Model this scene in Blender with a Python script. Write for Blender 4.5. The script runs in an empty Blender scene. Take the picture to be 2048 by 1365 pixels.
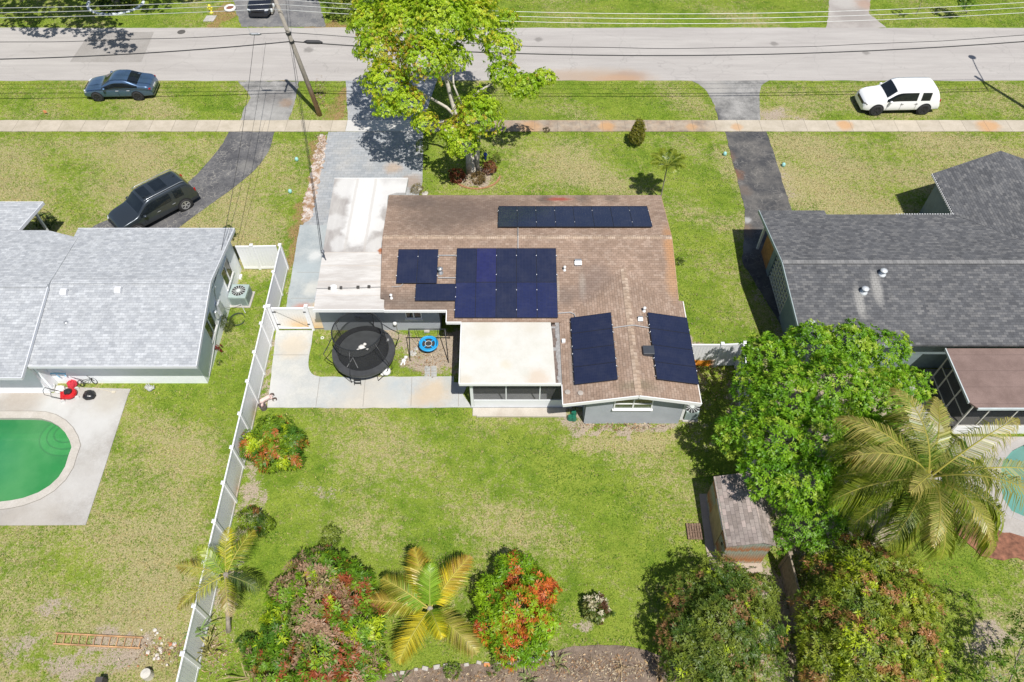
import bpy, math, random
import numpy as np
from mathutils import Vector, Matrix
from mathutils.geometry import tessellate_polygon
random.seed(7); rng = np.random.default_rng(7)
S = bpy.context.scene; COL = S.collection
R = math.radians

# ------------------------------------------------------------ camera, sky, sun
PITCH = 52.7; CAMH = 31.0; FPX = 1500.0
cd = bpy.data.cameras.new('camera'); cam = bpy.data.objects.new('camera', cd); COL.objects.link(cam)
cam.location = (0, 0, CAMH); cam.rotation_euler = (R(90-PITCH), 0, 0)
cd.sensor_width = 36; cd.lens = 36*FPX/2048; cd.clip_end = 2000
S.camera = cam
w = bpy.data.worlds.new('World'); S.world = w; w.use_nodes = True
nt = w.node_tree; bg = nt.nodes['Background']
sky = nt.nodes.new('ShaderNodeTexSky'); sky.sky_type = 'NISHITA'; sky.sun_disc = False
sky.sun_elevation = R(62); sky.sun_rotation = R(154)
nt.links.new(sky.outputs[0], bg.inputs[0]); bg.inputs[1].default_value = 0.072
ld = bpy.data.lights.new('sun', 'SUN'); sun = bpy.data.objects.new('sun', ld); COL.objects.link(sun)
ld.energy = 4.4; ld.angle = R(0.5); ld.color = (1, .965, .91)
sun.rotation_euler = (R(27.6), 0, R(26.1)); sun.location = (20, -20, 60)
S.view_settings.view_transform = 'Standard'; S.view_settings.look = 'None'
S.view_settings.exposure = 0.36; S.view_settings.gamma = 1
S.render.resolution_x = 1024; S.render.resolution_y = 682

# ------------------------------------------------------------ helpers
_c, _s = math.cos(R(PITCH)), math.sin(R(PITCH))
def A(px, py, z=0.0):
    """survey point of the photograph -> ground position at height z"""
    u = (px-1024)/FPX; v = (py-682.5)/FPX
    d = Vector((u, _c - v*_s, -_s - v*_c)); t = (CAMH-z)/-d.z
    return Vector((d.x*t, d.y*t, z))
def AX(px, py, z=0.0):
    p = A(px, py, z); return (p.x, p.y)

class MB:
    def __init__(s): s.v = []; s.f = []; s.m = []; s.cur = 0
    def add(s, vs, fs):
        b = len(s.v); s.v += [tuple(v) for v in vs]
        for f in fs: s.f.append(tuple(b+i for i in f)); s.m.append(s.cur)
        return s
    def quad(s, *p): return s.add(p, [tuple(range(len(p)))])
    def box(s, x0, y0, z0, x1, y1, z1):
        return s.add([(x0,y0,z0),(x1,y0,z0),(x1,y1,z0),(x0,y1,z0),(x0,y0,z1),(x1,y0,z1),(x1,y1,z1),(x0,y1,z1)],
            [(0,3,2,1),(4,5,6,7),(0,1,5,4),(1,2,6,5),(2,3,7,6),(3,0,4,7)])
    def obox(s, c, ax, ay, az):
        c = Vector(c); ax = Vector(ax); ay = Vector(ay); az = Vector(az)
        vs = [c+i*ax+j*ay+k*az for k in (-1,1) for (i,j) in ((-1,-1),(1,-1),(1,1),(-1,1))]
        return s.add(vs, [(0,3,2,1),(4,5,6,7),(0,1,5,4),(1,2,6,5),(2,3,7,6),(3,0,4,7)])
    def bar(s, a, b, w, h, up=(0,0,1)):
        a = Vector(a); b = Vector(b); d = (b-a); L = d.length; d.normalize()
        x = d.cross(Vector(up)); 
        if x.length < 1e-4: x = Vector((1,0,0))
        x.normalize(); y = x.cross(d)
        return s.obox((a+b)/2, d*(L/2), x*(w/2), y*(h/2))
    def prism(s, pts, z0, z1):
        """vertical prism of a simple polygon (counter-clockwise or not)"""
        ar = sum(pts[i][0]*pts[(i+1)%len(pts)][1]-pts[(i+1)%len(pts)][0]*pts[i][1] for i in range(len(pts)))
        if ar < 0: pts = pts[::-1]
        n = len(pts); b = len(s.v)
        s.v += [(p[0],p[1],z0) for p in pts] + [(p[0],p[1],z1) for p in pts]
        for t in tessellate_polygon([[Vector((p[0],p[1],0)) for p in pts]]):
            a_, b_, c_ = t
            cr = (Vector(pts[b_])-Vector(pts[a_])).cross(Vector(pts[c_])-Vector(pts[a_])) if False else \
                 (pts[b_][0]-pts[a_][0])*(pts[c_][1]-pts[a_][1])-(pts[b_][1]-pts[a_][1])*(pts[c_][0]-pts[a_][0])
            if cr < 0: b_, c_ = c_, b_
            s.f.append((b+n+a_, b+n+b_, b+n+c_)); s.m.append(s.cur)
        for i in range(n):
            j = (i+1) % n; s.f.append((b+i, b+j, b+n+j, b+n+i)); s.m.append(s.cur)
        return s
    def tube(s, pts, r, n=8, caps=True):
        pts = [Vector(p) for p in pts]; k = len(pts)
        rs = r if isinstance(r, (list, tuple)) else [r]*k
        b = len(s.v); up = Vector((0,0,1))
        for i, p in enumerate(pts):
            d = (pts[min(i+1,k-1)]-pts[max(i-1,0)]).normalized()
            x = d.cross(up)
            if x.length < .05: x = d.cross(Vector((0,1,0)))
            x.normalize(); y = x.cross(d).normalized()
            for j in range(n):
                a = 2*math.pi*j/n; s.v.append(tuple(p + x*math.cos(a)*rs[i] + y*math.sin(a)*rs[i]))
        for i in range(k-1):
            for j in range(n):
                q = (j+1) % n
                s.f.append((b+i*n+j, b+i*n+q, b+(i+1)*n+q, b+(i+1)*n+j)); s.m.append(s.cur)
        if caps:
            s.f.append(tuple(b+j for j in range(n))[::-1]); s.m.append(s.cur)
            s.f.append(tuple(b+(k-1)*n+j for j in range(n))); s.m.append(s.cur)
        return s
    def lathe(s, c, prof, n=20, axis='z'):
        """prof: list of (radius, height)"""
        c = Vector(c); b = len(s.v)
        for (r, h) in prof:
            for j in range(n):
                a = 2*math.pi*j/n; x, y = r*math.cos(a), r*math.sin(a)
                v = Vector((x,y,h)) if axis == 'z' else (Vector((x,h,y)) if axis == 'y' else Vector((h,x,y)))
                s.v.append(tuple(c+v))
        k = len(prof)
        for i in range(k-1):
            for j in range(n):
                q = (j+1) % n; s.f.append((b+i*n+j, b+i*n+q, b+(i+1)*n+q, b+(i+1)*n+j)); s.m.append(s.cur)
        s.f.append(tuple(b+j for j in range(n))[::-1]); s.m.append(s.cur)
        s.f.append(tuple(b+(k-1)*n+j for j in range(n))); s.m.append(s.cur)
        return s
    def ball(s, c, r, sz=1.0, n=12, rough=0.0):
        c = Vector(c); prof = []
        m = max(5, n//2)
        b = len(s.v)
        for i in range(m+1):
            t = math.pi*i/m
            for j in range(n):
                a = 2*math.pi*j/n; q = 1+random.uniform(-rough, rough)
                s.v.append(tuple(c+Vector((math.sin(t)*math.cos(a)*r*q, math.sin(t)*math.sin(a)*r*q, -math.cos(t)*r*sz*q))))
        for i in range(m):
            for j in range(n):
                q = (j+1) % n; s.f.append((b+i*n+j, b+i*n+q, b+(i+1)*n+q, b+(i+1)*n+j)); s.m.append(s.cur)
        return s
    def build(s, name, mat, parent=None, smooth=False, local=False, bevel=0):
        me = bpy.data.meshes.new(name); o = bpy.data.objects.new(name, me); COL.objects.link(o)
        off = Vector((0,0,0))
        if parent is not None and not local: off = wloc(parent)
        vs = [(v[0]-off.x, v[1]-off.y, v[2]-off.z) for v in s.v]
        me.from_pydata(vs, [], s.f); me.update()
        uvmap(me)
        for p in me.polygons: p.use_smooth = smooth
        me.materials.append(mat)
        if parent is not None: o.parent = parent
        if bevel:
            b = o.modifiers.new('bevel', 'BEVEL'); b.width = bevel; b.segments = 2; b.limit_method = 'ANGLE'
        return o
def wloc(o):
    l = Vector(o.location)
    while o.parent: o = o.parent; l += Vector(o.location)
    return l
def uvmap(me):
    uv = me.uv_layers.new(name='UVMap')
    for p in me.polygons:
        n = p.normal
        if abs(n.z) > .9999 or n.length < .5: u = Vector((1,0,0)); v = Vector((0,1,0))
        else: u = Vector((0,0,1)).cross(n).normalized(); v = n.cross(u)
        for li in p.loop_indices:
            c = me.vertices[me.loops[li].vertex_index].co; uv.data[li].uv = (c.dot(u), c.dot(v))
def tag(o, label=None, cat=None, group=None, kind=None):
    if label: o['label'] = label
    if cat: o['category'] = cat
    if group: o['group'] = group
    if kind: o['kind'] = kind
    return o
def thing(name, label, cat, loc=(0,0,0), rz=0, group=None):
    o = bpy.data.objects.new(name, None); COL.objects.link(o); o.location = loc; o.rotation_euler = (0,0,rz)
    o.empty_display_size = .3
    return tag(o, label, cat, group)
def copy_tree(o, parent=None):
    c = o.copy(); COL.objects.link(c); c.parent = parent
    for ch in o.children: copy_tree(ch, c)
    return c
def one(mb, name, mat, label, cat, group=None, smooth=False, base=None, bevel=0):
    """a thing that is one mesh; origin at base"""
    me_o = mb.build(name, mat, None, smooth, bevel=bevel)
    if base is not None:
        base = Vector(base)
        me_o.data.transform(Matrix.Translation(-base)); me_o.location = base
    return tag(me_o, label, cat, group)

# ------------------------------------------------------------ materials
class NG:
    def __init__(s, name):
        s.m = bpy.data.materials.new(name); s.m.use_nodes = True; s.t = s.m.node_tree; s.b = s.t.nodes['Principled BSDF']
        s.out = s.t.nodes['Material Output']
    def n(s, typ, **kw):
        q = s.t.nodes.new(typ)
        for k, v in kw.items():
            if k.startswith('i_'):
                k = k[2:]; q.inputs[int(k) if k.isdigit() else k.replace('_', ' ')].default_value = v
            else: setattr(q, k, v)
        return q
    def l(s, a, b): s.t.links.new(a, b)
    def co(s, kind='Object'): 
        return s.n('ShaderNodeTexCoord').outputs[kind]
    def pos(s): return s.n('ShaderNodeNewGeometry').outputs['Position']
    def noise(s, vec, scale, detail=4, rough=.6, scl=None):
        if scl: 
            mp = s.n('ShaderNodeMapping'); mp.inputs['Scale'].default_value = scl; s.l(vec, mp.inputs[0]); vec = mp.outputs[0]
        q = s.n('ShaderNodeTexNoise'); q.inputs['Scale'].default_value = scale; q.inputs['Detail'].default_value = detail
        q.inputs['Roughness'].default_value = rough; s.l(vec, q.inputs['Vector']); return q.outputs['Fac']
    def ramp(s, fac, stops):
        q = s.n('ShaderNodeValToRGB'); e = q.color_ramp.elements
        e[0].position = stops[0][0]; e[0].color = (*stops[0][1], 1) if not isinstance(stops[0][1], float) else (stops[0][1],)*3+(1,)
        e[1].position = stops[-1][0]; e[1].color = (*stops[-1][1], 1) if not isinstance(stops[-1][1], float) else (stops[-1][1],)*3+(1,)
        for p, c in stops[1:-1]:
            k = e.new(p); k.color = (*c, 1) if not isinstance(c, float) else (c,)*3+(1,)
        s.l(fac, q.inputs[0]); return q.outputs[0]
    def mix(s, fac, a, b, mode='MIX'):
        q = s.n('ShaderNodeMix', data_type='RGBA', blend_type=mode)
        for inp, v in ((0, fac), (6, a), (7, b)):
            if isinstance(v, (int, float)): q.inputs[inp].default_value = v
            elif isinstance(v, tuple): q.inputs[inp].default_value = (*v, 1)
            else: s.l(v, q.inputs[inp])
        return q.outputs[2]
    def math(s, op, a, b=0.0, clamp=False):
        q = s.n('ShaderNodeMath', operation=op, use_clamp=clamp)
        for i, v in enumerate((a, b)):
            if isinstance(v, (int, float)): q.inputs[i].default_value = v
            else: s.l(v, q.inputs[i])
        return q.outputs[0]
    def bump(s, h, strength=.5, dist=.02):
        q = s.n('ShaderNodeBump'); q.inputs['Strength'].default_value = strength; q.inputs['Distance'].default_value = dist
        s.l(h, q.inputs['Height']); s.l(q.outputs[0], s.b.inputs['Normal'])
    def base(s, c):
        if isinstance(c, tuple): s.b.inputs['Base Color'].default_value = (*c, 1)
        else: s.l(c, s.b.inputs['Base Color'])
    def rough(s, r):
        if isinstance(r, (int, float)): s.b.inputs['Roughness'].default_value = r
        else: s.l(r, s.b.inputs['Roughness'])
MC = {}
def plain(name, col, rough=.5, metal=0, var=.12, scale=3, coat=0, spec=.5):
    if name in MC: return MC[name]
    g = NG(name); v = g.noise(g.co(), scale, 5, .65)
    g.base(g.mix(1.0, col, g.ramp(v, [(.3, 1-var), (.7, 1+var*.6)]), 'MULTIPLY'))
    g.rough(rough); g.b.inputs['Metallic'].default_value = metal
    g.b.inputs['Coat Weight'].default_value = coat; g.b.inputs['Specular IOR Level'].default_value = spec
    MC[name] = g.m; return g.m
def shingle(name, cols, mortar, streak=.25, bw=.24, rh=.13, patch=None):
    g = NG(name); uv = g.co('UV')
    br = g.n('ShaderNodeTexBrick', offset=.5, squash=1.0); g.l(uv, br.inputs['Vector'])
    br.inputs['Color1'].default_value = (0,0,0,1); br.inputs['Color2'].default_value = (1,1,1,1); br.inputs['Mortar'].default_value = (.5,.5,.5,1)
    br.inputs['Scale'].default_value = 1; br.inputs['Brick Width'].default_value = bw; br.inputs['Row Height'].default_value = rh
    br.inputs['Mortar Size'].default_value = .006; br.inputs['Mortar Smooth'].default_value = .3; br.inputs['Bias'].default_value = 0
    k = len(cols); c = g.ramp(br.outputs['Color'], [(i/(k-1), cc) for i, cc in enumerate(cols)])
    big = g.noise(g.pos(), .55, 5, .6, (1,1,1)); c = g.mix(1.0, c, g.ramp(big, [(.32, 1-streak), (.66, 1+streak*.5)]), 'MULTIPLY')
    med = g.noise(g.pos(), 3.5, 4, .7); c = g.mix(.8, c, g.ramp(med, [(.3, .78), (.7, 1.15)]), 'MULTIPLY')
    fine = g.noise(g.pos(), 45, 3, .8); c = g.mix(.8, c, g.ramp(fine, [(.25, .66), (.75, 1.3)]), 'MULTIPLY')
    if patch:
        c = patch(g, c)
    c = g.mix(g.math('MULTIPLY', br.outputs['Fac'], .8), c, mortar)
    # lower edge of every course is a step
    sep = g.n('ShaderNodeSeparateXYZ'); g.l(uv, sep.inputs[0])
    fr = g.math('FRACT', g.math('DIVIDE', sep.outputs[1], rh))
    g.base(c); g.rough(.93); g.b.inputs['Specular IOR Level'].default_value = .25
    hh = g.math('ADD', g.math('MULTIPLY', g.math('SUBTRACT', 1.0, fr), .8), g.math('MULTIPLY', br.outputs['Fac'], -.6))
    g.bump(hh, .55, .03); return g.m
def sstep(g, v, a, b):
    q = g.n('ShaderNodeMapRange', interpolation_type='SMOOTHSTEP'); q.inputs[1].default_value = a; q.inputs[2].default_value = b
    g.l(v, q.inputs[0]); return q.outputs[0]
def blob(g, x, y, r, soft=.5, wob=.5, sx=1.0, sy=1.0):
    """irregular stain at a place on the ground (a mark of the surface itself)"""
    mp = g.n('ShaderNodeMapping', vector_type='POINT'); mp.inputs['Location'].default_value = (-x*sx, -y*sy, 0); mp.inputs['Scale'].default_value = (sx, sy, 0)
    g.l(g.pos(), mp.inputs[0])
    ln = g.n('ShaderNodeVectorMath', operation='LENGTH'); g.l(mp.outputs[0], ln.inputs[0])
    nz = g.noise(g.pos(), 1.6/r**.5, 5, .7)
    d = g.math('ADD', g.math('DIVIDE', ln.outputs['Value'], r), g.math('MULTIPLY', g.math('SUBTRACT', nz, .5), wob*2.6))
    q = g.n('ShaderNodeMapRange', interpolation_type='SMOOTHSTEP'); q.inputs[1].default_value = 1+soft; q.inputs[2].default_value = 1-soft
    g.l(d, q.inputs[0]); return q.outputs[0]
def concrete(name, c0, c1, stains=(), scale=.7, joints=None, rough=.85, grain=.12):
    g = NG(name); p = g.pos()
    c = g.mix(g.ramp(g.noise(p, scale, 6, .68), [(.35, 0.0), (.65, 1.0)]), c0, c1)
    c = g.mix(1.0, c, g.ramp(g.noise(p, 14, 4, .75), [(.3, 1-grain), (.7, 1+grain*.6)]), 'MULTIPLY')
    c = g.mix(1.0, c, g.ramp(g.noise(p, 60, 2, .8), [(.3, 1-grain), (.7, 1+grain*.6)]), 'MULTIPLY')
    for (x, y, r, col, amt) in stains:
        c = g.mix(g.math('MULTIPLY', blob(g, x, y, r, .6, .55), amt), c, col)
    g.base(c); g.rough(rough); g.bump(g.noise(p, 30, 4, .7), .15, .01); return g.m
def asphalt(name, c0, c1, crack=(.2,.19,.18), crackamt=.7, stains=(), crscale=1.4):
    g = NG(name); p = g.pos()
    c = g.mix(g.ramp(g.noise(p, .8, 6, .7), [(.38, 0.0), (.62, 1.0)]), c0, c1)
    c = g.mix(1.0, c, g.ramp(g.noise(p, 35, 3, .8), [(.25, .6), (.75, 1.45)]), 'MULTIPLY')
    wv = g.n('ShaderNodeVectorMath', operation='ADD'); nn = g.n('ShaderNodeTexNoise'); nn.inputs['Scale'].default_value = 2.2; nn.inputs['Detail'].default_value = 4
    g.l(p, nn.inputs['Vector']); sc = g.n('ShaderNodeVectorMath', operation='SCALE'); sc.inputs['Scale'].default_value = .7; g.l(nn.outputs['Color'], sc.inputs[0])
    g.l(p, wv.inputs[0]); g.l(sc.outputs[0], wv.inputs[1])
    vo = g.n('ShaderNodeTexVoronoi', feature='DISTANCE_TO_EDGE'); vo.inputs['Scale'].default_value = crscale; g.l(wv.outputs[0], vo.inputs['Vector'])
    ck = g.math('MULTIPLY', g.ramp(vo.outputs['Distance'], [(.0, 1.0), (.05, 0.0)]), crackamt)
    ck = g.math('MULTIPLY', ck, g.ramp(g.noise(p, 1.1, 4, .6), [(.4, 0.0), (.6, 1.0)]))
    c = g.mix(ck, c, crack)
    for (x, y, r, col, amt) in stains:
        c = g.mix(g.math('MULTIPLY', blob(g, x, y, r, .6, .7), amt), c, col)
    g.base(c); g.rough(.9); g.bump(g.noise(p, 50, 3, .8), .3, .01); return g.m
def foliage(name, rough=.45, trans=.35, spec=.4):
    g = NG(name); at = g.n('ShaderNodeAttribute', attribute_name='leafcol')
    g.l(at.outputs['Color'], g.b.inputs['Base Color']); g.rough(rough); g.b.inputs['Specular IOR Level'].default_value = spec
    tr = g.n('ShaderNodeBsdfTranslucent'); g.l(g.mix(1.0, at.outputs['Color'], (1.3,1.35,.5), 'MULTIPLY'), tr.inputs['Color'])
    ms = g.n('ShaderNodeMixShader'); ms.inputs[0].default_value = trans
    g.l(g.b.outputs[0], ms.inputs[1]); g.l(tr.outputs[0], ms.inputs[2]); g.l(ms.outputs[0], g.out.inputs['Surface']); return g.m
LEAF = foliage('leaf'); PALMLEAF = foliage('palm_leaf', .38, .3, .5)
BARK = plain('bark', (.30,.26,.21), .9, var=.45, scale=9)
BARKW = plain('pale_bark', (.50,.46,.40), .9, var=.35, scale=6)
WHITE = plain('white_paint', (.78,.78,.77), .5, var=.05)
VINYL = plain('white_vinyl', (.80,.80,.81), .35, var=.03)
BLACK = plain('black_metal', (.025,.026,.028), .4, var=.2)
RUBBER = plain('rubber', (.03,.03,.032), .85, var=.2)
STEEL = plain('galvanised', (.45,.46,.47), .4, .6, var=.15)

# ------------------------------------------------------------ ground sheet
POOLW = [AX(*p, -.1) for p in ((-60,838),(0,839),(60,839),(86,840),(104,845),(121,855),(134,868),(143,884),(147,898),(141,914),(134,937),(121,958),(103,975),(80,989),(50,1000),(25,1005),(0,1008),(-60,1009))]
POOL2 = [AX(*p, -.1) for p in ((2120,882),(2050,890),(2022,904),(2003,926),(1996,960),(2003,1000),(2020,1025),(2050,1038),(2120,1045))]
def inside(poly, X, Y):
    r = np.zeros(X.shape, bool); n = len(poly)
    for i in range(n):
        x0, y0 = poly[i]; x1, y1 = poly[(i+1)%n]
        if y0 == y1: continue
        r ^= ((y0 > Y) != (y1 > Y)) & (X < (x1-x0)*(Y-y0)/(y1-y0)+x0)
    return r
def offset(poly, d):
    cx = sum(p[0] for p in poly)/len(poly); cy = sum(p[1] for p in poly)/len(poly); out = []
    n = len(poly)
    ar = sum(poly[i][0]*poly[(i+1)%n][1]-poly[(i+1)%n][0]*poly[i][1] for i in range(n))
    sg = 1 if ar > 0 else -1
    for i in range(n):
        a = Vector(poly[i-1]); b = Vector(poly[i]); c = Vector(poly[(i+1)%n])
        e1 = (b-a).normalized(); e2 = (c-b).normalized()
        n1 = Vector((e1.y,-e1.x)); n2 = Vector((e2.y,-e2.x)); m = (n1+n2)
        m = m/ max(m.dot(n1), .35)
        out.append((b.x+m.x*d*sg, b.y+m.y*d*sg))
    return out
def gnoise(P, s, seed=0):
    r_ = np.random.default_rng(seed); o = np.zeros(len(P))
    for k in range(7):
        d = r_.normal(size=3); d[2] = 0; d /= np.linalg.norm(d); o += np.sin(P@d*s*(1+.45*k)+r_.uniform(0,6.28))/(1+.3*k)
    return o/2.2
def make_ground():
    ax = np.concatenate([[-600,-200,-80], np.arange(-46, 46.01, .25), [80,200,600]])
    ay = np.concatenate([[-300,-100,-20], np.arange(2, 64.01, .25), [80,160,400,1200]])
    X, Y = np.meshgrid(ax, ay); nx, ny = len(ax), len(ay)
    dry = np.full(X.shape, .30); soil = np.zeros(X.shape); lit = np.zeros(X.shape)
    P3 = np.stack([X.ravel(), Y.ravel(), X.ravel()*0], 1)
    nz = lambda s_, k_: gnoise(P3, s_, k_).reshape(X.shape)
    X0, Y0 = X, Y; X = X0+.30*nz(1.3,1)+.22*nz(3.1,2)+.15*nz(6.5,5); Y = Y0+.30*nz(1.3,3)+.22*nz(3.1,4)+.15*nz(6.5,6)
    def bl(arr, x, y, rx, ry, v, soft=.5):
        d = np.sqrt(((X-x)/rx)**2+((Y-y)/ry)**2); k = np.clip((1+soft-d)/(2*soft), 0, 1); k = k*k*(3-2*k)
        np.copyto(arr, np.maximum(arr, v*k) if v >= 0 else arr*(1+v*k))
    def rect(arr, x0, y0, x1, y1, v, soft=.4):
        d = np.maximum(np.maximum(x0-X, X-x1), np.maximum(y0-Y, Y-y1)); k = np.clip(.5-d/soft, 0, 1)
        np.copyto(arr, np.maximum(arr, v*k))
    rect(dry, -46, 0, -12.5, 20, .58, 3); rect(dry, -46, 0, -12.5, 12.5, .74, 4); rect(dry, -46, 0, -14, 8.6, .92, 3)
    rect(dry, -46, 28, -12.3, 41, .66, 2); rect(dry, -46, 42, -15, 46.8, .46, 1)
    rect(dry, 13, 29, 46, 41, .70, 2); rect(dry, 14.4, 42, 46, 46.8, .58, 2)
    rect(dry, -5.5, 32, 12.3, 41, .42, 2); rect(dry, 18, 0, 46, 11, .78, 3)
    bl(dry, 2, 37, 4, 2.5, .72); bl(dry, -6, 15.5, 3, 5, .46, .8); bl(dry, 1, 13, 4.5, 4, .5, .9); bl(dry, 5.2, 17.6, 3.6, .6, .7)
    bl(dry, -2, 18.6, 5, .8, .62, .8); bl(dry, 18, 42.8, 3, 1, .95); bl(dry, 16.5, 36, 2.6, 3.4, .9); bl(dry, 23, 34, 3, 2, .78)
    rect(dry, 8.6, 19, 12.8, 34, .26, 1); rect(dry, -15.1, 19, -12.7, 28.6, .2, .6)
    # bare soil
    bl(soil, 5.6, 18.35, 2.9, .34, 1.0, .4); bl(soil, 2.8, 18.9, .9, .8, .9, .35)
    bl(soil, 8.9, 19.6, .7, 3.0, .7, .4); bl(soil, 9.3, 23.2, 1.8, .6, .9)
    bl(soil, -4.3, 22.9, 1.9, 1.5, .95, .4); rect(soil, -3.6, 21.2, -2.3, 24.6, .85, .8); bl(soil, -6.6, 23.9, 2.2, .5, .7); bl(soil, -6.9, 21.2, 1.8, .6, .7)
    rect(soil, -12.75, 19.0, -12.0, 24.2, .75, .5); rect(soil, -12.4, 24.4, -12.1, 29, .8, .4); rect(soil, -12.5, 7, -11.4, 18, .65, .8)
    bl(soil, -8.8, 15.1, 1.4, .5, .5); bl(soil, -11.6, 14.6, .7, 1.8, .7)
    bl(soil, -20, 8.2, 2.4, 1.0, .55, .7); bl(soil, -15.4, 8.4, 1.4, 1.0, .85, .6); bl(soil, -18.5, 9.9, 1.6, .6, .55); bl(soil, -17, 7.6, 2, .6, .7)
    bl(soil, 16.4, 36.2, 1.4, 2.6, .6, .6); bl(soil, 17.8, 42.7, 2, .7, .75, .5); bl(soil, 15.5, 45.3, 1.2, .5, .6)
    bl(soil, -2.2, 36.6, 1.2, .95, .9, .25); bl(soil, -3.8, 39.6, 2.2, 1.2, .4, .6)
    bl(soil, 20.5, 8.2, 3.5, 1.3, .55, .7); bl(soil, 19, 8.6, 1.4, .7, .7, .3); bl(soil, 14.8, 19.5, 4.5, 3.0, .95, .3); bl(soil, 14, 15, 3.5, 3.5, .9, .4)
    bl(soil, 10.6, 9.4, .8, 3.0, .8); bl(soil, 12, 8.3, 3, 2, .8, .4); bl(soil, 2.95, 9.35, .55, .35, .9, .3)
    rect(soil, 13.2, 21.5, 14.4, 29.5, .6, .6); bl(soil, 8.75, 27.6, .35, .8, .8)
    rect(soil, -6.2, 31.9, -4.2, 33.6, .8, .6); bl(soil, -11.8, 34.5, .35, 3.5, .6)
    bl(soil, -6.2, 35.5, .5, 2.0, .7)
    # leaf litter
    rect(lit, -12.9, 28.8, -11.8, 40.6, .75, .8); bl(lit, -12.2, 43.2, .6, 2.6, .55, .8); bl(lit, -15.9, 45.2, .6, 1.8, .7); bl(lit, -11.5, 44.2, .35, 2.5, .9)
    bl(lit, -22.6, 55.5, .9, 2, .8); bl(lit, -14, 53.8, 2.5, .5, .9); bl(lit, -30, 46.2, 14, .3, .35); bl(lit, -6, 33.5, .8, .8, .6)
    bl(lit, -4.2, 22.2, 1.0, .9, .7); bl(lit, 15.5, 11.5, 3, 3, .4)
    X, Y = X0, Y0; dry = dry*.82+.20*nz(.6,8)*(dry > .2); soil = soil*(.85+.25*nz(2.2,9))
    global ZG; ZG = (ax, ay, dry, soil, lit)
    hole = inside(offset(POOLW, .18), X, Y) | inside(offset(POOL2, .18), X, Y)
    idx = np.arange(nx*ny).reshape(ny, nx)
    q = np.stack([idx[:-1,:-1], idx[:-1,1:], idx[1:,1:], idx[1:,:-1]], -1).reshape(-1, 4)
    hc = (hole[:-1,:-1]|hole[:-1,1:]|hole[1:,1:]|hole[1:,:-1]).reshape(-1); q = q[~hc]
    Z = np.zeros(X.shape)
    me = bpy.data.meshes.new('ground'); me.from_pydata(np.stack([X,Y,Z],-1).reshape(-1,3).tolist(), [], q.tolist()); me.update()
    ca = me.color_attributes.new('zone', 'FLOAT_COLOR', 'POINT')
    ca.data.foreach_set('color', np.stack([dry, soil, lit, np.ones(X.shape)], -1).reshape(-1).astype(np.float32))
    o = bpy.data.objects.new('ground', me); COL.objects.link(o); tag(o, kind='structure')
    g = NG('lawn'); p = g.pos(); at = g.n('ShaderNodeAttribute', attribute_name='zone'); sp = g.n('ShaderNodeSeparateColor'); g.l(at.outputs['Color'], sp.inputs[0])
    n_b = g.noise(p, .35, 4, .6); n_m = g.noise(p, 1.3, 5, .62); n_p = g.noise(p, 4.0, 4, .66); n_f = g.noise(p, 13, 4, .75); n_x = g.noise(p, 42, 3, .85)
    green = g.mix(g.ramp(n_m, [(.35, 0.0), (.65, 1.0)]), (.105,.18,.014), (.215,.285,.036))
    green = g.mix(g.ramp(n_b, [(.4, 0.0), (.62, .6)]), green, (.27,.31,.05))
    deep = g.math('MULTIPLY', g.ramp(n_p, [(.52, 0.0), (.66, 1.0)]), .55); green = g.mix(deep, green, (.05,.13,.006))
    tan = g.mix(g.ramp(n_f, [(.35, 0.0), (.65, 1.0)]), (.33,.27,.135), (.43,.36,.21))
    # dry grass shows in clumps, more where the lawn is thin
    th = g.math('ADD', g.math('MULTIPLY', n_p, .55), g.math('ADD', g.math('MULTIPLY', n_m, .25), g.math('MULTIPLY', n_f, .28)))
    v = g.math('SUBTRACT', g.math('ADD', th, g.math('MULTIPLY', sp.outputs[0], .42)), .66)
    c = g.mix(g.math('MULTIPLY', g.math('MULTIPLY', v, 7.0, True), .8, True), green, tan)
    vl = g.math('SUBTRACT', g.math('ADD', g.math('MULTIPLY', n_f, .6), g.math('MULTIPLY', sp.outputs[2], .75)), .62)
    c = g.mix(g.math('MULTIPLY', g.math('MULTIPLY', vl, 8.0, True), .85), c, g.mix(g.ramp(n_x, [(.35, 0.0), (.65, 1.0)]), (.23,.135,.06), (.36,.24,.125)))
    vs = g.math('SUBTRACT', g.math('ADD', g.math('MULTIPLY', g.math('ADD', n_p, n_f), .5), g.math('MULTIPLY', sp.outputs[1], .55)), .74)
    soilc = g.mix(g.ramp(n_x, [(.35, 0.0), (.65, 1.0)]), (.26,.20,.14), (.46,.39,.31))
    c = g.mix(g.math('MULTIPLY', vs, 9.0, True), c, soilc)
    c = g.mix(1.0, c, g.ramp(n_f, [(.3, .70), (.7, 1.28)]), 'MULTIPLY')
    c = g.mix(1.0, c, g.ramp(n_x, [(.28, .50), (.72, 1.55)]), 'MULTIPLY')
    g.base(c); g.rough(.95); g.b.inputs['Specular IOR Level'].default_value = .15
    g.bump(g.math('ADD', n_x, g.math('MULTIPLY', n_f, 1.2)), .7, .05)
    me.materials.append(g.m)
    return o
make_ground()

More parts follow.
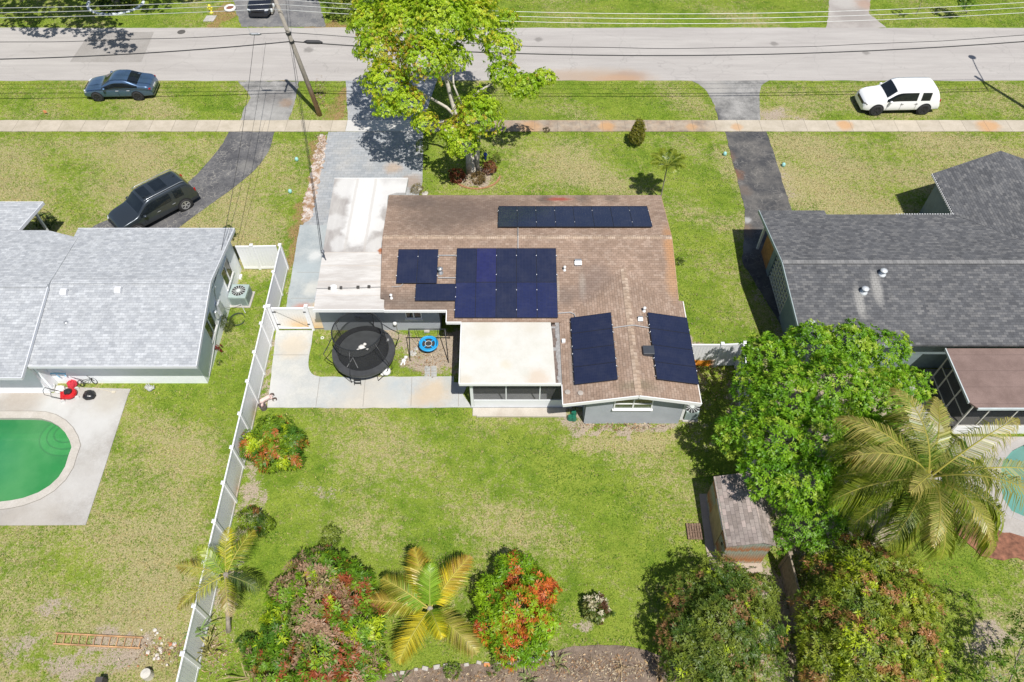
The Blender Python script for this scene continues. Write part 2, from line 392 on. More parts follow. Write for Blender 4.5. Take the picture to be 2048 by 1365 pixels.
def jag(pts, step=.35, amp=.05):
    out = []
    n = len(pts)
    for i in range(n):
        a = Vector(pts[i]); b = Vector(pts[(i+1)%n]); L = (b-a).length; k = max(1, int(L/step))
        if abs(a.x) > 42 or abs(b.x) > 42: k = min(k, 260)
        for j in range(k):
            q = a.lerp(b, j/k); nn = Vector((b.y-a.y, a.x-b.x)).normalized() if L > 0 else Vector((0,0))
            e = random.uniform(-amp, amp) if j else random.uniform(-amp, amp)*.4; out.append((q.x+nn.x*e, q.y+nn.y*e))
    return out
def smooth_line(pts, k=6):
    out = []; n = len(pts)
    for i in range(n-1):
        p0 = Vector(pts[max(i-1,0)]); p1 = Vector(pts[i]); p2 = Vector(pts[i+1]); p3 = Vector(pts[min(i+2,n-1)])
        for j in range(k):
            t = j/k; out.append(tuple(.5*((2*p1)+(-p0+p2)*t+(2*p0-5*p1+4*p2-p3)*t*t+(-p0+3*p1-3*p2+p3)*t**3)))
    out.append(tuple(pts[-1])); return out
EXCL = []
def sheet(name, pts, z, mat, jagged=0.0, step=.35):
    EXCL.append(list(pts))
    m = MB(); m.prism(jag(pts, step, jagged) if jagged else pts, -.06, z); return tag(m.build(name, mat), kind='structure')

# road, verge crossings, sidewalk
def road_mat():
    g = NG('road'); p = g.pos()
    c = g.mix(g.ramp(g.noise(p, .5, 6, .65, (.25,1.6,1)), [(.35, 0.0), (.65, 1.0)]), (.35,.325,.305), (.41,.385,.36))
    c = g.mix(1.0, c, g.ramp(g.noise(p, 1.6, 5, .7, (.12,2.4,1)), [(.35, .93), (.65, 1.05)]), 'MULTIPLY')
    c = g.mix(1.0, c, g.ramp(g.noise(p, 40, 3, .8), [(.25, .82), (.75, 1.16)]), 'MULTIPLY')
    vo = g.n('ShaderNodeTexVoronoi', feature='DISTANCE_TO_EDGE'); vo.inputs['Scale'].default_value = .22
    nn = g.n('ShaderNodeTexNoise'); nn.inputs['Scale'].default_value = 1.2; g.l(p, nn.inputs['Vector']); av = g.n('ShaderNodeVectorMath', operation='ADD'); g.l(p, av.inputs[0]); g.l(nn.outputs['Color'], av.inputs[1]); g.l(av.outputs[0], vo.inputs['Vector'])
    c = g.mix(g.math('MULTIPLY', g.ramp(vo.outputs['Distance'], [(0.0, 1.0), (.006, 0.0)]), .3), c, (.16,.15,.14))
    for (x, y, r, col, a, sx) in ((6.5,47.0,1.1,(.36,.28,.21),.75,.35),(3.8,47.2,.8,(.36,.27,.2),.6,.3),(8.3,47.3,.6,(.30,.2,.14),.6,.5),(7.5,46.9,.5,(.40,.25,.15),.6,.3)):
        c = g.mix(g.math('MULTIPLY', blob(g, x, y, r, .6, .3, sx), a), c, col)
    for (x, y, r) in ((19.5,51.4,.3),(-15,50.6,.35),(-9,49,.5),(26,50.2,.25),(2,52,.3)):
        c = g.mix(g.math('MULTIPLY', blob(g, x, y, r, .4, .6), .55), c, (.12,.11,.1))
    g.base(c); g.rough(.85); g.bump(g.noise(p, 60, 2, .8), .2, .01); return g.m
sheet('road', [(-140,46.72),(140,46.72),(140,53.6),(-140,53.6)], .02, road_mat(), .05, .5)
sheet('road_patch', [AX(140,125),AX(283,125),AX(308,65),AX(181,65)], .024, asphalt('patch_asphalt', (.265,.245,.225), (.30,.28,.26), crackamt=.15))
def walk_mat():
    g = NG('sidewalk'); p = g.pos(); sep = g.n('ShaderNodeSeparateXYZ'); g.l(p, sep.inputs[0])
    ti = g.math('DIVIDE', sep.outputs[0], 1.5); fl = g.math('FLOOR', ti); wn = g.n('ShaderNodeTexWhiteNoise', noise_dimensions='1D'); g.l(fl, wn.inputs['W'])
    c = g.mix(g.ramp(g.noise(p, 1.1, 6, .7), [(.35, 0.0), (.65, 1.0)]), (.40,.35,.27), (.50,.44,.355))
    c = g.mix(1.0, c, g.ramp(wn.outputs['Value'], [(0.0, .93), (1.0, 1.03)]), 'MULTIPLY')
    # the worn dark and rust stained run opposite the front lawn
    e = g.math('MULTIPLY', sstep(g, sep.outputs[0], -2.0, -.8), sstep(g, sep.outputs[0], 14.4, 12.2))
    c = g.mix(g.math('MULTIPLY', e, g.ramp(g.noise(p, .9, 5, .7), [(.3, .35), (.6, .9)])), c, g.mix(g.ramp(g.noise(p, 2.5, 5, .7), [(.4, 0.0), (.62, 1.0)]), (.20,.15,.115), (.33,.235,.16)))
    for (x, y, r, a) in ((6.3,41.5,.5,.7),(14.9,41.4,.35,.6),(22.1,41.6,.5,.75),(31.6,41.5,.7,.75),(11.9,41.4,.35,.6),(1.2,41.4,.7,.5)):
        c = g.mix(g.math('MULTIPLY', blob(g, x, y, r, .5, .5), a), c, (.50,.27,.11))
    jf = g.math('FRACT', ti); j = g.math('LESS_THAN', jf, .018)
    c = g.mix(g.math('MULTIPLY', j, .7), c, (.17,.14,.11))
    c = g.mix(1.0, c, g.ramp(g.noise(p, 35, 3, .8), [(.25, .82), (.75, 1.14)]), 'MULTIPLY')
    g.base(c); g.rough(.9); return g.m
WM = walk_mat()
sheet('sidewalk', [(-140,40.97),(-11.0,40.97),(-11.0,42.15),(-140,42.15)], .05, WM, .02)
o = sheet('sidewalk', [(-5.75,40.97),(140,40.97),(140,42.15),(-5.75,42.15)], .05, WM, .02)
sheet('sidewalk', [(-10.99,40.97),(-5.76,40.97),(-5.76,42.15),(-10.99,42.15)], .056, concrete('new_concrete', (.50,.485,.46), (.56,.545,.52), grain=.05))
def paver_mat():
    g = NG('pavers'); p = g.pos()
    br = g.n('ShaderNodeTexBrick', offset=.5); g.l(p, br.inputs['Vector']); br.inputs['Color1'].default_value = (0,0,0,1); br.inputs['Color2'].default_value = (1,1,1,1); br.inputs['Scale'].default_value = 1
    br.inputs['Brick Width'].default_value = .42; br.inputs['Row Height'].default_value = .24; br.inputs['Mortar Size'].default_value = .011
    c = g.ramp(br.outputs['Color'], [(0.0, (.27,.285,.30)), (.5, (.305,.32,.335)), (1.0, (.35,.36,.37))])
    c = g.mix(g.ramp(g.noise(p, .7, 5, .7), [(.45, 0.0), (.7, .55)]), c, (.42,.40,.37))
    c = g.mix(1.0, c, g.ramp(g.noise(p, 20, 3, .8), [(.25, .8), (.75, 1.2)]), 'MULTIPLY')
    c = g.mix(g.math('MULTIPLY', br.outputs['Fac'], .35), c, (.16,.155,.15))
    for (x, y, r, col, a) in ((-7.5,37.3,.5,(.42,.27,.15),.5),(-6.2,36,.6,(.30,.2,.13),.6),(-9,44,.7,(.5,.49,.47),.5)):
        c = g.mix(g.math('MULTIPLY', blob(g, x, y, r, .6, .6), a), c, col)
    g.base(c); g.rough(.85); g.bump(g.math('MULTIPLY', br.outputs['Fac'], -1.0), .4, .01); return g.m
PV = paver_mat()
sheet('paver_driveway', [(-11.75,46.72),(-10.98,42.16),(-5.95,42.16),(-5.3,46.72)], .022, PV, .02)
sheet('paver_driveway', [AX(657,265),AX(640,340),AX(607,450),(-10.3,28.0),(-10.3,26.4),(-5.9,26.4),(-5.9,32.0),(-5.55,36),(-5.85,40.96)], .026, PV, .02)
CONC_BLUE = concrete('stained_concrete', (.29,.325,.34), (.40,.425,.425), [(-11.3,25.7,.45,(.45,.19,.13),.75),(-10.3,25.9,.45,(.62,.40,.16),.8),(-10.9,25.0,.5,(.30,.36,.38),.7),(-11.4,28.6,.8,(.33,.38,.40),.6),(-10.9,27.2,.5,(.60,.58,.52),.5),(-11.2,29.7,.4,(.62,.62,.6),.6)], .9)
sheet('concrete_driveway', [AX(600,451),AX(668,451),(-8.6,24.4),(-12.15,24.42),AX(572,617)], .03, CONC_BLUE, .02)
for y in (26.5, 28.4): sheet('joint', [(-12.0,y),(-8.8,y),(-8.8,y+.02),(-12.0,y+.02)], .0335, plain('joint_dirt', (.25,.23,.2), .9))
AB = asphalt('old_asphalt', (.06,.06,.066), (.13,.127,.127), (.34,.32,.28), .75, [(-15.4,38.5,.8,(.25,.235,.21),.5),(-16.8,37.5,.5,(.22,.21,.19),.5)], 2.6)
AG = asphalt('worn_apron', (.15,.147,.14), (.30,.29,.275), (.10,.1,.1), .5, [(-16.4,44.5,.9,(.13,.12,.115),.6),(-15.5,44.1,.45,(.27,.17,.10),.6),(-13.9,44.7,.7,(.16,.15,.14),.6),(-16.5,42.9,1.3,(.36,.35,.33),.5),(13.4,42.7,.8,(.055,.055,.06),.95),(12.3,42.6,.5,(.07,.07,.07),.9),(14,46,1.0,(.36,.34,.31),.6)], 1.5)
sheet('asphalt_driveway', [AX(*p) for p in ((476,163),(598,163),(592,195),(577,243),(480,243),(490,215),(502,196),(490,178))], .014, AG, .06)
sheet('asphalt_driveway', smooth_line([AX(*p) for p in ((549,264),(536,305),(505,345),(455,385),(420,410),(350,462),(300,500))], 5)+smooth_line([AX(*p) for p in ((130,500),(190,452),(240,432),(330,395),(385,358),(427,312),(447,285),(458,264))], 5), .018, AB, .05)
sheet('asphalt_driveway', [AX(*p) for p in ((1372,158),(1545,158),(1522,172),(1519,200),(1520,243),(1436,243),(1430,212),(1414,184),(1396,168))], .014, AG, .05)
AR = asphalt('black_driveway', (.045,.046,.05), (.115,.108,.10), (.30,.28,.25), .5, [(13.6,38.5,.55,(.17,.085,.045),.85),(13.9,36.7,.5,(.18,.09,.05),.8),(12.7,36,.7,(.26,.25,.24),.55),(13.4,33.9,.5,(.36,.35,.34),.55),(12.6,39.6,.6,(.19,.17,.15),.6),(12.9,37.4,.5,(.24,.225,.21),.55),(13.6,31.8,.5,(.2,.13,.08),.6),(13.2,30.4,.6,(.22,.21,.2),.6),(12.5,38.3,.35,(.27,.26,.25),.7),(14.2,35.2,.45,(.13,.10,.08),.7),(13.0,33.2,.3,(.40,.39,.38),.7),(13.9,32.6,.25,(.42,.41,.40),.7)], 2.2)
sheet('asphalt_driveway', [AX(1450,264), AX(1533,264), AX(1583,420), (17.5,30.0),(17.5,24.6),(14.2,24.6),(13.0,29.2),AX(1490,420)], .018, AR, .05)
sheet('asphalt_driveway', [AX(482,54)]+[(-22.3,58),(-22.3,75),(-15.5,75),(-15.5,58)]+[AX(652,54)], .016, asphalt('far_asphalt', (.12,.12,.125), (.20,.195,.19), (.33,.31,.28), .5), .06)
sheet('concrete_driveway', [AX(1651,57),AX(1656,38),(25.3,58),(25.3,80),(28.9,80),(28.6,58),AX(1738,28),AX(1773,56)], .016, concrete('worn_driveway', (.31,.28,.26), (.39,.36,.33), [(27.8,57,.8,(.36,.2,.12),.5),(26.5,55.5,1.2,(.25,.225,.205),.7),(26.3,57.3,.9,(.42,.40,.37),.6)], .8), .05)
WK = concrete('walkway_concrete', (.39,.405,.40), (.49,.485,.45), [(-3.9,20.4,.75,(.50,.37,.22),.6),(-4.6,19.9,.45,(.49,.39,.27),.5),(-11.3,23.2,.7,(.50,.42,.31),.6),(-8.2,20.9,.8,(.33,.39,.43),.5),(-6,20.4,.8,(.33,.40,.44),.45),(-11.8,20.5,.8,(.52,.51,.49),.6),(-7,19.7,1.6,(.55,.45,.32),.35),(-3,20.9,.4,(.35,.36,.33),.5)], .8)
wk = [AX(553,662),AX(627,662),AX(621,700),AX(617,725)]+smooth_line([AX(617,732),AX(620,743),AX(628,751),AX(641,755)],4)+[AX(908,754),(-2.9,21.0),(-2.2,21.0),AX(926,790),AX(944,816),AX(700,817),AX(535,816),AX(541,765)]
sheet('walkway', wk, .035, WK, .02)
J = plain('joint_dirt', (.25,.23,.2), .9)
for a, b in ((AX(640,756), AX(632,814)), (AX(731,756), AX(726,814)), (AX(824,756), AX(822,814)), (AX(917,785), AX(917,814)), (AX(543,711),AX(617,711))):
    d = (Vector(b)-Vector(a)).normalized(); n_ = Vector((d.y,-d.x))*.011
    sheet('joint', [(a[0]-n_.x,a[1]-n_.y),(b[0]-n_.x,b[1]-n_.y),(b[0]+n_.x,b[1]+n_.y),(a[0]+n_.x,a[1]+n_.y)], .039, J)
gm = NG('white_gravel'); vv = gm.n('ShaderNodeTexVoronoi'); vv.inputs['Scale'].default_value = 13; gm.l(gm.pos(), vv.inputs['Vector'])
gc = gm.ramp(vv.outputs['Color'], [(0.0,(.30,.22,.16)),(.35,(.55,.45,.38)),(.6,(.52,.47,.44)),(1.0,(.62,.60,.58))])
gm.base(gm.mix(gm.ramp(gm.noise(gm.pos(), 2.2, 4, .7), [(.42, 0.0), (.58, .9)]), gc, (.26,.14,.06))); gm.rough(.9); gm.bump(vv.outputs['Distance'], .8, .03)
tag(sheet('gravel_strip', [AX(*p) for p in ((641,270),(655,270),(650,310),(641,350),(632,392),(622,440),(603,452),(606,418),(617,365),(627,315))], .03, gm.m, .12, .15), kind='stuff')

# pool terraces
def poly_ring(inner, outer, z0, z1, name, mat):
    m = MB(); n = len(inner); b = 0
    for i in range(n-1):
        a, b_, c, d = inner[i], inner[i+1], outer[i+1], outer[i]
        m.quad((a[0],a[1],z1),(d[0],d[1],z1),(c[0],c[1],z1),(b_[0],b_[1],z1))
        m.quad((a[0],a[1],z0),(b_[0],b_[1],z0),(b_[0],b_[1],z1),(a[0],a[1],z1)); m.quad((d[0],d[1],z0),(d[0],d[1],z1),(c[0],c[1],z1),(c[0],c[1],z0))
    return tag(m.build(name, mat), kind='structure')
DK = concrete('pool_deck_concrete', (.32,.295,.265), (.44,.425,.40), [(-22.3,19.6,1.0,(.52,.52,.505),.7),(-20.4,18.7,1.4,(.51,.505,.49),.75),(-24,20,1.0,(.36,.31,.26),.6),(-19.6,15.6,1.0,(.48,.465,.44),.5),(-21.2,13.8,1.4,(.40,.365,.32),.5),(-19.8,19.9,.7,(.40,.37,.32),.6)], .7)
def deck(name, outer, hole_poly, z, mat):
    # bridge the outline to the hole with one slit so that it stays a simple polygon
    m = MB(); EXCL.append(list(outer))
    for t in tessellate_polygon([[Vector((p[0],p[1],0)) for p in outer], [Vector((p[0],p[1],0)) for p in hole_poly]]):
        al = outer+hole_poly; a, b, c = (al[i] for i in t)
        if (b[0]-a[0])*(c[1]-a[1])-(b[1]-a[1])*(c[0]-a[0]) < 0: b, c = c, b
        m.quad((a[0],a[1],z),(b[0],b[1],z),(c[0],c[1],z))
    for i in range(len(outer)):
        a = outer[i]; b = outer[(i+1)%len(outer)]; m.quad((a[0],a[1],-.06),(b[0],b[1],-.06),(b[0],b[1],z),(a[0],a[1],z))
    return tag(m.build(name, mat), kind='structure')
cop_in = offset(POOLW, -.02); cop_out = offset(POOLW, .36)
deck('pool_deck', [(-32,13.4),AX(172,1051),AX(212,930),AX(256,793),AX(262,779),AX(120,775),(-22.6,20.37),(-32,20.37)], cop_out, .04, DK)
poly_ring(cop_in, cop_out, -.3, .055, 'pool_coping', concrete('coping', (.42,.385,.335), (.50,.465,.42), scale=1.5))
poly_ring(cop_out, offset(POOLW, .385), .0, .057, 'coping_joint', J)
def water_mat(name, c0, c1, dark, dx, dy, dr, tr=.38, depth=None):
    g = NG(name); p = g.pos()
    c = g.mix(g.ramp(g.noise(p, .5, 4, .5), [(.35, 0.0), (.65, 1.0)]), c0, c1)
    c = g.mix(g.math('MULTIPLY', blob(g, dx, dy, dr, .9, .3), .8), c, dark)
    g.base(c); g.rough(.06); g.bump(g.noise(p, 5, 3, .6), .06, .02)
    t = g.n('ShaderNodeBsdfTransparent'); t.inputs[0].default_value = (*[min(1, v*2.2) for v in c1], 1)
    ms = g.n('ShaderNodeMixShader'); ms.inputs[0].default_value = tr; g.l(g.b.outputs[0], ms.inputs[1]); g.l(t.outputs[0], ms.inputs[2]); g.l(ms.outputs[0], g.out.inputs['Surface']); return g.m
def basin(poly, depth, name, mat):
    m = MB(); n = len(poly)
    for i in range(n): a = poly[i]; b = poly[(i+1)%n]; m.quad((a[0],a[1],.0),(a[0],a[1],-depth),(b[0],b[1],-depth),(b[0],b[1],.0))
    for t in tessellate_polygon([[Vector((p[0],p[1],0)) for p in poly]]): m.quad(*[(poly[i][0],poly[i][1],-depth) for i in t])
    return tag(m.build(name, mat), kind='structure')
basin(POOLW, 1.5, 'pool_basin', plain('pool_plaster', (.5,.55,.5), .6))
sx, sy = AX(124,872,-.2)
m = MB()
for i, r in enumerate((.62,1.0,1.38)):
    pts = [(sx+math.cos(a)*r*1.0+.25, sy+math.sin(a)*r*.8+.1) for a in [math.pi*.72+math.pi*1.06*k/16 for k in range(17)]]+[(sx+.75,sy+.3)]
    m.prism(pts, -1.5, -.16-.10*i)
tag(m.build('pool_steps', plain('step_plaster', (.80,.80,.70), .6)), kind='structure')
m = MB()
for i, r in enumerate((.62,1.0,1.38)):
    pts = [Vector((sx+math.cos(a)*r+.25, sy+math.sin(a)*r*.8+.1, -.165-.10*i+.02)) for a in [math.pi*.75+math.pi*.98*k/20 for k in range(21)]]
    m.tube(pts, .03, 5)
tag(m.build('step_edge', plain('tile_edge', (.02,.05,.06), .5)), kind='structure')
m = MB(); 
for t in tessellate_polygon([[Vector((p[0],p[1],0)) for p in POOLW]]): 
    a, b, c = t
    if (POOLW[b][0]-POOLW[a][0])*(POOLW[c][1]-POOLW[a][1])-(POOLW[b][1]-POOLW[a][1])*(POOLW[c][0]-POOLW[a][0]) < 0: b, c = c, b
    m.quad(*[(POOLW[i][0],POOLW[i][1],-.11) for i in (a,b,c)])
tag(m.build('pool_water', water_mat('green_water', (.045,.25,.085), (.11,.34,.14), (.015,.19,.12), -25.4, 16.6, 1.7)), kind='structure')
# right hand pool
basin(POOL2, 1.3, 'pool_basin', plain('pool_plaster2', (.45,.60,.55), .6))
m = MB()
for t in tessellate_polygon([[Vector((p[0],p[1],0)) for p in POOL2]]):
    a, b, c = t
    if (POOL2[b][0]-POOL2[a][0])*(POOL2[c][1]-POOL2[a][1])-(POOL2[b][1]-POOL2[a][1])*(POOL2[c][0]-POOL2[a][0]) < 0: b, c = c, b
    m.quad(*[(POOL2[i][0],POOL2[i][1],-.1) for i in (a,b,c)])
tag(m.build('pool_water', water_mat('teal_water', (.15,.33,.29), (.20,.40,.35), (.10,.27,.24), 23, 12, 2, .3)), kind='structure')
p2o = offset(POOL2, .3)
deck('pool_deck', [(17.9,17.9),(30,17.9),AX(2200,1105),AX(1935,1052)], p2o, .04, concrete('far_deck', (.34,.31,.28), (.42,.39,.36), scale=.8))
poly_ring(POOL2+[POOL2[0]], p2o+[p2o[0]], -.3, .05, 'pool_coping', concrete('coping2', (.33,.31,.29), (.40,.38,.36)))
sheet('mulch_bed', [AX(1890,1040),AX(1945,1050),AX(2200,1105),AX(2200,1128),AX(2050,1122),AX(1960,1112)], .045, plain('red_mulch', (.23,.10,.06), .95, var=.6, scale=4), .12, .3)

# planting bed at the near edge
sb = smooth_line([AX(*p) for p in ((560,1368),(700,1362),(760,1349),(850,1337),(930,1328),(1020,1326),(1080,1317),(1110,1304),(1150,1294),(1200,1291),(1260,1295),(1310,1308),(1345,1325),(1400,1368))], 3)
gs = NG('bed_soil'); p_ = gs.pos()
vs_ = gs.n('ShaderNodeTexVoronoi'); vs_.inputs['Scale'].default_value = 9; gs.l(p_, vs_.inputs['Vector'])
c_ = gs.mix(gs.ramp(gs.noise(p_, 2.2, 6, .7), [(.35, 0.0), (.65, 1.0)]), (.13,.095,.07), (.25,.19,.145))
c_ = gs.mix(gs.math('MULTIPLY', gs.ramp(gs.noise(p_, 9, 4, .8), [(.55, 0.0), (.68, 1.0)]), .8), c_, (.38,.28,.20))
c_ = gs.mix(1.0, c_, gs.ramp(gs.noise(p_, 30, 3, .85), [(.25, .5), (.75, 1.6)]), 'MULTIPLY')
gs.base(c_); gs.rough(.95); gs.bump(gs.noise(p_, 14, 5, .8), 1.0, .06)
sheet('planting_bed', sb+[(7,3.5),(-6,3.5)], .03, gs.m, .06, .2)

# ------------------------------------------------------------ houses
CAMP = Vector((0,0,CAMH))
def RAY(px, py):
    u = (px-1024)/FPX; v = (py-682.5)/FPX; return Vector((u, _c - v*_s, -_s - v*_c))
def on_plane(px, py, p0, n):
    d = RAY(px, py); p0 = Vector(p0); n = Vector(n); t = (p0-CAMP).dot(n)/d.dot(n); return CAMP+d*t
def on_y(px, py, y): return on_plane(px, py, (0,y,0), (0,1,0))
def on_x(px, py, x): return on_plane(px, py, (x,0,0), (1,0,0))
def slab(m, pts, t=.14):
    n = len(pts); b = len(m.v)
    nr = (Vector(pts[1])-Vector(pts[0])).cross(Vector(pts[2])-Vector(pts[1]))
    if nr.z < 0: pts = pts[::-1]
    m.v += [tuple(p) for p in pts] + [(p[0],p[1],p[2]-t) for p in pts]
    m.f.append(tuple(range(b, b+n))); m.m.append(0); m.f.append(tuple(range(b+2*n-1, b+n-1, -1))); m.m.append(0)
    for i in range(n): j = (i+1) % n; m.f.append((b+i, b+n+i, b+n+j, b+j)); m.m.append(0)
def window(parent, x0, z0, x1, z1, y, mull=1, hbar=False, sill=True, fr=WHITE, glass=None, axis='y', out=-1):
    """window on a wall facing -y (axis y) or +-x (axis x); x0..x1 run along the wall"""
    glass = glass or GLASS; f = MB(); t = .055; d = .05
    def B(m, a0, b0, a1, b1, dd0, dd1):
        p, q = sorted((y+out*dd0, y+out*dd1))
        if axis == 'y': m.box(a0, p, b0, a1, q, b1)
        else: m.box(p, a0, b0, q, a1, b1)
    B(f, x0-t, z0-t, x1+t, z0, .004, d); B(f, x0-t, z1, x1+t, z1+t, .004, d); B(f, x0-t, z0, x0, z1, .004, d); B(f, x1, z0, x1+t, z1, .004, d)
    for k in range(1, mull+1):
        xm = x0+(x1-x0)*k/(mull+1); B(f, xm-t*.6, z0, xm+t*.6, z1, .004, d)
    if hbar: 
        zm = (z0+z1)/2
        for k in range(mull+1):
            a = x0+(x1-x0)*k/(mull+1)+(t*.6 if k else 0); b = x0+(x1-x0)*(k+1)/(mull+1)-(t*.6 if k < mull else 0); B(f, a, zm-.02, b, zm+.02, .004, d)
    w_ = f.build('window', fr, parent)
    g = MB()
    B(g, x0+.002, z0+.002, x1-.002, z1-.002, .003, .015); g.build('pane', glass, w_)
    if sill: s_ = MB(); B(s_, x0-.1, z0-t-.05, x1+.1, z0-t-.002, .004, .12 if axis == 'y' else .06); s_.build('sill', fr, w_)
    return w_
GLASS = plain('window_glass', (.03,.04,.045), .05, 0, var=.3, scale=1.5, spec=.8)
GREYW = plain('grey_stucco', (.36,.385,.42), .9, var=.10, scale=1.2)
def pipe_vent(parent, p, h=.35, r=.05, name='vent_pipe', hood=True, col=None):
    p = Vector(p); m = MB(); m.lathe((p.x,p.y,p.z-.1), [(r*1.7,0),(r*1.7,.13),(r,.16),(r,h)], 10)
    if hood: m.lathe((p.x,p.y,p.z+h-.1), [(r*.8,0),(r*1.6,.02),(r*1.6,.07),(r*.4,.12)], 10)
    return m.build(name, col or WHITE, parent, True)
def box_vent(parent, p, w_=.34, d=.30, h=.2, col=None):
    p = Vector(p); m = MB(); x, y, z = p
    m.add([(x-w_/2,y-d/2,z-.12),(x+w_/2,y-d/2,z-.12),(x+w_/2,y+d/2,z-.12),(x-w_/2,y+d/2,z-.12),(x-w_/2,y-d/2,z+h*.55),(x+w_/2,y-d/2,z+h*.55),(x+w_/2,y+d/2,z+h),(x-w_/2,y+d/2,z+h),(x-w_/2,y,z+h),(x+w_/2,y,z+h)],
      [(0,1,5,4),(1,2,6,9,5),(2,3,7,6),(3,0,4,8,7),(4,5,9,8),(8,9,6,7)]); return m.build('roof_vent', col or STEEL, parent)

# --- main house
SL = .9/4.15
def zs(y): return 3.6-(27.6-y)*SL
def zn(y): return 3.6-(y-27.6)*SL
H1 = thing('brown_roof_house', 'grey house with brown shingle roof, white carport and screened porch in the middle', 'house', (0,26,0))
def brown_patch(g, c):
    p = g.pos()
    for (x, y, r, col, a, sx, sy) in ((-3.6,29.8,1.7,(.09,.07,.06),.6,.8,1),(-5.4,31.1,.9,(.08,.065,.06),.55,.7,1.3),(-1.2,30.4,1.2,(.11,.08,.07),.5,.6,1),(1.8,31.3,.35,(.05,.04,.035),.6,1,.8),(3.9,31.4,.4,(.05,.04,.035),.5,1,.8),(2.6,31.35,.5,(.30,.06,.04),.85,.8,3),(5.5,31.4,.4,(.06,.05,.04),.4,1,1),
                              (8.1,27,.5,(.42,.22,.10),.8,1.6,.35),(8.0,25,.4,(.42,.24,.12),.6,1.4,.5),(-6.4,24.1,.4,(.10,.08,.07),.6,.8,1),(-4.2,23.9,1.0,(.12,.10,.085),.55,.5,1.6),(2.6,24.2,.5,(.12,.10,.09),.5,1,1),
                              (2.9,20,.3,(.24,.21,.19),.7,1.5,.25),(3.5,24.8,.25,(.42,.37,.31),.6,1.6,.4),(2.25,24.5,.2,(.42,.37,.31),.5,2,.3),(4.2,25.3,.5,(.14,.11,.1),.45,.7,.7),(3.6,24.4,.35,(.14,.11,.1),.45,.7,.7),(5.6,18.7,.6,(.13,.12,.07),.5,.8,2)):
        c = g.mix(g.math('MULTIPLY', blob(g, x, y, r, .7, .45, sx, sy), a), c, col)
    return c
BROWN = shingle('brown_shingles', [(.27,.19,.14),(.295,.208,.155),(.32,.23,.175),(.355,.265,.205)], (.13,.09,.07), .15, patch=brown_patch)
m = MB()
slab(m, [(-6.85,31.78,zn(31.78)),(8.28,31.78,zn(31.78)),(8.2,27.6,3.6),(-6.66,27.6,3.6)])
slab(m, [(-6.66,27.6,3.6),(8.2,27.6,3.6),(8.2,23.4,zs(23.4)),(5.6,25.94,3.24),(2.46,22.85,zs(22.85)),(-3.18,22.85,zs(22.85)),(-3.18,23.48,zs(23.48)),(-6.28,23.48,zs(23.48)),(-6.30,24.1,zs(24.1)),(-6.5,24.15,zs(24.15))])
slab(m, [(2.3,18.12,2.535),(5.6,18.12,3.245),(5.6,25.95,3.245),(2.46,22.87,2.573),(2.3,22.75,2.535)])
slab(m, [(5.6,18.12,3.245),(8.46,18.12,2.63),(8.46,24.1,2.63),(8.2,24.1,2.68),(8.2,23.4,2.69),(5.6,25.95,3.245)])
roof1 = m.build('roof', BROWN, H1)
RC = shingle('ridge_caps', [(.30,.215,.16),(.40,.30,.22),(.46,.36,.28)], (.10,.065,.05), .15, bw=.2, rh=.3)
m = MB(); k = 0
x = -6.6
while x < 8.1:
    m.add([(x,27.45,3.575),(x+.19,27.45,3.575),(x+.19,27.6,3.618),(x,27.6,3.618),(x+.19,27.75,3.575),(x,27.75,3.575)], [(0,1,2,3),(3,2,4,5)]); x += .2
m.build('ridge_cap', RC, roof1); m = MB()
y = 18.15
while y < 25.7:
    m.add([(5.45,y,3.225),(5.6,y,3.263),(5.6,y+.19,3.263),(5.45,y+.19,3.225),(5.75,y,3.225),(5.75,y+.19,3.225)], [(0,1,2,3),(1,4,5,2)]); y += .2
m.build('ridge_cap', RC, roof1)
m = MB()   # fascia and gutters
def fas(a, b, h=.17, t=.04): 
    m.bar((a[0],a[1],a[2]-.09), (b[0],b[1],b[2]-.09), t, h)
fas((-6.28,23.455,zs(23.48)),(-3.2,23.455,zs(23.48))); fas((-3.2,22.825,zs(22.85)),(-2.46,22.825,zs(22.85))); fas((-3.205,22.83,zs(22.85)),(-3.205,23.44,zs(23.48)))
fas((2.28,18.095,2.55),(5.6,18.095,3.26),.2); fas((5.6,18.095,3.26),(8.48,18.095,2.64),.2); fas((8.48,18.11,2.62),(8.48,24.1,2.62)); fas((2.278,18.11,2.53),(2.278,19.2,2.53))
fas((-6.86,31.8,2.66),(8.3,31.8,2.66),.12)
m.build('fascia', WHITE, roof1); m = MB(); fas((8.3,31.78,2.66),(8.22,27.62,3.56),.14); fas((8.22,27.6,3.56),(8.22,24.12,2.81),.14)
m.build('fascia', plain('rusty_edge', (.40,.26,.16), .8, var=.3), roof1)
m = MB(); m.box(-9.85,24.33,0,-3.73,24.5,2.52); m.box(-9.85,24.51,0,-9.7,26.8,2.5); m.box(-6.3,24.51,0,-6.15,31.3,2.55); m.box(-6.14,31.15,0,7.9,31.3,2.55)
m.box(-3.9,24.52,0,-3.73,25.5,2.6); m.box(-3.7,25.35,0,3.4,25.5,2.75); m.box(3.43,18.66,0,3.58,25.34,2.6); m.box(7.8,18.66,0,7.95,31.14,2.5)
yy = 18.64
m.add([(3.43,yy,0),(7.95,yy,0),(7.95,yy,2.50),(5.6,yy,3.08),(3.43,yy,2.58),(3.43,yy+.14,0),(7.95,yy+.14,0),(7.95,yy+.14,2.50),(5.6,yy+.14,3.08),(3.43,yy+.14,2.58)], [(0,1,2,3,4),(0,5,6,1),(1,6,7,2),(4,9,5,0),(9,8,7,6,5)])
m.build('wall', GREYW, H1)
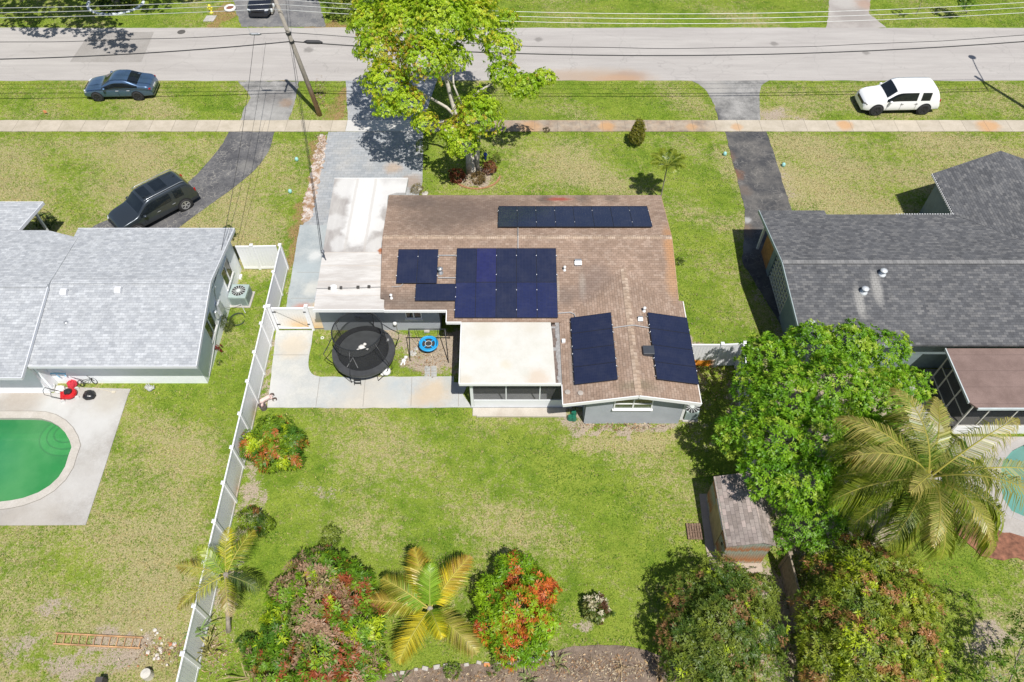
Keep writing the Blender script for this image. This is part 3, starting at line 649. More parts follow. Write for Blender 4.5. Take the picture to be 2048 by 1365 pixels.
a = on_y(812,624,24.33); b = on_y(842,633,24.33); window(H1, a.x, b.z-.08, b.x, a.z+.25, 24.33, 1)
a = on_y(1232,801,18.64); b = on_y(1301,816,18.64); 
GL2 = plain('reflecting_glass', (.07,.10,.05), .05, 0, var=.6, scale=5, spec=.8)
window(H1, a.x, b.z, b.x, a.z+.12, 18.64, 1, True, glass=GL2)
window(H1, 20.0, 1.1, 21.2, 2.1, 7.95, 1, axis='x', out=1)
# soffit patch under the left gable corner
m = MB(); m.add([(2.32,18.14,2.40),(3.42,18.14,2.62),(3.42,22.7,2.62),(2.32,22.7,2.40)], [(0,1,2,3)]); m.build('soffit', WHITE, H1)
# carport
def white_roof_mat():
    g = NG('coated_carport_roof'); p = g.pos(); sep = g.n('ShaderNodeSeparateXYZ'); g.l(p, sep.inputs[0])
    c = g.mix(g.ramp(g.noise(p, 1.4, 6, .7, (1.3,.35,1)), [(.38, 0.0), (.62, 1.0)]), (.30,.275,.26), (.42,.40,.375))
    for (x, y, r, a, sx, sy) in ((-8.05,31.2,1.5,.95,1.6,.5),(-8.3,29.3,.9,.9,1.2,.6),(-7.2,29.4,.6,.9,1.3,1.2),(-6.6,31.8,1.0,.8,1,1),(-9.2,32.4,.9,.75,1.2,1),(-9.6,29.6,.6,.5,1,1),(-9.1,28,.6,.6,1.4,1),(-6.9,27.8,.7,.6,1,1),(-7.0,32.8,1.0,.6,.8,1.4)):
        c = g.mix(g.math('MULTIPLY', blob(g, x, y, r, .25, .38, sx, sy), a), c, (.60,.59,.57))
    k = g.math('LESS_THAN', sep.outputs[1], 27.35)
    c2 = g.mix(g.ramp(g.noise(p, 1.0, 6, .7, (.35,1.8,1)), [(.4, 0.0), (.6, 1.0)]), (.45,.42,.39), (.58,.56,.53))
    c = g.mix(k, c, c2)
    c = g.mix(g.math('MULTIPLY', blob(g, -6.75, 27.45, .22, .3, .6), .95), c, (.33,.10,.03))
    for y in (27.35, 26.4, 25.3, 24.4):
        d = g.math('ABSOLUTE', g.math('SUBTRACT', g.math('ADD', sep.outputs[1], g.math('MULTIPLY', g.noise(p, 2, 4, .6), .08)), y+.04)); c = g.mix(g.math('MULTIPLY', g.math('LESS_THAN', d, .03), .35), c, (.50,.42,.34))
    for x in (-8.75, -7.72):
        d = g.math('ABSOLUTE', g.math('SUBTRACT', g.math('ADD', sep.outputs[0], g.math('MULTIPLY', g.noise(p, 1.4, 4, .6), .12)), x+.06)); 
        c = g.mix(g.math('MULTIPLY', g.math('MULTIPLY', g.math('LESS_THAN', d, .07), g.math('GREATER_THAN', sep.outputs[1], 27.35)), .4), c, (.42,.38,.34))
    c = g.mix(1.0, c, g.ramp(g.noise(p, 25, 3, .8), [(.25, .88), (.75, 1.08)]), 'MULTIPLY')
    g.base(c); g.rough(.7); g.bump(g.noise(p, 6, 4, .7), .2, .01); return g.m
CP = thing('dummy', None, None); bpy.data.objects.remove(CP)
m = MB(); m.prism([(-10.07,33.15),(-5.9,33.15),(-5.95,31.95),(-6.45,31.95),(-6.9,31.75),(-6.55,24.4),(-6.2,24.35),(-6.22,23.5),(-9.72,23.5)], 2.55, 2.72)
for y in (27.35,): pass
cr = m.build('carport_roof', white_roof_mat(), H1)
m = MB(); m.bar((-9.76,23.47,2.63),(-6.25,23.47,2.63),.03,.2); m.bar((-10.09,33.17,2.63),(-5.9,33.17,2.63),.03,.2); m.build('fascia', WHITE, cr)
for (x, y) in ((-9.85,32.8),(-6.4,32.8),(-9.82,29.6)): m = MB(); m.box(x-.05,y-.05,0,x+.05,y+.05,2.54); m.build('post', WHITE, H1)
m = MB(); m.prism([(-10.0,26.8),(-6.3,26.8),(-6.3,33.1),(-10.2,33.1)], 0, .034); m.build('carport_slab', CONC_BLUE, H1)
# screened porch
PW = concrete('porch_roof_coat', (.545,.53,.47), (.60,.585,.54), [(-.3,20.3,.25,(.55,.49,.36),.5),(1.2,19.5,.5,(.50,.36,.24),.5),(-1.4,22.4,.6,(.50,.44,.33),.35),(.9,22.6,.5,(.48,.42,.32),.35),(-2.1,19.4,.3,(.5,.42,.3),.4)], 1.2, rough=.6, grain=.05)
m = MB(); m.prism([(-2.45,22.82),(-2.38,19.28),(2.0,19.28),(1.93,22.0),(1.88,22.82)], 2.43, 2.55); pr = m.build('porch_roof', PW, H1)
m = MB(); m.box(1.94,19.3,2.40,2.27,22.75,2.47); m.build('valley_strip', plain('tarred_strip', (.17,.13,.11), .9, var=.5, scale=5), H1)
m = MB(); y = 19.3
while y < 22.8: m.box(2.12+random.uniform(-.05,.03),y,2.471,2.29,y+.2,2.481+random.uniform(0,.004)); y += .2
m.box(1.95,21.15,2.471,2.12,21.35,2.479); m.box(1.9,22.5,2.471,2.12,22.62,2.479)
m.build('sealant_patch', plain('roof_sealant', (.30,.29,.28), .9, var=.3, scale=9), H1)
m = MB(); m.bar((-2.42,19.25,2.44),(2.26,19.25,2.44),.06,.16); m.bar((-2.47,22.8,2.47),(-2.42,19.26,2.47),.05,.12); m.build('gutter', WHITE, pr)
m = MB(); m.box(-1.98,19.5,0,2.9,25.3,.10); m.build('porch_floor', concrete('porch_floor_paint', (.30,.31,.33), (.40,.41,.42)), H1)
fr = MB(); yf = 19.56
fr.box(-1.98,yf-.03,.1,-1.84,yf+.03,2.42); fr.box(-1.83,yf-.03,.1,3.42,yf+.02,.62)
fr.box(-1.83,yf-.025,2.33,3.42,yf+.025,2.42)
for x in (-.28, 1.32, 2.6): fr.box(x-.025,yf-.025,.621,x+.025,yf+.025,2.329)
fr.box(-1.83,yf-.035,.621,3.42,yf+.03,.68)
for y in (21.2,22.8,24.3): fr.box(-1.95,y-.02,.66,-1.91,y+.02,2.42)
fr.box(-1.97,19.6,.1,-1.9,24.3,.65); fr.box(-1.97,19.6,2.34,-1.9,24.3,2.42)
fr = fr.build('screen_frame', plain('frame_white', (.72,.74,.76), .5, var=.04), H1)
def mesh_mat(name, col, alpha):
    g = NG(name); g.base(col); g.rough(.8); t = g.n('ShaderNodeBsdfTransparent'); ms = g.n('ShaderNodeMixShader'); ms.inputs[0].default_value = alpha
    g.l(t.outputs[0], ms.inputs[1]); g.l(g.b.outputs[0], ms.inputs[2]); g.l(ms.outputs[0], g.out.inputs['Surface']); return g.m
SCREEN = mesh_mat('insect_screen', (.10,.10,.10), .5)
m = MB(); m.quad((-1.83,yf,.68),(3.42,yf,.68),(3.42,yf,2.33),(-1.83,yf,2.33)); m.quad((-1.935,19.6,.65),(-1.935,24.3,.65),(-1.935,24.3,2.34),(-1.935,19.6,2.34)); m.build('screen', SCREEN, fr)
m = MB(); m.box(-1.9,19.05,0,2.6,19.49,.07); m.box(-1.7,18.98,.0,2.6,19.04,.10); m.build('step_slab', concrete('step_concrete', (.40,.35,.29), (.5,.46,.4)), H1)
# downspout at the right gable corner
m = MB(); m.box(7.97,18.66,.3,8.1,18.8,2.4); m.build('downspout', WHITE, H1)
# roof fittings
NS = Vector((0,-SL,1)).normalized(); P0 = Vector((0,27.6,3.6))
def on_s(px, py, up=0): return on_plane(px, py, P0+Vector((0,0,up)), NS)
NW_ = Vector((-.215,0,1)).normalized(); NE_ = Vector((.215,0,1)).normalized(); PR = Vector((5.6,20,3.245))
NN = Vector((0,SL,1)).normalized()
pipe_vent(H1, on_s(881,546), .35, .09, 'roof_vent', True, STEEL)
pipe_vent(H1, on_s(1129,541), .3, .045); pipe_vent(H1, on_s(783,597), .3, .045); box_vent(H1, on_s(1156,528))
p = on_plane(1288,623,PR,NE_); pipe_vent(H1, p, .3, .05); p = on_plane(1280,641,PR,NE_); box_vent(H1, p, .22, .22, .18)
p = on_plane(1296,705,PR,NE_)
m = MB(); m.box(p.x-.26,p.y-.24,p.z-.1,p.x+.26,p.y+.24,p.z+.22); m.build('power_vent', plain('dark_box', (.05,.055,.065), .4), H1, bevel=.02)
p = on_plane(1127,684,PR,NW_); m = MB(); m.box(p.x-.08,p.y-.09,p.z-.05,p.x+.08,p.y+.09,p.z+.12); m.build('roof_vent', WHITE, H1)
for (px, py) in ((1135,785),(1161,787)): 
    p = on_plane(px,py,PR,NW_); m = MB(); m.lathe((p.x,p.y,p.z+.0), [(.13,0),(.13,.035),(.02,.05)], 9); m.build('patch_dome', plain('worn_metal', (.36,.32,.28), .7), H1)
# string lights cable over the carport with clips
m = MB(); pts = [Vector((A(x,y,2.78).x, A(x,y,2.78).y, 2.78)) for x, y in ((632,577),(660,577),(700,576),(740,575),(762,574))]+[on_s(x, y, .05) for x, y in ((790,574),(801,573),(806,568))]
m.tube(pts, .022, 6); cb = m.build('conduit', plain('conduit_grey', (.33,.32,.31), .6), H1)
for (px, py, w_) in ((660,577,.09),(682,576,.06),(716,575,.07),(738,574,.07)):
    p = A(px, py, 2.78); m = MB(); m.box(p.x-w_,p.y-.06,2.722,p.x+w_,p.y+.06,2.84); m.build('clip_block', plain('clip_dark', (.06,.055,.05), .8), cb)
p = A(667,576,2.76); m = MB(); m.lathe((p.x,p.y,2.722), [(.18,0),(.18,.10),(.06,.14)], 12); m.build('junction_box', WHITE, cb)
# service mast
p = A(652,520,2.75); m = MB(); m.tube([(p.x,p.y,2.5),(p.x-.05,p.y,3.35),(p.x+.05,p.y-.15,3.45)], .045, 8); m.lathe((p.x-.05,p.y,3.3), [(.09,0),(.1,.1),(.03,.16)], 8); m.build('service_mast', plain('mast_grey', (.18,.19,.21), .5, .4), H1)
MAST = Vector((p.x-.05, p.y, 3.4))
m = MB(); p = on_y(790,645,24.33); m.ball((p.x,p.y-.08,p.z), .11, 1.2, 10); m.build('wall_light', WHITE, H1, True)
m = MB(); p = on_y(715,636,24.33); m.box(p.x-.13,24.22,p.z-.12,p.x+.13,24.326,p.z+.12); m.build('electric_box', STEEL, H1)
m = MB(); p = on_y(693,648,24.33); m.box(p.x-.55,24.0,0,p.x+.5,24.3,.95); m.build('storage_cabinet', plain('dark_cabinet', (.10,.10,.105), .6), H1) if False else None

# --- solar arrays
def solar_mat(name, c, var):
    g = NG(name); uv = g.co('UV'); br = g.n('ShaderNodeTexBrick', offset=0.0); g.l(uv, br.inputs['Vector']); br.inputs['Scale'].default_value = 1
    br.inputs['Brick Width'].default_value = .166; br.inputs['Row Height'].default_value = .083; br.inputs['Mortar Size'].default_value = .003
    br.inputs['Color1'].default_value = (*c,1); br.inputs['Color2'].default_value = (*[v*var for v in c],1); br.inputs['Mortar'].default_value = (.032,.036,.062,1)
    c2 = g.mix(g.math('MULTIPLY', g.ramp(g.noise(g.pos(), 1.3, 5, .7), [(.45, 0.0), (.75, .4)]), .35), br.outputs['Color'], (.10,.10,.12))
    g.base(c2); g.rough(.22); g.b.inputs['Specular IOR Level'].default_value = .5; g.b.inputs['Coat Weight'].default_value = .3; g.b.inputs['Coat Roughness'].default_value = .08; return g.m
SOL = [solar_mat('solar_cells_blue', (.018,.024,.078), .85), solar_mat('solar_cells_dark', (.016,.021,.050), .9), solar_mat('solar_cells_indigo', (.021,.024,.095), .85)]
SFR = plain('solar_frame', (.03,.032,.045), .35, .3)
RAIL = plain('rail_metal', (.5,.5,.5), .4, .5)
ngrp = 'solar arrays on the brown roof'
def array(label, TL, TR, BL, cols, rows, seq, p0, n, uax):
    n = Vector(n).normalized(); u = Vector(uax).normalized(); u = (u-n*u.dot(n)).normalized(); v = u.cross(n).normalized()   # v runs down slope or across
    tl, tr, bl_ = [on_plane(*q, Vector(p0)+n*.14, n) for q in (TL, TR, BL)]
    if (bl_-tl).dot(v) < 0: v = -v
    W = (tr-tl).dot(u); Hh = (bl_-tl).dot(v)
    t = thing('solar_array', label, 'solar array', tl-n*.14, 0, ngrp)
    pw, ph = W/cols, Hh/rows
    for r_ in range(rows):
        for c in range(cols):
            o0 = tl+u*(pw*c)+v*(ph*r_); ce = o0+u*pw/2+v*ph/2
            m = MB(); m.obox(ce-n*.01, u*(pw/2-.014), v*(ph/2-.014), n*.012); pn = m.build('solar_panel', SOL[seq[(r_*cols+c) % len(seq)]], t)
            m = MB()
            for s_ in (-1,1):
                m.obox(ce+v*s_*(ph/2-.008), u*(pw/2-.003), v*.0055, n*.016); m.obox(ce+u*s_*(pw/2-.008), u*.0055, v*(ph/2-.014), n*.016)
            m.build('panel_frame', SFR, pn)
    m = MB()
    for r_ in range(rows):
        for f_ in (.22,.78):
            a = tl+v*(ph*(r_+f_))-n*.06; m.bar(a-u*.05, a+u*(W+.05), .035, .035, n)
    m.build('mounting_rail', RAIL, t)
    m = MB()
    for r_ in range(rows):
        for c in range(cols+1):
            for f_ in (.22,.78):
                if random.random() < .55: m.obox(tl+u*(pw*c)+v*(ph*(r_+f_))+n*.009, u*.014, v*.022, n*.012)
    m.build('clamp', plain('clamp_metal', (.75,.75,.75), .3), t)
    return t
array('long row of eight dark solar panels on the street side of the brown roof', (997,413), (1294,412), (997,454), 8, 1, [1], P0, NN, (1,0,0))
a2 = array('pair of upright solar panels nearest the white carport roof', (797,499), (877,499), (797,567), 2, 1, [1,1], P0, NS, (1,0,0))
array('single sideways solar panel between the pair and the big array', (832,568), (912,568), (832,602), 1, 1, [1], P0, NS, (1,0,0))
a3 = array('big array of ten blue solar panels in two rows above the screened porch', (914,497), (1112,497), (914,636), 5, 2, [1,2,1,1,1,0,0,1,0,0], P0, NS, (1,0,0))
array('four solar panels on the left slope of the back gable', (1141,636), (1222,625), (1149,770), 1, 4, [1], PR, NW_, (1,0,.215))
array('four solar panels on the right slope of the back gable beside the black vent', (1295,625), (1373,632), (1314,759), 1, 4, [1], PR, NE_, (1,0,-.215))
CON = plain('conduit_metal', (.55,.54,.53), .4, .4)
def conduit(pts): m = MB(); m.tube(pts, .024, 6); m.build('conduit', CON, H1)
conduit([on_s(1035,455+4,.05)+Vector((0,.0,0)) if False else on_plane(1036,456,P0+Vector((0,0,.06)),NN), on_plane(1036,473,P0+Vector((0,0,.1)),NN), on_s(1036,476,.08), on_s(1036,500,.06)])
conduit([on_s(876,511,.1), on_s(915,511,.1)]); conduit([on_s(876,556,.1), on_s(915,556,.1)])
conduit([on_s(1114,627,.08), on_s(1140,625,.08), on_s(1148,628,.1), on_plane(1152,636,PR+Vector((0,0,.1)),NW_)])
conduit([on_plane(1226,656,PR+Vector((0,0,.08)),NW_), on_plane(1262,651,PR+Vector((0,0,.08)),NW_), on_plane(1270,651,PR+Vector((0,0,.08)),NE_), on_plane(1299,656,PR+Vector((0,0,.08)),NE_)])

# --- left house
H2 = thing('pale_roof_house', 'white house with pale grey shingle roof at the left edge next to the green pool', 'house', (-20,24.5,0))
PALE = shingle('pale_shingles', [(.335,.35,.37),(.385,.40,.418),(.415,.43,.445),(.465,.48,.495)], (.28,.29,.31), .05, bw=.27, rh=.14)
s2 = .9/4.35
m = MB()
slab(m, [(-22.55,24.5,3.6),(-14.75,24.5,3.6),(-14.62,20.13,2.7),(-22.55,20.13,2.7)])
slab(m, [(-23.3,29.2,2.63),(-14.92,29.2,2.63),(-14.75,24.5,3.6),(-22.55,24.5,3.6)])
slab(m, [(-42,24.15,3.72),(-22.5,24.15,3.72),(-22.42,19.45,2.74),(-42,19.45,2.74)])
slab(m, [(-42,29.0,2.72),(-24.8,29.0,2.70),(-22.9,28.3,2.85),(-22.5,24.15,3.72),(-42,24.15,3.72)])
slab(m, [(-42,31.2,2.72),(-25.9,31.2,2.72),(-26.35,28.95,2.76),(-42,28.95,2.76)])
r2 = m.build('roof', PALE, H2)
m = MB()
m.bar((-22.5,20.1,2.62),(-14.6,20.1,2.62),.04,.18); m.bar((-42,19.42,2.66),(-22.4,19.42,2.66),.04,.18); m.bar((-22.4,19.44,2.67),(-22.48,24.1,3.64),.04,.16)
m.bar((-14.6,20.12,2.64),(-14.73,24.5,3.54),.04,.18); m.bar((-14.73,24.5,3.54),(-14.9,29.2,2.57),.04,.18); m.bar((-25.88,31.2,2.64),(-26.33,28.97,2.68),.04,.18); m.bar((-23.3,29.22,2.57),(-14.9,29.22,2.57),.04,.14); m.bar((-42,31.22,2.64),(-25.9,31.22,2.64),.04,.14)
m.build('fascia', plain('pale_fascia', (.62,.63,.66), .5, var=.05), r2)
m = MB(); m.bar((-22.5,24.5,3.615),(-14.76,24.5,3.615),.24,.015); m.bar((-42,24.15,3.735),(-22.52,24.15,3.735),.24,.015); m.build('ridge_cap', PALE, r2)
W2 = plain('white_stucco', (.83,.85,.87), .85, var=.05)
m = MB(); m.box(-22.6,20.97,0,-15.15,21.12,2.62); m.box(-15.3,21.13,0,-15.15,28.7,2.5); m.box(-40,20.37,0,-22.75,20.52,2.62); m.box(-22.75,20.53,0,-22.61,21.5,2.6)
m.box(-26.5,28.4,0,-15.31,28.55,2.45); m.add([(-15.16,21.13,2.49),(-15.16,28.7,2.49),(-15.16,24.5,3.4),(-15.3,21.13,2.49),(-15.3,28.7,2.49),(-15.3,24.5,3.4)], [(0,1,2),(5,4,3),(0,2,5,3),(1,4,5,2)])
m.build('wall', W2, H2)
m = MB(); m.box(-26.55,30.85,0,-26.43,30.97,2.6); m.build('porch_post', WHITE, H2)
m = MB(); m.box(-27.5,28.56,0,-24.4,28.9,2.4); m.build('porch_wall', plain('porch_grey', (.2,.2,.23), .8), H2)
DKF = plain('slate_frame', (.30,.35,.38), .5)
a = on_y(270,733,20.97); b = on_y(328,737,20.97); window(H2, a.x, 1.55, b.x, 2.35, 20.97, 1, fr=DKF)
a = on_y(90,735,20.97); b = on_y(205,739,20.97); m = MB(); m.box(a.x,20.9,2.12,b.x,20.966,2.2); m.build('awning_track', DKF, H2)
for (y0, y1) in ((26.4,27.6),(22.9,23.9)): window(H2, y0, .95, y1, 2.1, -15.15, 1, fr=WHITE, axis='x', out=1)
m = MB(); m.box(-15.14,24.6,.9,-14.98,25.0,1.7); m.lathe((-15.05,24.2,1.2), [(.1,0),(.1,.5),(.04,.55)], 8); m.tube([(-15.07,24.8,.0),(-15.07,24.8,.9)], .03, 6); m.tube([(-15.07,24.8,1.7),(-15.02,24.9,2.4),(-14.85,24.9,2.8)], .03, 6); m.build('electric_meter', plain('meter_grey', (.52,.54,.56), .4, .3), H2)
def hang(parent, pts, name='service_cable', r=.018, mat=None): m = MB(); m.tube(pts, r, 5); return m.build(name, mat or BLACK, parent)
hang(H2, [(-15.1,25.1,1.0),(-15.0,25.6,.35),(-14.5,25.9,.25),(-14.2,25.4,.12)], r=.02, mat=plain('cable_grey', (.5,.5,.5), .6))
hang(H2, [(-15.12,21.3,.15),(-15.1,22.5,.5),(-15.1,23.4,.8),(-15.1,24.6,.95)], 'service_cable', .02, plain('cable_grey', (.5,.5,.5), .6))
for (px, py) in ((130,588),(238,584)): 
    p = on_plane(px, py, (0,24.5,3.6), (0,-s2,1)); box_vent(H2, p, .30, .30, .22, plain('pale_vent', (.66,.66,.68), .5))
p = on_plane(132,645,(0,24.5,3.6),(0,-s2,1)); m = MB(); m.ball(p, .11, .5, 8); m.build('vent_pipe', STEEL, H2)

# --- right house
H3 = thing('dark_roof_house', 'house with dark grey shingle roof and breeze-block carport on the right side of the photo', 'house', (24,26,0))
def dark_patch(g, c):
    for (x, y, r, sx, sy) in ((16.9,23.6,.22,1.0,.28),(17.9,24.4,.22,.9,.25)):
        c = g.mix(g.math('MULTIPLY', blob(g, x, y, r, .5, .4, sx, sy), .7), c, (.34,.33,.31))
    return c
DARK = shingle('dark_shingles', [(.082,.084,.090),(.105,.107,.113),(.125,.126,.13),(.165,.163,.162)], (.045,.045,.05), .10, bw=.24, rh=.135, patch=dark_patch)
m = MB()
slab(m, [(13.5,25.82,3.6),(46,25.82,3.6),(46,21.34,2.7),(13.75,21.34,2.7)])
slab(m, [(13.55,30.6,2.64),(17.12,30.6,2.64),(17.1,30.2,2.72),(24.0,30.2,2.72),(27.9,26.25,3.515),(46,26.25,3.515),(46,25.82,3.6),(13.5,25.82,3.6)])
slab(m, [(24.05,33.6,2.7),(27.9,34.6,3.52),(27.9,26.25,3.52),(24.05,30.2,2.72)])
slab(m, [(27.9,34.6,3.52),(31.7,33.6,2.7),(31.7,26.2,2.7),(27.9,26.25,3.52)])
r3 = m.build('roof', DARK, H3)
m = MB(); m.bar((13.52,25.82,3.615),(46,25.82,3.615),.26,.015); m.build('ridge_cap', shingle('dark_caps', [(.17,.17,.17),(.24,.235,.23)], (.06,.06,.06), .1, bw=.2, rh=.3), r3)
m = MB(); F3 = plain('blue_grey_trim', (.30,.36,.37), .6)
m.bar((13.48,25.82,3.54),(13.73,21.34,2.64),.04,.18); m.bar((13.48,25.82,3.54),(13.53,30.6,2.58),.04,.18); m.bar((13.73,21.31,2.63),(18.9,21.31,2.63),.04,.17)
m.build('fascia', F3, r3)
m = MB(); x = 20.9
while x < 24.0: m.box(x,30.21,2.62,x+.07,30.26,2.73); x += .14
y = 30.3
while y < 33.6: m.box(23.98,y,2.60,24.03,y+.07,2.71); y += .16
m.build('drip_edge', plain('pale_drip', (.6,.6,.6), .5), r3)
W3 = plain('teal_grey_wall', (.20,.25,.26), .85, var=.15)
m = MB(); m.box(14.2,21.9,0,14.35,25.2,2.5); m.box(14.2,28.1,0,14.35,28.6,2.5); m.box(14.36,21.9,0,45,22.05,2.5)
m.box(17.6,22.06,0,17.75,30,2.5); m.box(17.76,29.7,0,45,29.85,2.5); m.box(24.3,29.86,0,24.45,33.2,2.5); m.box(24.46,33.05,0,31,33.2,2.6); m.build('wall', W3, H3)
m = MB(); CR = plain('cream_block', (.62,.60,.50), .8)
for iy in range(9):
    for iz in range(8):
        y0 = 25.25+iy*.31; z0 = .15+iz*.29
        m.box(14.22,y0,z0,14.32,y0+.31,z0+.05); m.box(14.22,y0,z0+.051,14.32,y0+.05,z0+.289)
m.build('breeze_block_screen', CR, H3)
m = MB(); m.box(14.22,28.65,.0,14.30,30.0,1.8); m.build('wooden_gate', plain('orange_wood', (.42,.20,.07), .8, var=.4, scale=5), H3)
for y in (30.2,): m = MB(); m.box(14.0,y,0,14.12,y+.12,2.55); m.build('carport_post', WHITE, H3)
for (px, py) in ((1764,549),(1727,585),(1620,652)): 
    p = on_plane(px, py, (0,25.82,3.6), (0,-.2,1)); pipe_vent(H3, p, .32, .11, 'vent_pipe', True, plain('pale_vent2', (.6,.62,.64), .4, .2))
# patio of the right house
zz = 2.4; q = [A(1888,692,zz), A(1931,800,zz), A(1940,818,zz)]
x0 = q[0].x; x1 = q[2].x; y1 = 21.3; y0 = q[2].y
m = MB(); m.prism([(x0,y1),(x0,y0+.3),(x0+.25,y0),(33,y0),(33,y1)], 2.38, 2.46)
pg_ = NG('brown_membrane'); pp = pg_.pos(); sepz = pg_.n('ShaderNodeSeparateXYZ'); pg_.l(pp, sepz.inputs[0])
cc = pg_.mix(pg_.ramp(pg_.noise(pp, .9, 6, .7), [(.35, 0.0), (.65, 1.0)]), (.155,.105,.09), (.215,.15,.13)); cc = pg_.mix(1.0, cc, pg_.ramp(pg_.noise(pp, 30, 4, .8), [(.3, .75), (.7, 1.25)]), 'MULTIPLY')
cc = pg_.mix(pg_.math('MULTIPLY', pg_.math('LESS_THAN', pg_.math('FRACT', pg_.math('MULTIPLY', sepz.outputs[1], 1.1)), .03), .5), cc, (.09,.06,.055)); pg_.base(cc); pg_.rough(.92)
pr3 = m.build('patio_roof', pg_.m, H3)
m = MB(); m.bar((x0-.03,y1,2.42),(x0-.03,y0+.3,2.42),.05,.12); m.bar((x0+.25,y0-.03,2.42),(33,y0-.03,2.42),.06,.14); m.build('fascia', plain('patio_trim', (.5,.55,.56), .5), pr3)
xs_ = x0+.15; ys_ = y0+.15
m = MB(); t = .03; PF = plain('aged_frame', (.50,.48,.44), .6)
for y in (ys_, ys_+1.1, ys_+2.2, y1-.3): m.box(xs_-t,y-t,0,xs_+t,y+t,2.37)
for z in (.55,1.45,2.32): m.bar((xs_,ys_+t,z),(xs_,y1-.3-t,z),.05,.05)
x = xs_+.9
while x < 32: m.box(x-t,ys_-t,.75,x+t,ys_+t,2.37); x += 1.3
m.box(xs_+t,ys_-.03,.70,32,ys_+.03,.749)
fr3 = m.build('screen_frame', PF, H3)
m = MB(); m.quad((xs_,ys_,.0),(xs_,y1-.3,.0),(xs_,y1-.3,2.36),(xs_,ys_,2.36)); m.quad((xs_,ys_,.75),(32,ys_,.75),(32,ys_,2.36),(xs_,ys_,2.36)); m.build('screen', mesh_mat('dark_screen', (.02,.025,.03), .55), fr3)
m = MB(); m.box(xs_+.04,ys_-.04,0,32,ys_+.035,.699); m.build('kick_panel', WHITE, H3)
m = MB(); m.box(xs_,ys_+.05,0,33,21.8,.06); m.build('patio_floor', concrete('patio_floor_c', (.28,.27,.25), (.38,.36,.33)), H3)
m = MB(); m.box(x0-1.5,17.2,.0,x0-.05,21.2,.045); m.build('patio_step', concrete('patio_side_c', (.30,.29,.28), (.36,.35,.33)), H3)

# ------------------------------------------------------------ cars
def split_faces(name_by_mat, me, root, mats):
    """one smooth body cage -> one object per panel kind (and per separate pane)"""
    import bmesh
    bm = bmesh.new(); bm.from_mesh(me); bm.faces.ensure_lookup_table()
    seen = set(); first = {}
    for f in bm.faces:
        if f.index in seen: continue
        st = [f]; comp = []; seen.add(f.index)
        while st:
            q = st.pop(); comp.append(q)
            for e in q.edges:
                for g in e.link_faces:
                    if g.index not in seen and g.material_index == f.material_index: seen.add(g.index); st.append(g)
        vm = {}; vs = []; fs = []; ns = []
        for q in comp:
            idx = []
            for v in q.verts:
                if v.index not in vm: vm[v.index] = len(vs); vs.append(v.co[:]); ns.append(v.normal[:])
                idx.append(vm[v.index])
            fs.append(idx)
        m2 = bpy.data.meshes.new(name_by_mat[f.material_index]); m2.from_pydata(vs, [], fs); m2.update()
        for p in m2.polygons: p.use_smooth = True
        m2.normals_split_custom_set_from_vertices(ns); m2.materials.append(mats[f.material_index])
        o = bpy.data.objects.new(name_by_mat[f.material_index], m2); COL.objects.link(o); o.parent = root
    bm.free()
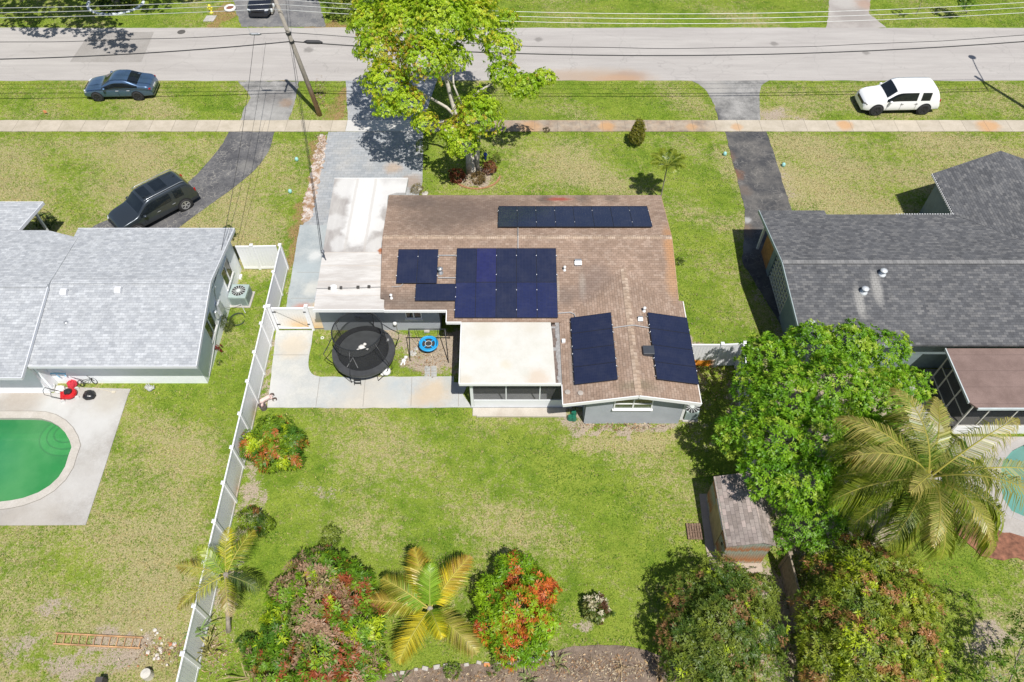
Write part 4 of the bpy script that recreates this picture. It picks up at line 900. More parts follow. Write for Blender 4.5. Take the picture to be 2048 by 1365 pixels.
def car(label, cat, loc, rz, paint, rimmat, L=4.6, W=1.82, Hh=1.45, suv=False, sunroof=False, rails=None, mirrors=None, wheel_r=.33, name='parked_car', group='cars parked along the street', facelight=None):
    root = thing(name, label, cat, loc, rz, group)
    hw = W/2; hl = L/2; zb = .30 if suv else .24
    belt = .98 if suv else .90; hood = 1.02 if suv else .92; roof = Hh
    # station: x, width factor, top edge z (hood/trunk/roof), cabin?(0/1), roof half width
    if suv:
        st = [(hl,.80,.62,0),(hl-.10,.90,.84,0),(hl-.38,.97,hood-.02,0),(hl-.9,1,hood+.04,0),(hl-1.38,1,hood+.08,0),(hl-1.95,1,roof-.03,1),(hl-2.42,1,roof,1),(hl-2.47,1,roof,2),(hl-3.1,1,roof,1),(hl-3.42,1,roof,1),(hl-3.50,1,roof,2),(-hl+.75,1,roof-.02,1),(-hl+.42,.98,roof-.05,2),(-hl+.12,.95,belt+.12,0),(-hl,.90,.70,0)]
        glassrows = {(4,5):'w',(5,6):'s',(6,7):'s',(7,8):'s',(8,9):'s',(9,10):'p',(10,11):'s',(11,12):'p',(12,13):'r'}
    else:
        st = [(hl,.78,.52,0),(hl-.10,.88,.70,0),(hl-.42,.96,hood-.10,0),(hl-.95,1,hood-.02,0),(hl-1.32,1,hood+.02,0),(hl-2.05,1,roof-.04,1),(hl-2.42,1,roof,1),(hl-2.46,1,roof,2),(hl-2.9,1,roof,1),(hl-3.15,1,roof-.03,1),(hl-3.85,1,belt+.14,0),(-hl+.35,.97,belt+.12,0),(-hl+.08,.92,belt+.02,0),(-hl,.86,.60,0)]
        glassrows = {(4,5):'w',(5,6):'s',(6,7):'s',(7,8):'s',(8,9):'s',(9,10):'r'}
    rings = []
    for (x, wf, zt, cab) in st:
        w_ = hw*wf; bz = min(belt, zt-.04) if not cab else belt
        if cab:
            wt = hw*.80; r_ = [(w_*.86, zb-.04),(w_*.97, zb+.04),(w_, .62),(w_*.965, belt),(wt+.03, zt-.10),(wt-.05, zt-.01),(wt*.5, zt+.035),(0, zt+.04)]
        else:
            r_ = [(w_*.86, zb-.04),(w_*.97, zb+.04),(w_, min(.62, zt-.1)),(w_*.955, zt-.07),(w_*.90, zt-.02),(w_*.80, zt+.0),(w_*.45, zt+.03),(0, zt+.04)]
        rings.append((x, r_))
    vs = []; n = 8
    for (x, r_) in rings:
        for (y, z) in r_: vs.append((x, y, z))
        for (y, z) in r_[-2::-1]: vs.append((x, -y, z))
    k = 2*n-1; fs = []; fm = []
    for i in range(len(rings)-1):
        kind = glassrows.get((i, i+1), '')
        for j in range(k):
            a = i*k+j; b = i*k+(j+1) % k; jj = j if j < n-1 else (k-1-j-1 if j < k-1 else -1)
            fs.append((a, b, b+k, a+k)); mi = 0
            if j == k-1: mi = 3
            elif jj == 3 and (kind == 's' or (kind == 'w') or (kind == 'r' and not suv)): mi = 2
            elif jj in (5, 6) and kind in ('w','r') : mi = 1 if kind == 'w' else 4
            elif jj in (0,): mi = 5
            fm.append(mi)
    fs.append(tuple(range(k))); fm.append(0); fs.append(tuple(range((len(rings)-1)*k, len(rings)*k))[::-1]); fm.append(0)
    me = bpy.data.meshes.new('cage'); me.from_pydata(vs, [], fs)
    for p, mi in zip(me.polygons, fm): p.material_index = mi
    for _ in range(6): me.materials.append(None)
    tmp = bpy.data.objects.new('cage', me); COL.objects.link(tmp); md = tmp.modifiers.new('s', 'SUBSURF'); md.levels = 3; md.render_levels = 3
    dg = bpy.context.evaluated_depsgraph_get(); dg.update(); ev = bpy.data.meshes.new_from_object(tmp.evaluated_get(dg))
    bpy.data.objects.remove(tmp)
    glass = plain('car_glass', (.012,.016,.02), .04, 0, var=.3, scale=2, spec=.6)
    dark = plain('car_plastic', (.03,.03,.032), .6)
    import bmesh
    bmx = bmesh.new(); bmx.from_mesh(ev); bmesh.ops.recalc_face_normals(bmx, faces=bmx.faces); bmx.to_mesh(ev); bmx.free()
    split_faces(['body','windshield','side_window','underbody','rear_window','sill_trim'], ev, root, [paint, glass, glass, dark, glass, dark])
    # wheels
    fx = hl-.90; rx = -hl+ (1.0 if suv else 1.02)
    for (x, s) in ((fx,1),(fx,-1),(rx,1),(rx,-1)):
        m = MB(); yo = s*(hw+.008); R_ = wheel_r
        m.lathe((x, yo, R_), [(R_*1.20, -.22*s), (R_*1.20, 0), (R_*1.02, .004*s)], 28, 'y'); m.build('wheel_arch', plain('arch_dark', (.012,.012,.013), .8), root, local=True)
        t = MB(); t.lathe((x, yo-.16*s, R_), [(R_*.92,0),(R_,.02*s),(R_*1.0,.16*s),(R_*.95,.185*s),(R_*.74,.19*s),(R_*.66,.17*s)], 28, 'y'); t = t.build('wheel', RUBBER, root, True, True)
        q = MB(); c = Vector((x, yo+.012*s, R_))
        for i in range(5):
            a = i*2*math.pi/5+.3
            for da in (-.16,.16):
                e = c+Vector((math.cos(a+da)*R_*.64, 0, math.sin(a+da)*R_*.64)); q.bar(c+Vector((math.cos(a)*.04,.006*s,math.sin(a)*.04)), e, .03, .03, (0,1,0))
        q.lathe((x, yo+.0*s, R_), [(.06,0),(.06,.025*s),(.03,.03*s)], 12, 'y')
        for i in range(24):
            a, b = i*2*math.pi/24, (i+1)*2*math.pi/24
            q.bar(c+Vector((math.cos(a)*R_*.66,0,math.sin(a)*R_*.66)), c+Vector((math.cos(b)*R_*.66,0,math.sin(b)*R_*.66)), .03, .035, (0,1,0))
        q.build('rim', rimmat, t, local=True)
    # lights, grille, plate, mirrors, handles
    fz = .74 if suv else .62
    for s in (1,-1):
        m = MB(); m.obox((hl-.20, s*hw*.74, fz+.04), (.12,0,.0), (-.06,.13*s,0), (0,0,.045)); m.build('headlight', facelight or plain('headlight_glass', (.45,.48,.5), .08, 0, spec=.8), root, local=True, bevel=.02)
        m = MB(); m.obox((-hl+.09, s*hw*.84, (belt-.02) if suv else .80), (.05,0,0), (.02,.05*s,0), (0,0,.10 if suv else .05)); m.build('taillight', plain('taillight_red', (.35,.01,.01), .15), root, local=True, bevel=.02)
        xm = hl-1.62 if suv else hl-1.62
        m = MB(); m.ball((xm, s*(hw+.10), belt+.10), .11, .75, 12); m.bar((xm,s*(hw*.93),belt+.06),(xm,s*(hw+.06),belt+.08),.05,.04); m.build('mirror', mirrors or paint, root, True, True)
        for xh in ((hl-2.35, hl-3.30) if suv else (hl-2.30, hl-3.05)):
            m = MB(); m.bar((xh,s*(hw+.008),belt-.13),(xh-.2,s*(hw+.008),belt-.13),.03,.03); m.build('door_handle', facelight or (STEEL if suv else paint), root, local=True, bevel=.008)
        for xd in ((hl-1.5,hl-2.4,hl-3.42) if suv else (hl-1.5,hl-2.44,hl-3.3)):
            m = MB(); m.bar((xd,s*(hw+.001),zb+.12),(xd,s*(hw*.985),belt-.04),.008,.012,(0,1,0)); m.build('door_seam', plain('seam_black', (.01,.01,.01), .9), root, local=True)
    m = MB(); m.obox((hl-.035,0,fz-.06),(.035,0,0),(0,hw*.55,0),(0,0,.10)); m.build('grille', plain('grille_dark', (.03,.03,.035), .3, .4), root, local=True, bevel=.02)
    m = MB(); m.obox((hl-.06,0,zb+.10),(.05,0,0),(0,hw*.72,0),(0,0,.06)); m.build('front_intake', dark, root, local=True, bevel=.02)
    m = MB(); m.obox((-hl+.02,0,.66 if suv else .62),(.03,0,0),(0,.26,0),(0,0,.07)); m.build('number_plate', plain('plate', (.6,.6,.58), .5), root, local=True)
    m = MB(); m.obox((-hl+.05,0,zb+.10),(.05,0,0),(0,hw*.8,0),(0,0,.08)); m.build('rear_bumper', dark, root, local=True, bevel=.02)
    if sunroof:
        for (xa, xb) in ((hl-2.05,hl-2.60),(hl-2.85,hl-3.60)):
            m = MB(); m.box(xb,-.48,roof+.022,xa,.48,roof+.047); m.build('sunroof', glass, root, local=True, bevel=.02)
    if rails:
        for s in (1,-1):
            m = MB(); m.tube([(hl-2.0,s*hw*.74,roof+.0),(hl-2.2,s*hw*.745,roof+.045),(-hl+.7,s*hw*.745,roof+.045),(-hl+.5,s*hw*.74,roof-.02)], .022, 6); m.build('roof_rail', rails, root, True, True)
    m = MB(); m.add([(-hl+.85,0,roof+.04),(-hl+.62,.015,roof+.035),(-hl+.62,-.015,roof+.035),(-hl+.66,0,roof+.13)], [(0,1,3),(0,3,2),(1,2,3)]); m.build('antenna', mirrors or paint, root, local=True)
    return root
def paint(name, col, metal=.3, rough=.28):
    g = NG(name); g.base(col); g.rough(rough); g.b.inputs['Metallic'].default_value = metal; g.b.inputs['Coat Weight'].default_value = 1; g.b.inputs['Coat Roughness'].default_value = .03; return g.m
BLUEG = paint('blue_grey_paint', (.08,.14,.24), .5); CHAR = paint('charcoal_paint', (.045,.055,.065), .5); WHP = paint('white_car_paint', (.82,.82,.82), 0, .3); BLK = paint('black_car_paint', (.025,.027,.035), .4)
DRIM = plain('dark_rim', (.05,.05,.055), .35, .5); SRIM = plain('silver_rim', (.6,.6,.6), .3, .6)
def place(pf, pr, off): # wheel contact points on the near side -> centre and heading
    d = (pf-pr).normalized(); n_ = Vector((-d.y, d.x, 0)); return d, n_
pf, pr = A(196,203), A(282,201); d, n_ = place(pf, pr, 0)
c = (pf+pr)/2 + Vector((0,.86,0)); car('blue grey saloon parked on the verge grass above the left house', 'car', (c.x+.05, c.y, .02), math.atan2(d.y, d.x), BLUEG, DRIM, 4.65, 1.80, 1.43, facelight=plain('clear_lamp', (.6,.62,.65), .1))
pf, pr = A(1752,231), A(1838,229); d, n_ = place(pf, pr, 0)
c = (pf+pr)/2; car('white sport utility car with black wheels parked on the verge at the right', 'car', (c.x+.0, c.y+.90, .02), R(180+2.0), WHP, DRIM, 5.1, 1.93, 1.80, True, wheel_r=.39, facelight=plain('smoked_lamp', (.20,.19,.18), .1))
f0, r0 = A(292,452,.4), A(375,408,.4); hd = math.atan2(f0.y-r0.y, f0.x-r0.x); 
c = A(302,404,.95); car('charcoal sport utility car with two sunroof panes on the curved black driveway', 'car', (c.x, c.y, .02), hd, CHAR, SRIM, 4.98, 1.97, 1.75, True, True, plain('bright_rail', (.5,.52,.54), .25, .7), wheel_r=.38)
c = A(520,40); car('black car with its nose to the road on the driveway across the street', 'car', (c.x-.0, c.y+2.35, .02), R(-91), BLK, DRIM, 4.6, 1.84, 1.45, facelight=plain('clear_lamp', (.6,.62,.65), .1))

# ------------------------------------------------------------ fences
def hfence(name, label, pts, h=1.83, group=None, postmat=VINYL, panmat=None, end=True, stain=None, skip=()):
    t = thing(name, label, 'fence', (pts[0][0], pts[0][1], 0), 0, group)
    for i, p in enumerate(pts):
        if i in skip: continue
        m = MB(); x, y = p[:2]; m.box(x-.065,y-.065,0,x+.065,y+.065,h+.08); po = m.build('post', postmat, t)
        m = MB(); m.add([(x-.085,y-.085,h+.081),(x+.085,y-.085,h+.081),(x+.085,y+.085,h+.081),(x-.085,y+.085,h+.081),(x-.085,y-.085,h+.11),(x+.085,y-.085,h+.11),(x+.085,y+.085,h+.11),(x-.085,y+.085,h+.11),(x,y,h+.16)],
            [(3,2,1,0),(0,1,5,4),(1,2,6,5),(2,3,7,6),(3,0,4,7),(4,5,8),(5,6,8),(6,7,8),(7,4,8)]); m.build('post_cap', postmat, po)
    for i in range(len(pts)-1):
        a = Vector((*pts[i][:2],0)); b = Vector((*pts[i+1][:2],0)); d = (b-a).normalized(); a = a+d*.066; b = b-d*.066; L = (b-a).length; nn = Vector((-d.y,d.x,0)); U = Vector((0,0,1))
        m = MB(); m.obox((a+b)/2+U*(h-.06), d*L/2, nn*.03, U*.065); m.obox((a+b)/2+U*.12, d*L/2, nn*.03, U*.07)
        k = max(4, int(L/.15)); 
        for j in range(k):
            c0 = a+d*(L*(j+.5)/k); m.obox(c0+U*((h-.125+.19)/2), d*(L/k/2-.004), nn*.018, U*((h-.125-.19)/2-.0))
        m.build('fence_panel', panmat or postmat, t)
    return t
def vinyl_panel(name, rust=((.55,.25,.05),.5), z=.55, seeds=()):
    g = NG(name); p = g.pos(); s = g.n('ShaderNodeSeparateXYZ'); g.l(p, s.inputs[0]); c = g.mix(g.noise(p, 2, 3, .6), (.70,.71,.73), (.76,.76,.77))
    if seeds == 'all': k = g.math('MULTIPLY', sstep(g, s.outputs[2], z, z*.4), rust[1])
    else:
        k = 0.0
        for (y, r) in seeds:
            e = g.math('SUBTRACT', 1.0, g.math('DIVIDE', g.math('ABSOLUTE', g.math('SUBTRACT', s.outputs[1], y)), r), True); k = g.math('ADD', k, e)
        k = g.math('MULTIPLY', g.math('MULTIPLY', k, sstep(g, s.outputs[2], z, z*.2)), rust[1])
    c = g.mix(g.math('MULTIPLY', k, g.ramp(g.noise(p, 4, 4, .7, (1,1,.3)), [(.3, .3), (.6, 1.0)])), c, rust[0]); g.base(c); g.rough(.4); return g.m
ys = [28.71, 26.75, 24.35]+[A(px, py, 1.9).y for px, py in ((522,647),(509.7,704.5),(496,762.6),(480.6,827.6),(465,895),(448.5,966),(430,1043),(411,1125),(391,1212),(367.6,1308))]+[6.1, 4.2]
fx_ = lambda y: -12.56+(28.7-y)*.0172
VP_ = vinyl_panel('vinyl_panel', ((.50,.30,.12),.8), 1.0, ((15.0,1.2),(19.0,.9)))
hfence('vinyl_fence', 'long white vinyl fence running from the front corner post down to the bottom edge', [(fx_(y), y) for y in ys], panmat=VP_)
hfence('vinyl_fence', 'short white vinyl fence joining the left house to the long fence', [(-15.05,28.68),(-14.1,28.68),(-12.7,28.71)][0:2]+[(-12.72+.0,28.72)], panmat=VINYL, skip=(0,2))
q = [A(1395,733), A(1478,731)]
RUSTP = NG('rust_vinyl'); p = RUSTP.pos(); s_ = RUSTP.n('ShaderNodeSeparateXYZ'); RUSTP.l(p, s_.inputs[0])
k_ = RUSTP.math('ADD', s_.outputs[2], RUSTP.math('MULTIPLY', RUSTP.math('SUBTRACT', RUSTP.noise(p, 5, 4, .7), .5), .35)); k_ = RUSTP.math('MULTIPLY', RUSTP.ramp(k_, [(.50, 1.0), (.62, 0.0)]), sstep(RUSTP, s_.outputs[0], 10.3, 9.9))
RUSTP.base(RUSTP.mix(k_, (.73,.73,.74), (.72,.27,.03))); RUSTP.rough(.45)
hfence('vinyl_fence', 'white vinyl fence with bright orange rust band between brown roof and big green tree', [(8.05,q[0].y),(10.25,q[0].y),(11.35,q[1].y)], panmat=RUSTP.m, skip=(0,))
hfence('vinyl_fence', 'white vinyl fence mostly hidden under the big green tree above the shed', [(11.3,21.9),(11.1,19.9),(10.95,17.9),(10.8,16.0)])
WOODF = plain('grey_wood', (.26,.21,.16), .9, var=.4, scale=5)
hfence('wooden_fence', 'weathered wooden fence in the gap between the two bottom right mango trees', [(11.3,11.6),(11.35,9.5),(11.5,7.4),(11.6,5.3)], 1.5, postmat=WOODF)
DG = plain('dark_green_fence', (.012,.05,.04), .6)
hfence('picket_fence', 'dark green fence cut off by the bottom left edge of the photo', [(-22.2,5.62),(-20.3,5.62),(-18.4,5.62),(-16.5,5.62),(-14.6,5.62),(-12.6,5.62)], 1.7, postmat=DG)
# gate
gx0, gx1, gy = -12.3, -10.42, 24.36
G = thing('garden_gate', 'white vinyl gate stained orange between the long fence and the carport', 'gate', (gx0, gy, 0))
RG = NG('rusty_gate'); p = RG.pos(); s_ = RG.n('ShaderNodeSeparateXYZ'); RG.l(p, s_.inputs[0])
RG.base(RG.mix(RG.math('MULTIPLY', RG.math('MULTIPLY', sstep(RG, s_.outputs[2], 1.5, .1), sstep(RG, s_.outputs[0], -12.2, -11.0)), RG.ramp(RG.noise(p, 1.5, 4, .7), [(.3, .55), (.7, 1.0)])), (.76,.745,.71), (.78,.46,.14))); RG.rough(.45)
for x in (gx0, gx1):
    m = MB(); m.box(x-.07,gy-.07,0,x+.07,gy+.07,1.92); po = m.build('post', VINYL, G); m = MB(); m.box(x-.09,gy-.09,1.921,x+.09,gy+.09,1.98); m.lathe((x,gy,1.98), [(.03,0),(.03,.02)], 8); m.build('post_cap', VINYL, po)
m = MB(); a, b = gx0+.09, gx1-.09
m.box(a,gy-.03,1.68,b,gy+.03,1.80); m.box(a,gy-.03,.12,b,gy+.03,.24); m.box(a,gy-.03,.241,a+.1,gy+.03,1.679); m.box(b-.1,gy-.03,.241,b,gy+.03,1.679); m.build('gate_frame', VINYL, G)
m = MB(); n = 11
for i in range(n): xx0 = a+.101+(b-a-.202)*i/n; m.box(xx0+.002,gy-.012,.241,xx0+(b-a-.202)/n-.002,gy+.012,1.679)
m.build('gate_panel', RG.m, G)
for z in (.5, 1.5):
    for x in (gx0+.14, gx1-.14): m = MB(); m.box(x-.12 if x < -11 else x-.08,gy-.05,z-.03,x+.12 if x < -11 else x+.05,gy-.031,z+.03); m.build('hinge' if x < -11 else 'latch', BLACK, G)
m = MB(); m.tube([(a+.1,gy-.04,1.6),(b-.1,gy-.04,.3)], .006, 4); m.build('brace_wire', BLACK, G)
m = MB(); m.box(gx1+.08,gy-.02,.15,-9.86,gy+.02,1.75); m.box(gx1+.08,gy-.035,1.751,-9.86,gy+.035,1.85); 
one(m, 'side_panel', RG.m, 'narrow white vinyl panel with an orange stain between the gate and the grey house corner', 'fence', base=(-10.1,gy,0))

# ------------------------------------------------------------ shed
SH = thing('garden_shed', 'small weathered wooden shed with grey shingle roof on a concrete slab', 'shed', (9.65,13.2,0))
b0, b1 = A(1434,1128), A(1520,1130)
xw0, xw1, yw0 = b0.x, b1.x, b0.y; yw1 = yw0+3.05
g = NG('plank_wood'); p = g.pos(); s_ = g.n('ShaderNodeSeparateXYZ'); g.l(p, s_.inputs[0])
pl = g.math('ADD', s_.outputs[0], s_.outputs[1]); fr_ = g.math('FRACT', g.math('MULTIPLY', pl, 9.0))
zz_ = g.math('ADD', s_.outputs[2], g.math('MULTIPLY', g.math('SUBTRACT', g.noise(p, 6, 5, .7, (1.6,1.6,.15)), .5), .9))
c = g.ramp(zz_, [(.15,(.40,.36,.27)),(.45,(.42,.16,.05)),(1.35,(.40,.15,.05)),(1.62,(.30,.34,.28)),(2.1,(.30,.34,.28))])
g.t.nodes[-1]
c = g.mix(g.math('MULTIPLY', g.math('LESS_THAN', fr_, .09), .75), c, (.05,.03,.02)); c = g.mix(1.0, c, g.ramp(g.noise(p, 7, 5, .8, (4,4,.5)), [(.3, .6), (.7, 1.3)]), 'MULTIPLY'); g.base(c); g.rough(.9); PLK = g.m
# ramp positions beyond 1 are clamped, so scale the height into 0..1
for nd in g.t.nodes:
    if nd.bl_idname == 'ShaderNodeValToRGB' and len(nd.color_ramp.elements) == 5:
        for e, pz in zip(nd.color_ramp.elements, (.06,.2,.62,.74,.95)): e.position = pz
        lk = nd.inputs[0].links[0].from_socket; g.t.links.remove(nd.inputs[0].links[0]); g.l(g.math('DIVIDE', lk, 2.1), nd.inputs[0])
m = MB(); m.box(xw0,yw0,.05,xw1,yw0+.05,1.95); m.box(xw0,yw0+.051,.05,xw0+.05,yw1,1.95); m.box(xw1-.05,yw0+.051,.05,xw1,yw1,2.0); m.box(xw0+.051,yw1-.05,.05,xw1-.051,yw1,1.95)
m.add([(xw0,yw0,1.951),(xw1,yw0,1.951),((xw0+xw1)/2+.3,yw0,2.25),(xw0,yw0+.05,1.951),(xw1,yw0+.05,1.951),((xw0+xw1)/2+.3,yw0+.05,2.25)], [(0,1,2),(5,4,3)]); m.build('wall', PLK, SH)
RSH = shingle('shed_shingles', [(.21,.175,.155),(.28,.235,.215),(.31,.265,.24),(.40,.32,.29)], (.10,.09,.085), .15, bw=.30, rh=.17)
xm = (xw0+xw1)/2+.45
m = MB(); slab(m, [(xw0-.05,yw0-.03,1.93),(xm,yw0-.03,2.35),(xm,yw1+.05,2.35),(xw0-.05,yw1+.05,1.93)], .06); slab(m, [(xm,yw0-.03,2.35),(xw1+.1,yw0-.03,2.05),(xw1+.1,yw1+.05,2.05),(xm,yw1+.05,2.35)], .06); m.build('roof', RSH, SH)
m = MB(); m.box(xw0-.03,yw0+.75,.08,xw0-.003,yw0+2.1,1.80); dr = m.build('door', plain('tan_door', (.40,.28,.16), .8, var=.3), SH); m = MB(); m.box(xw0-.06,yw0+.72,1.805,xw0-.004,yw0+2.12,1.86); m.build('door_track', WHITE, SH)
m = MB(); m.box(xw0-.05,yw0+.32,1.2,xw0-.004,yw0+.42,1.32); m.build('latch', BLACK, SH)
m = MB(); slabp = [AX(1398,989),AX(1440,989),(xw1+.2,yw1+.2),(xw1+.05,yw0-.35),AX(1508,1148),AX(1420,1141),AX(1410,1090)]; m.prism(slabp, -.05, .05); tag(m.build('shed_slab', concrete('slab_c', (.36,.29,.23), (.46,.38,.31), [(8.9,11.3,.3,(.5,.25,.12),.6)])), kind='structure')
PAL = thing('wooden_pallet', 'weathered slatted pallet lying on the grass beside the shed', 'pallet', A(1387,1065))
c = A(1388,1065)
for i in range(6): m = MB(); x = c.x-.28+i*.112; m.bar((x,c.y-.37,.10),(x+.01,c.y+.37,.10),.085,.025); m.build('slat', plain('rotten_wood', (.20,.13,.09), .95, var=.6, scale=12), PAL)
for y in (-.3,0,.3): m = MB(); m.bar((c.x-.33,c.y+y,.045),(c.x+.33,c.y+y,.045),.06,.08); m.build('bearer', plain('rotten_wood', (.20,.13,.09), .95), PAL)

# ------------------------------------------------------------ street poles and wires
WP = NG('pole_wood'); p = WP.pos(); s_ = WP.n('ShaderNodeSeparateXYZ'); WP.l(p, s_.inputs[0])
c = WP.mix(sstep(WP, s_.outputs[2], 3.2, 1.2), (.31,.28,.24), (.40,.25,.15)); c = WP.mix(1.0, c, WP.ramp(WP.noise(p, 8, 5, .8, (3,3,.4)), [(.3, .55), (.7, 1.3)]), 'MULTIPLY'); WP.base(c); WP.rough(.9)
def pole(label, base, lean, h, lamp=False):
    t = thing('utility_pole', label, 'utility pole', base, 0, 'utility poles on the verge'); b = Vector(base); tp = b+Vector((lean[0]*h, lean[1]*h, h))
    m = MB(); m.tube([b, b.lerp(tp,.5), tp], [.165,.14,.11], 14); m.build('pole_shaft', WP.m, t, True)
    arms = []
    for i, dy in enumerate((-.98,-.42,.12)):
        e = tp+Vector((0,dy,7.9-tp.z)) 
        m = MB(); m.lathe(e-Vector((0,0,.05)), [(.05,0),(.075,.04),(.05,.08),(.07,.12),(.03,.2)], 10); m.build('insulator', plain('porcelain', (.6,.62,.62), .2), t, True); arms.append(e+Vector((0,0,.12)))
    m = MB(); m.bar(tp+Vector((0,-1.05,7.8-tp.z)), tp+Vector((0,.2,7.8-tp.z)), .09, .11); m.build('crossarm', WP.m, t)
    return t, arms, tp
PB = A(640,231)
t1, arms1, top1 = pole('leaning weathered wooden utility pole standing on the grass verge near the driveway apron', PB, (-.122,.0), 8.6)
t2, arms2, top2 = pole('utility pole with street lamp just beyond the right edge whose shadow falls on the verge', (35.25,43.0,0), (-.03,0), 9.0)
m = MB(); p0 = Vector((35.1,43.0,7.9)); m.tube([p0, p0+Vector((.2,1.3,.5)), p0+Vector((.35,2.4,.55))], .04, 8); m.build('lamp_arm', STEEL, t2, True)
m = MB(); m.ball(p0+Vector((.4,2.7,.5)), .28, .45, 10); m.build('lamp_head', STEEL, t2, True)
for fz_ in (.625, .69): 
    p = PB.lerp(top1, fz_); m = MB(); m.lathe(p-Vector((0,0,.08)), [(.155,0),(.165,.03),(.165,.13),(.155,.16)], 12); m.build('cable_bracket', BLACK, t1)
def wire(name, label, a, b, sag, r, mat, group='overhead wires along the street', n=40, wob=0):
    a, b = Vector(a), Vector(b); pts = []
    for i in range(n+1):
        t = i/n; p = a.lerp(b, t); p.z -= 4*sag*t*(1-t); 
        if wob: p.z += wob*math.sin(t*n*.9)*.5; 
        pts.append(p)
    m = MB(); m.tube(pts, r, 5); return tag(m.build(name, mat, None, True), label, 'wire', group)
ALU = plain('aluminium_wire', (.62,.63,.62), .4, .3); CAB = plain('black_cable', (.025,.025,.028), .6)
nm = ['farthest', 'middle', 'nearest']
for i, (a1, a2_) in enumerate(zip(arms1[::-1], arms2[::-1])):
    wire('power_line', 'bright thin overhead wire right of the pole, %s of three' % nm[i], a1, a2_, .98, .014, ALU)
    wire('power_line', 'bright thin overhead wire left of the pole, %s of three' % nm[i], a1, a1+Vector((-47,-.2,.1)), .6, .014, ALU)
J1 = PB.lerp(top1, .625); J2 = PB.lerp(top1, .69)
wire('telephone_cable', 'thick black cable crossing over the road right of the pole', J1+Vector((.15,0,0)), (35.1,42.9,5.6), 1.1, .034, CAB)
wire('telephone_cable', 'thick black cable crossing over the road left of the pole', J1-Vector((.15,0,0)), J1+Vector((-46,-.2,-.1)), 1.15, .034, CAB)
wire('telephone_cable', 'thinner wavy cable above the thick one right of the pole', J2+Vector((.15,.05,0)), (35.1,43.0,5.95), 1.1, .018, CAB, wob=.05)
wire('telephone_cable', 'thinner wavy cable above the thick one left of the pole', J2+Vector((-.15,.05,0)), J2+Vector((-46,.0,.1)), .7, .018, CAB, wob=.05)
m = MB(); q = J1+Vector((.75,0,-.02)); m.tube([q, q+Vector((.2,0,0)), q+Vector((.95,0,-.02)), q+Vector((1.15,0,-.03))], [.04,.12,.12,.04], 10); one(m, 'splice_case', CAB, 'black splice closure hanging on the thick cable right of the pole', 'cable box', base=q)
m = MB(); q = J2+Vector((-2.45,.1,-.12)); m.tube([q, q+Vector((.15,0,0)), q+Vector((.6,0,0)), q+Vector((.75,0,0))], [.03,.08,.08,.03], 10); m.tube([q+Vector((.1,0,.0)), q+Vector((0,.15,.3)), q+Vector((-.1,.25,.35))], .015, 6); one(m, 'splice_case', STEEL, 'grey splice box on the thin cable left of the pole', 'cable box', base=q)
wire('service_drop', 'twisted black service wire from the pole to the carport mast', J1, MAST, .5, .013, CAB, 'service drops to the houses')
wire('service_drop', 'thin service wire beside the twisted one to the carport mast', J2+Vector((0,-.1,0)), MAST+Vector((-.1,0,-.1)), .9, .011, CAB, 'service drops to the houses')
wire('service_drop', 'thin wire from the splice box over the driveway apron to the left house', J2+Vector((-2.1,0,-.1)), (-14.9,25.0,2.9), .5, .013, CAB, 'service drops to the houses')
wire('service_drop', 'second thin wire from the pole over the curved driveway to the left house', J1+Vector((-1.6,0,0)), (-14.9,24.7,2.9), .8, .009, CAB, 'service drops to the houses')
wire('service_drop', 'thin wire running from the pole across the road and out of the top edge', J2, (-18,62,6.5), .3, .012, CAB, 'service drops to the houses')

# ------------------------------------------------------------ vegetation
def leafmesh(name, P, D, N, L, Wd, colr, mat, parent=None, droop=.25, fold=.25):
    """many small leaves at P growing along D with face normal N"""
    n = len(P); D = D/np.linalg.norm(D, axis=1, keepdims=True); S_ = np.cross(D, N); S_ /= (np.linalg.norm(S_, axis=1, keepdims=True)+1e-9); N = np.cross(S_, D)
    L = L[:,None]; Wd = Wd[:,None]
    v0 = P; mid = P+D*L*.45-N*L*.04; v1 = mid+S_*Wd*.5+N*Wd*fold; v3 = mid-S_*Wd*.5+N*Wd*fold; v2 = P+D*L; v2 = v2.copy(); v2[:,2] -= (L*droop)[:,0]
    V = np.stack([v0,v1,v2,v3], 1).reshape(-1,3)
    if parent is not None: V = V-np.array(wloc(parent))
    me = bpy.data.meshes.new(name); me.vertices.add(4*n); me.vertices.foreach_set('co', V.astype(np.float32).ravel())
    me.loops.add(4*n); me.loops.foreach_set('vertex_index', np.arange(4*n, dtype=np.int32)); me.polygons.add(n)
    me.polygons.foreach_set('loop_start', np.arange(0, 4*n, 4, dtype=np.int32)); me.polygons.foreach_set('loop_total', np.full(n, 4, dtype=np.int32)); me.update(calc_edges=True)
    ca = me.color_attributes.new('leafcol', 'FLOAT_COLOR', 'POINT'); c4 = np.concatenate([np.clip(colr,0,1), np.ones((n,1))], 1).repeat(4, 0); ca.data.foreach_set('color', c4.astype(np.float32).ravel())
    me.materials.append(mat); o = bpy.data.objects.new(name, me); COL.objects.link(o)
    if parent is not None: o.parent = parent
    return o
def unit(v): return v/np.linalg.norm(v, axis=1, keepdims=True)
def vnoise(P, s, seed=0):
    """cheap smooth noise in 3d by a few waves"""
    r_ = np.random.default_rng(seed); o = np.zeros(len(P))
    for k in range(7):
        d = r_.normal(size=3); d /= np.linalg.norm(d); o += np.sin(P@d*s*(1+.45*k)+r_.uniform(0,6.28))/(1+.3*k)
    return o/3.2
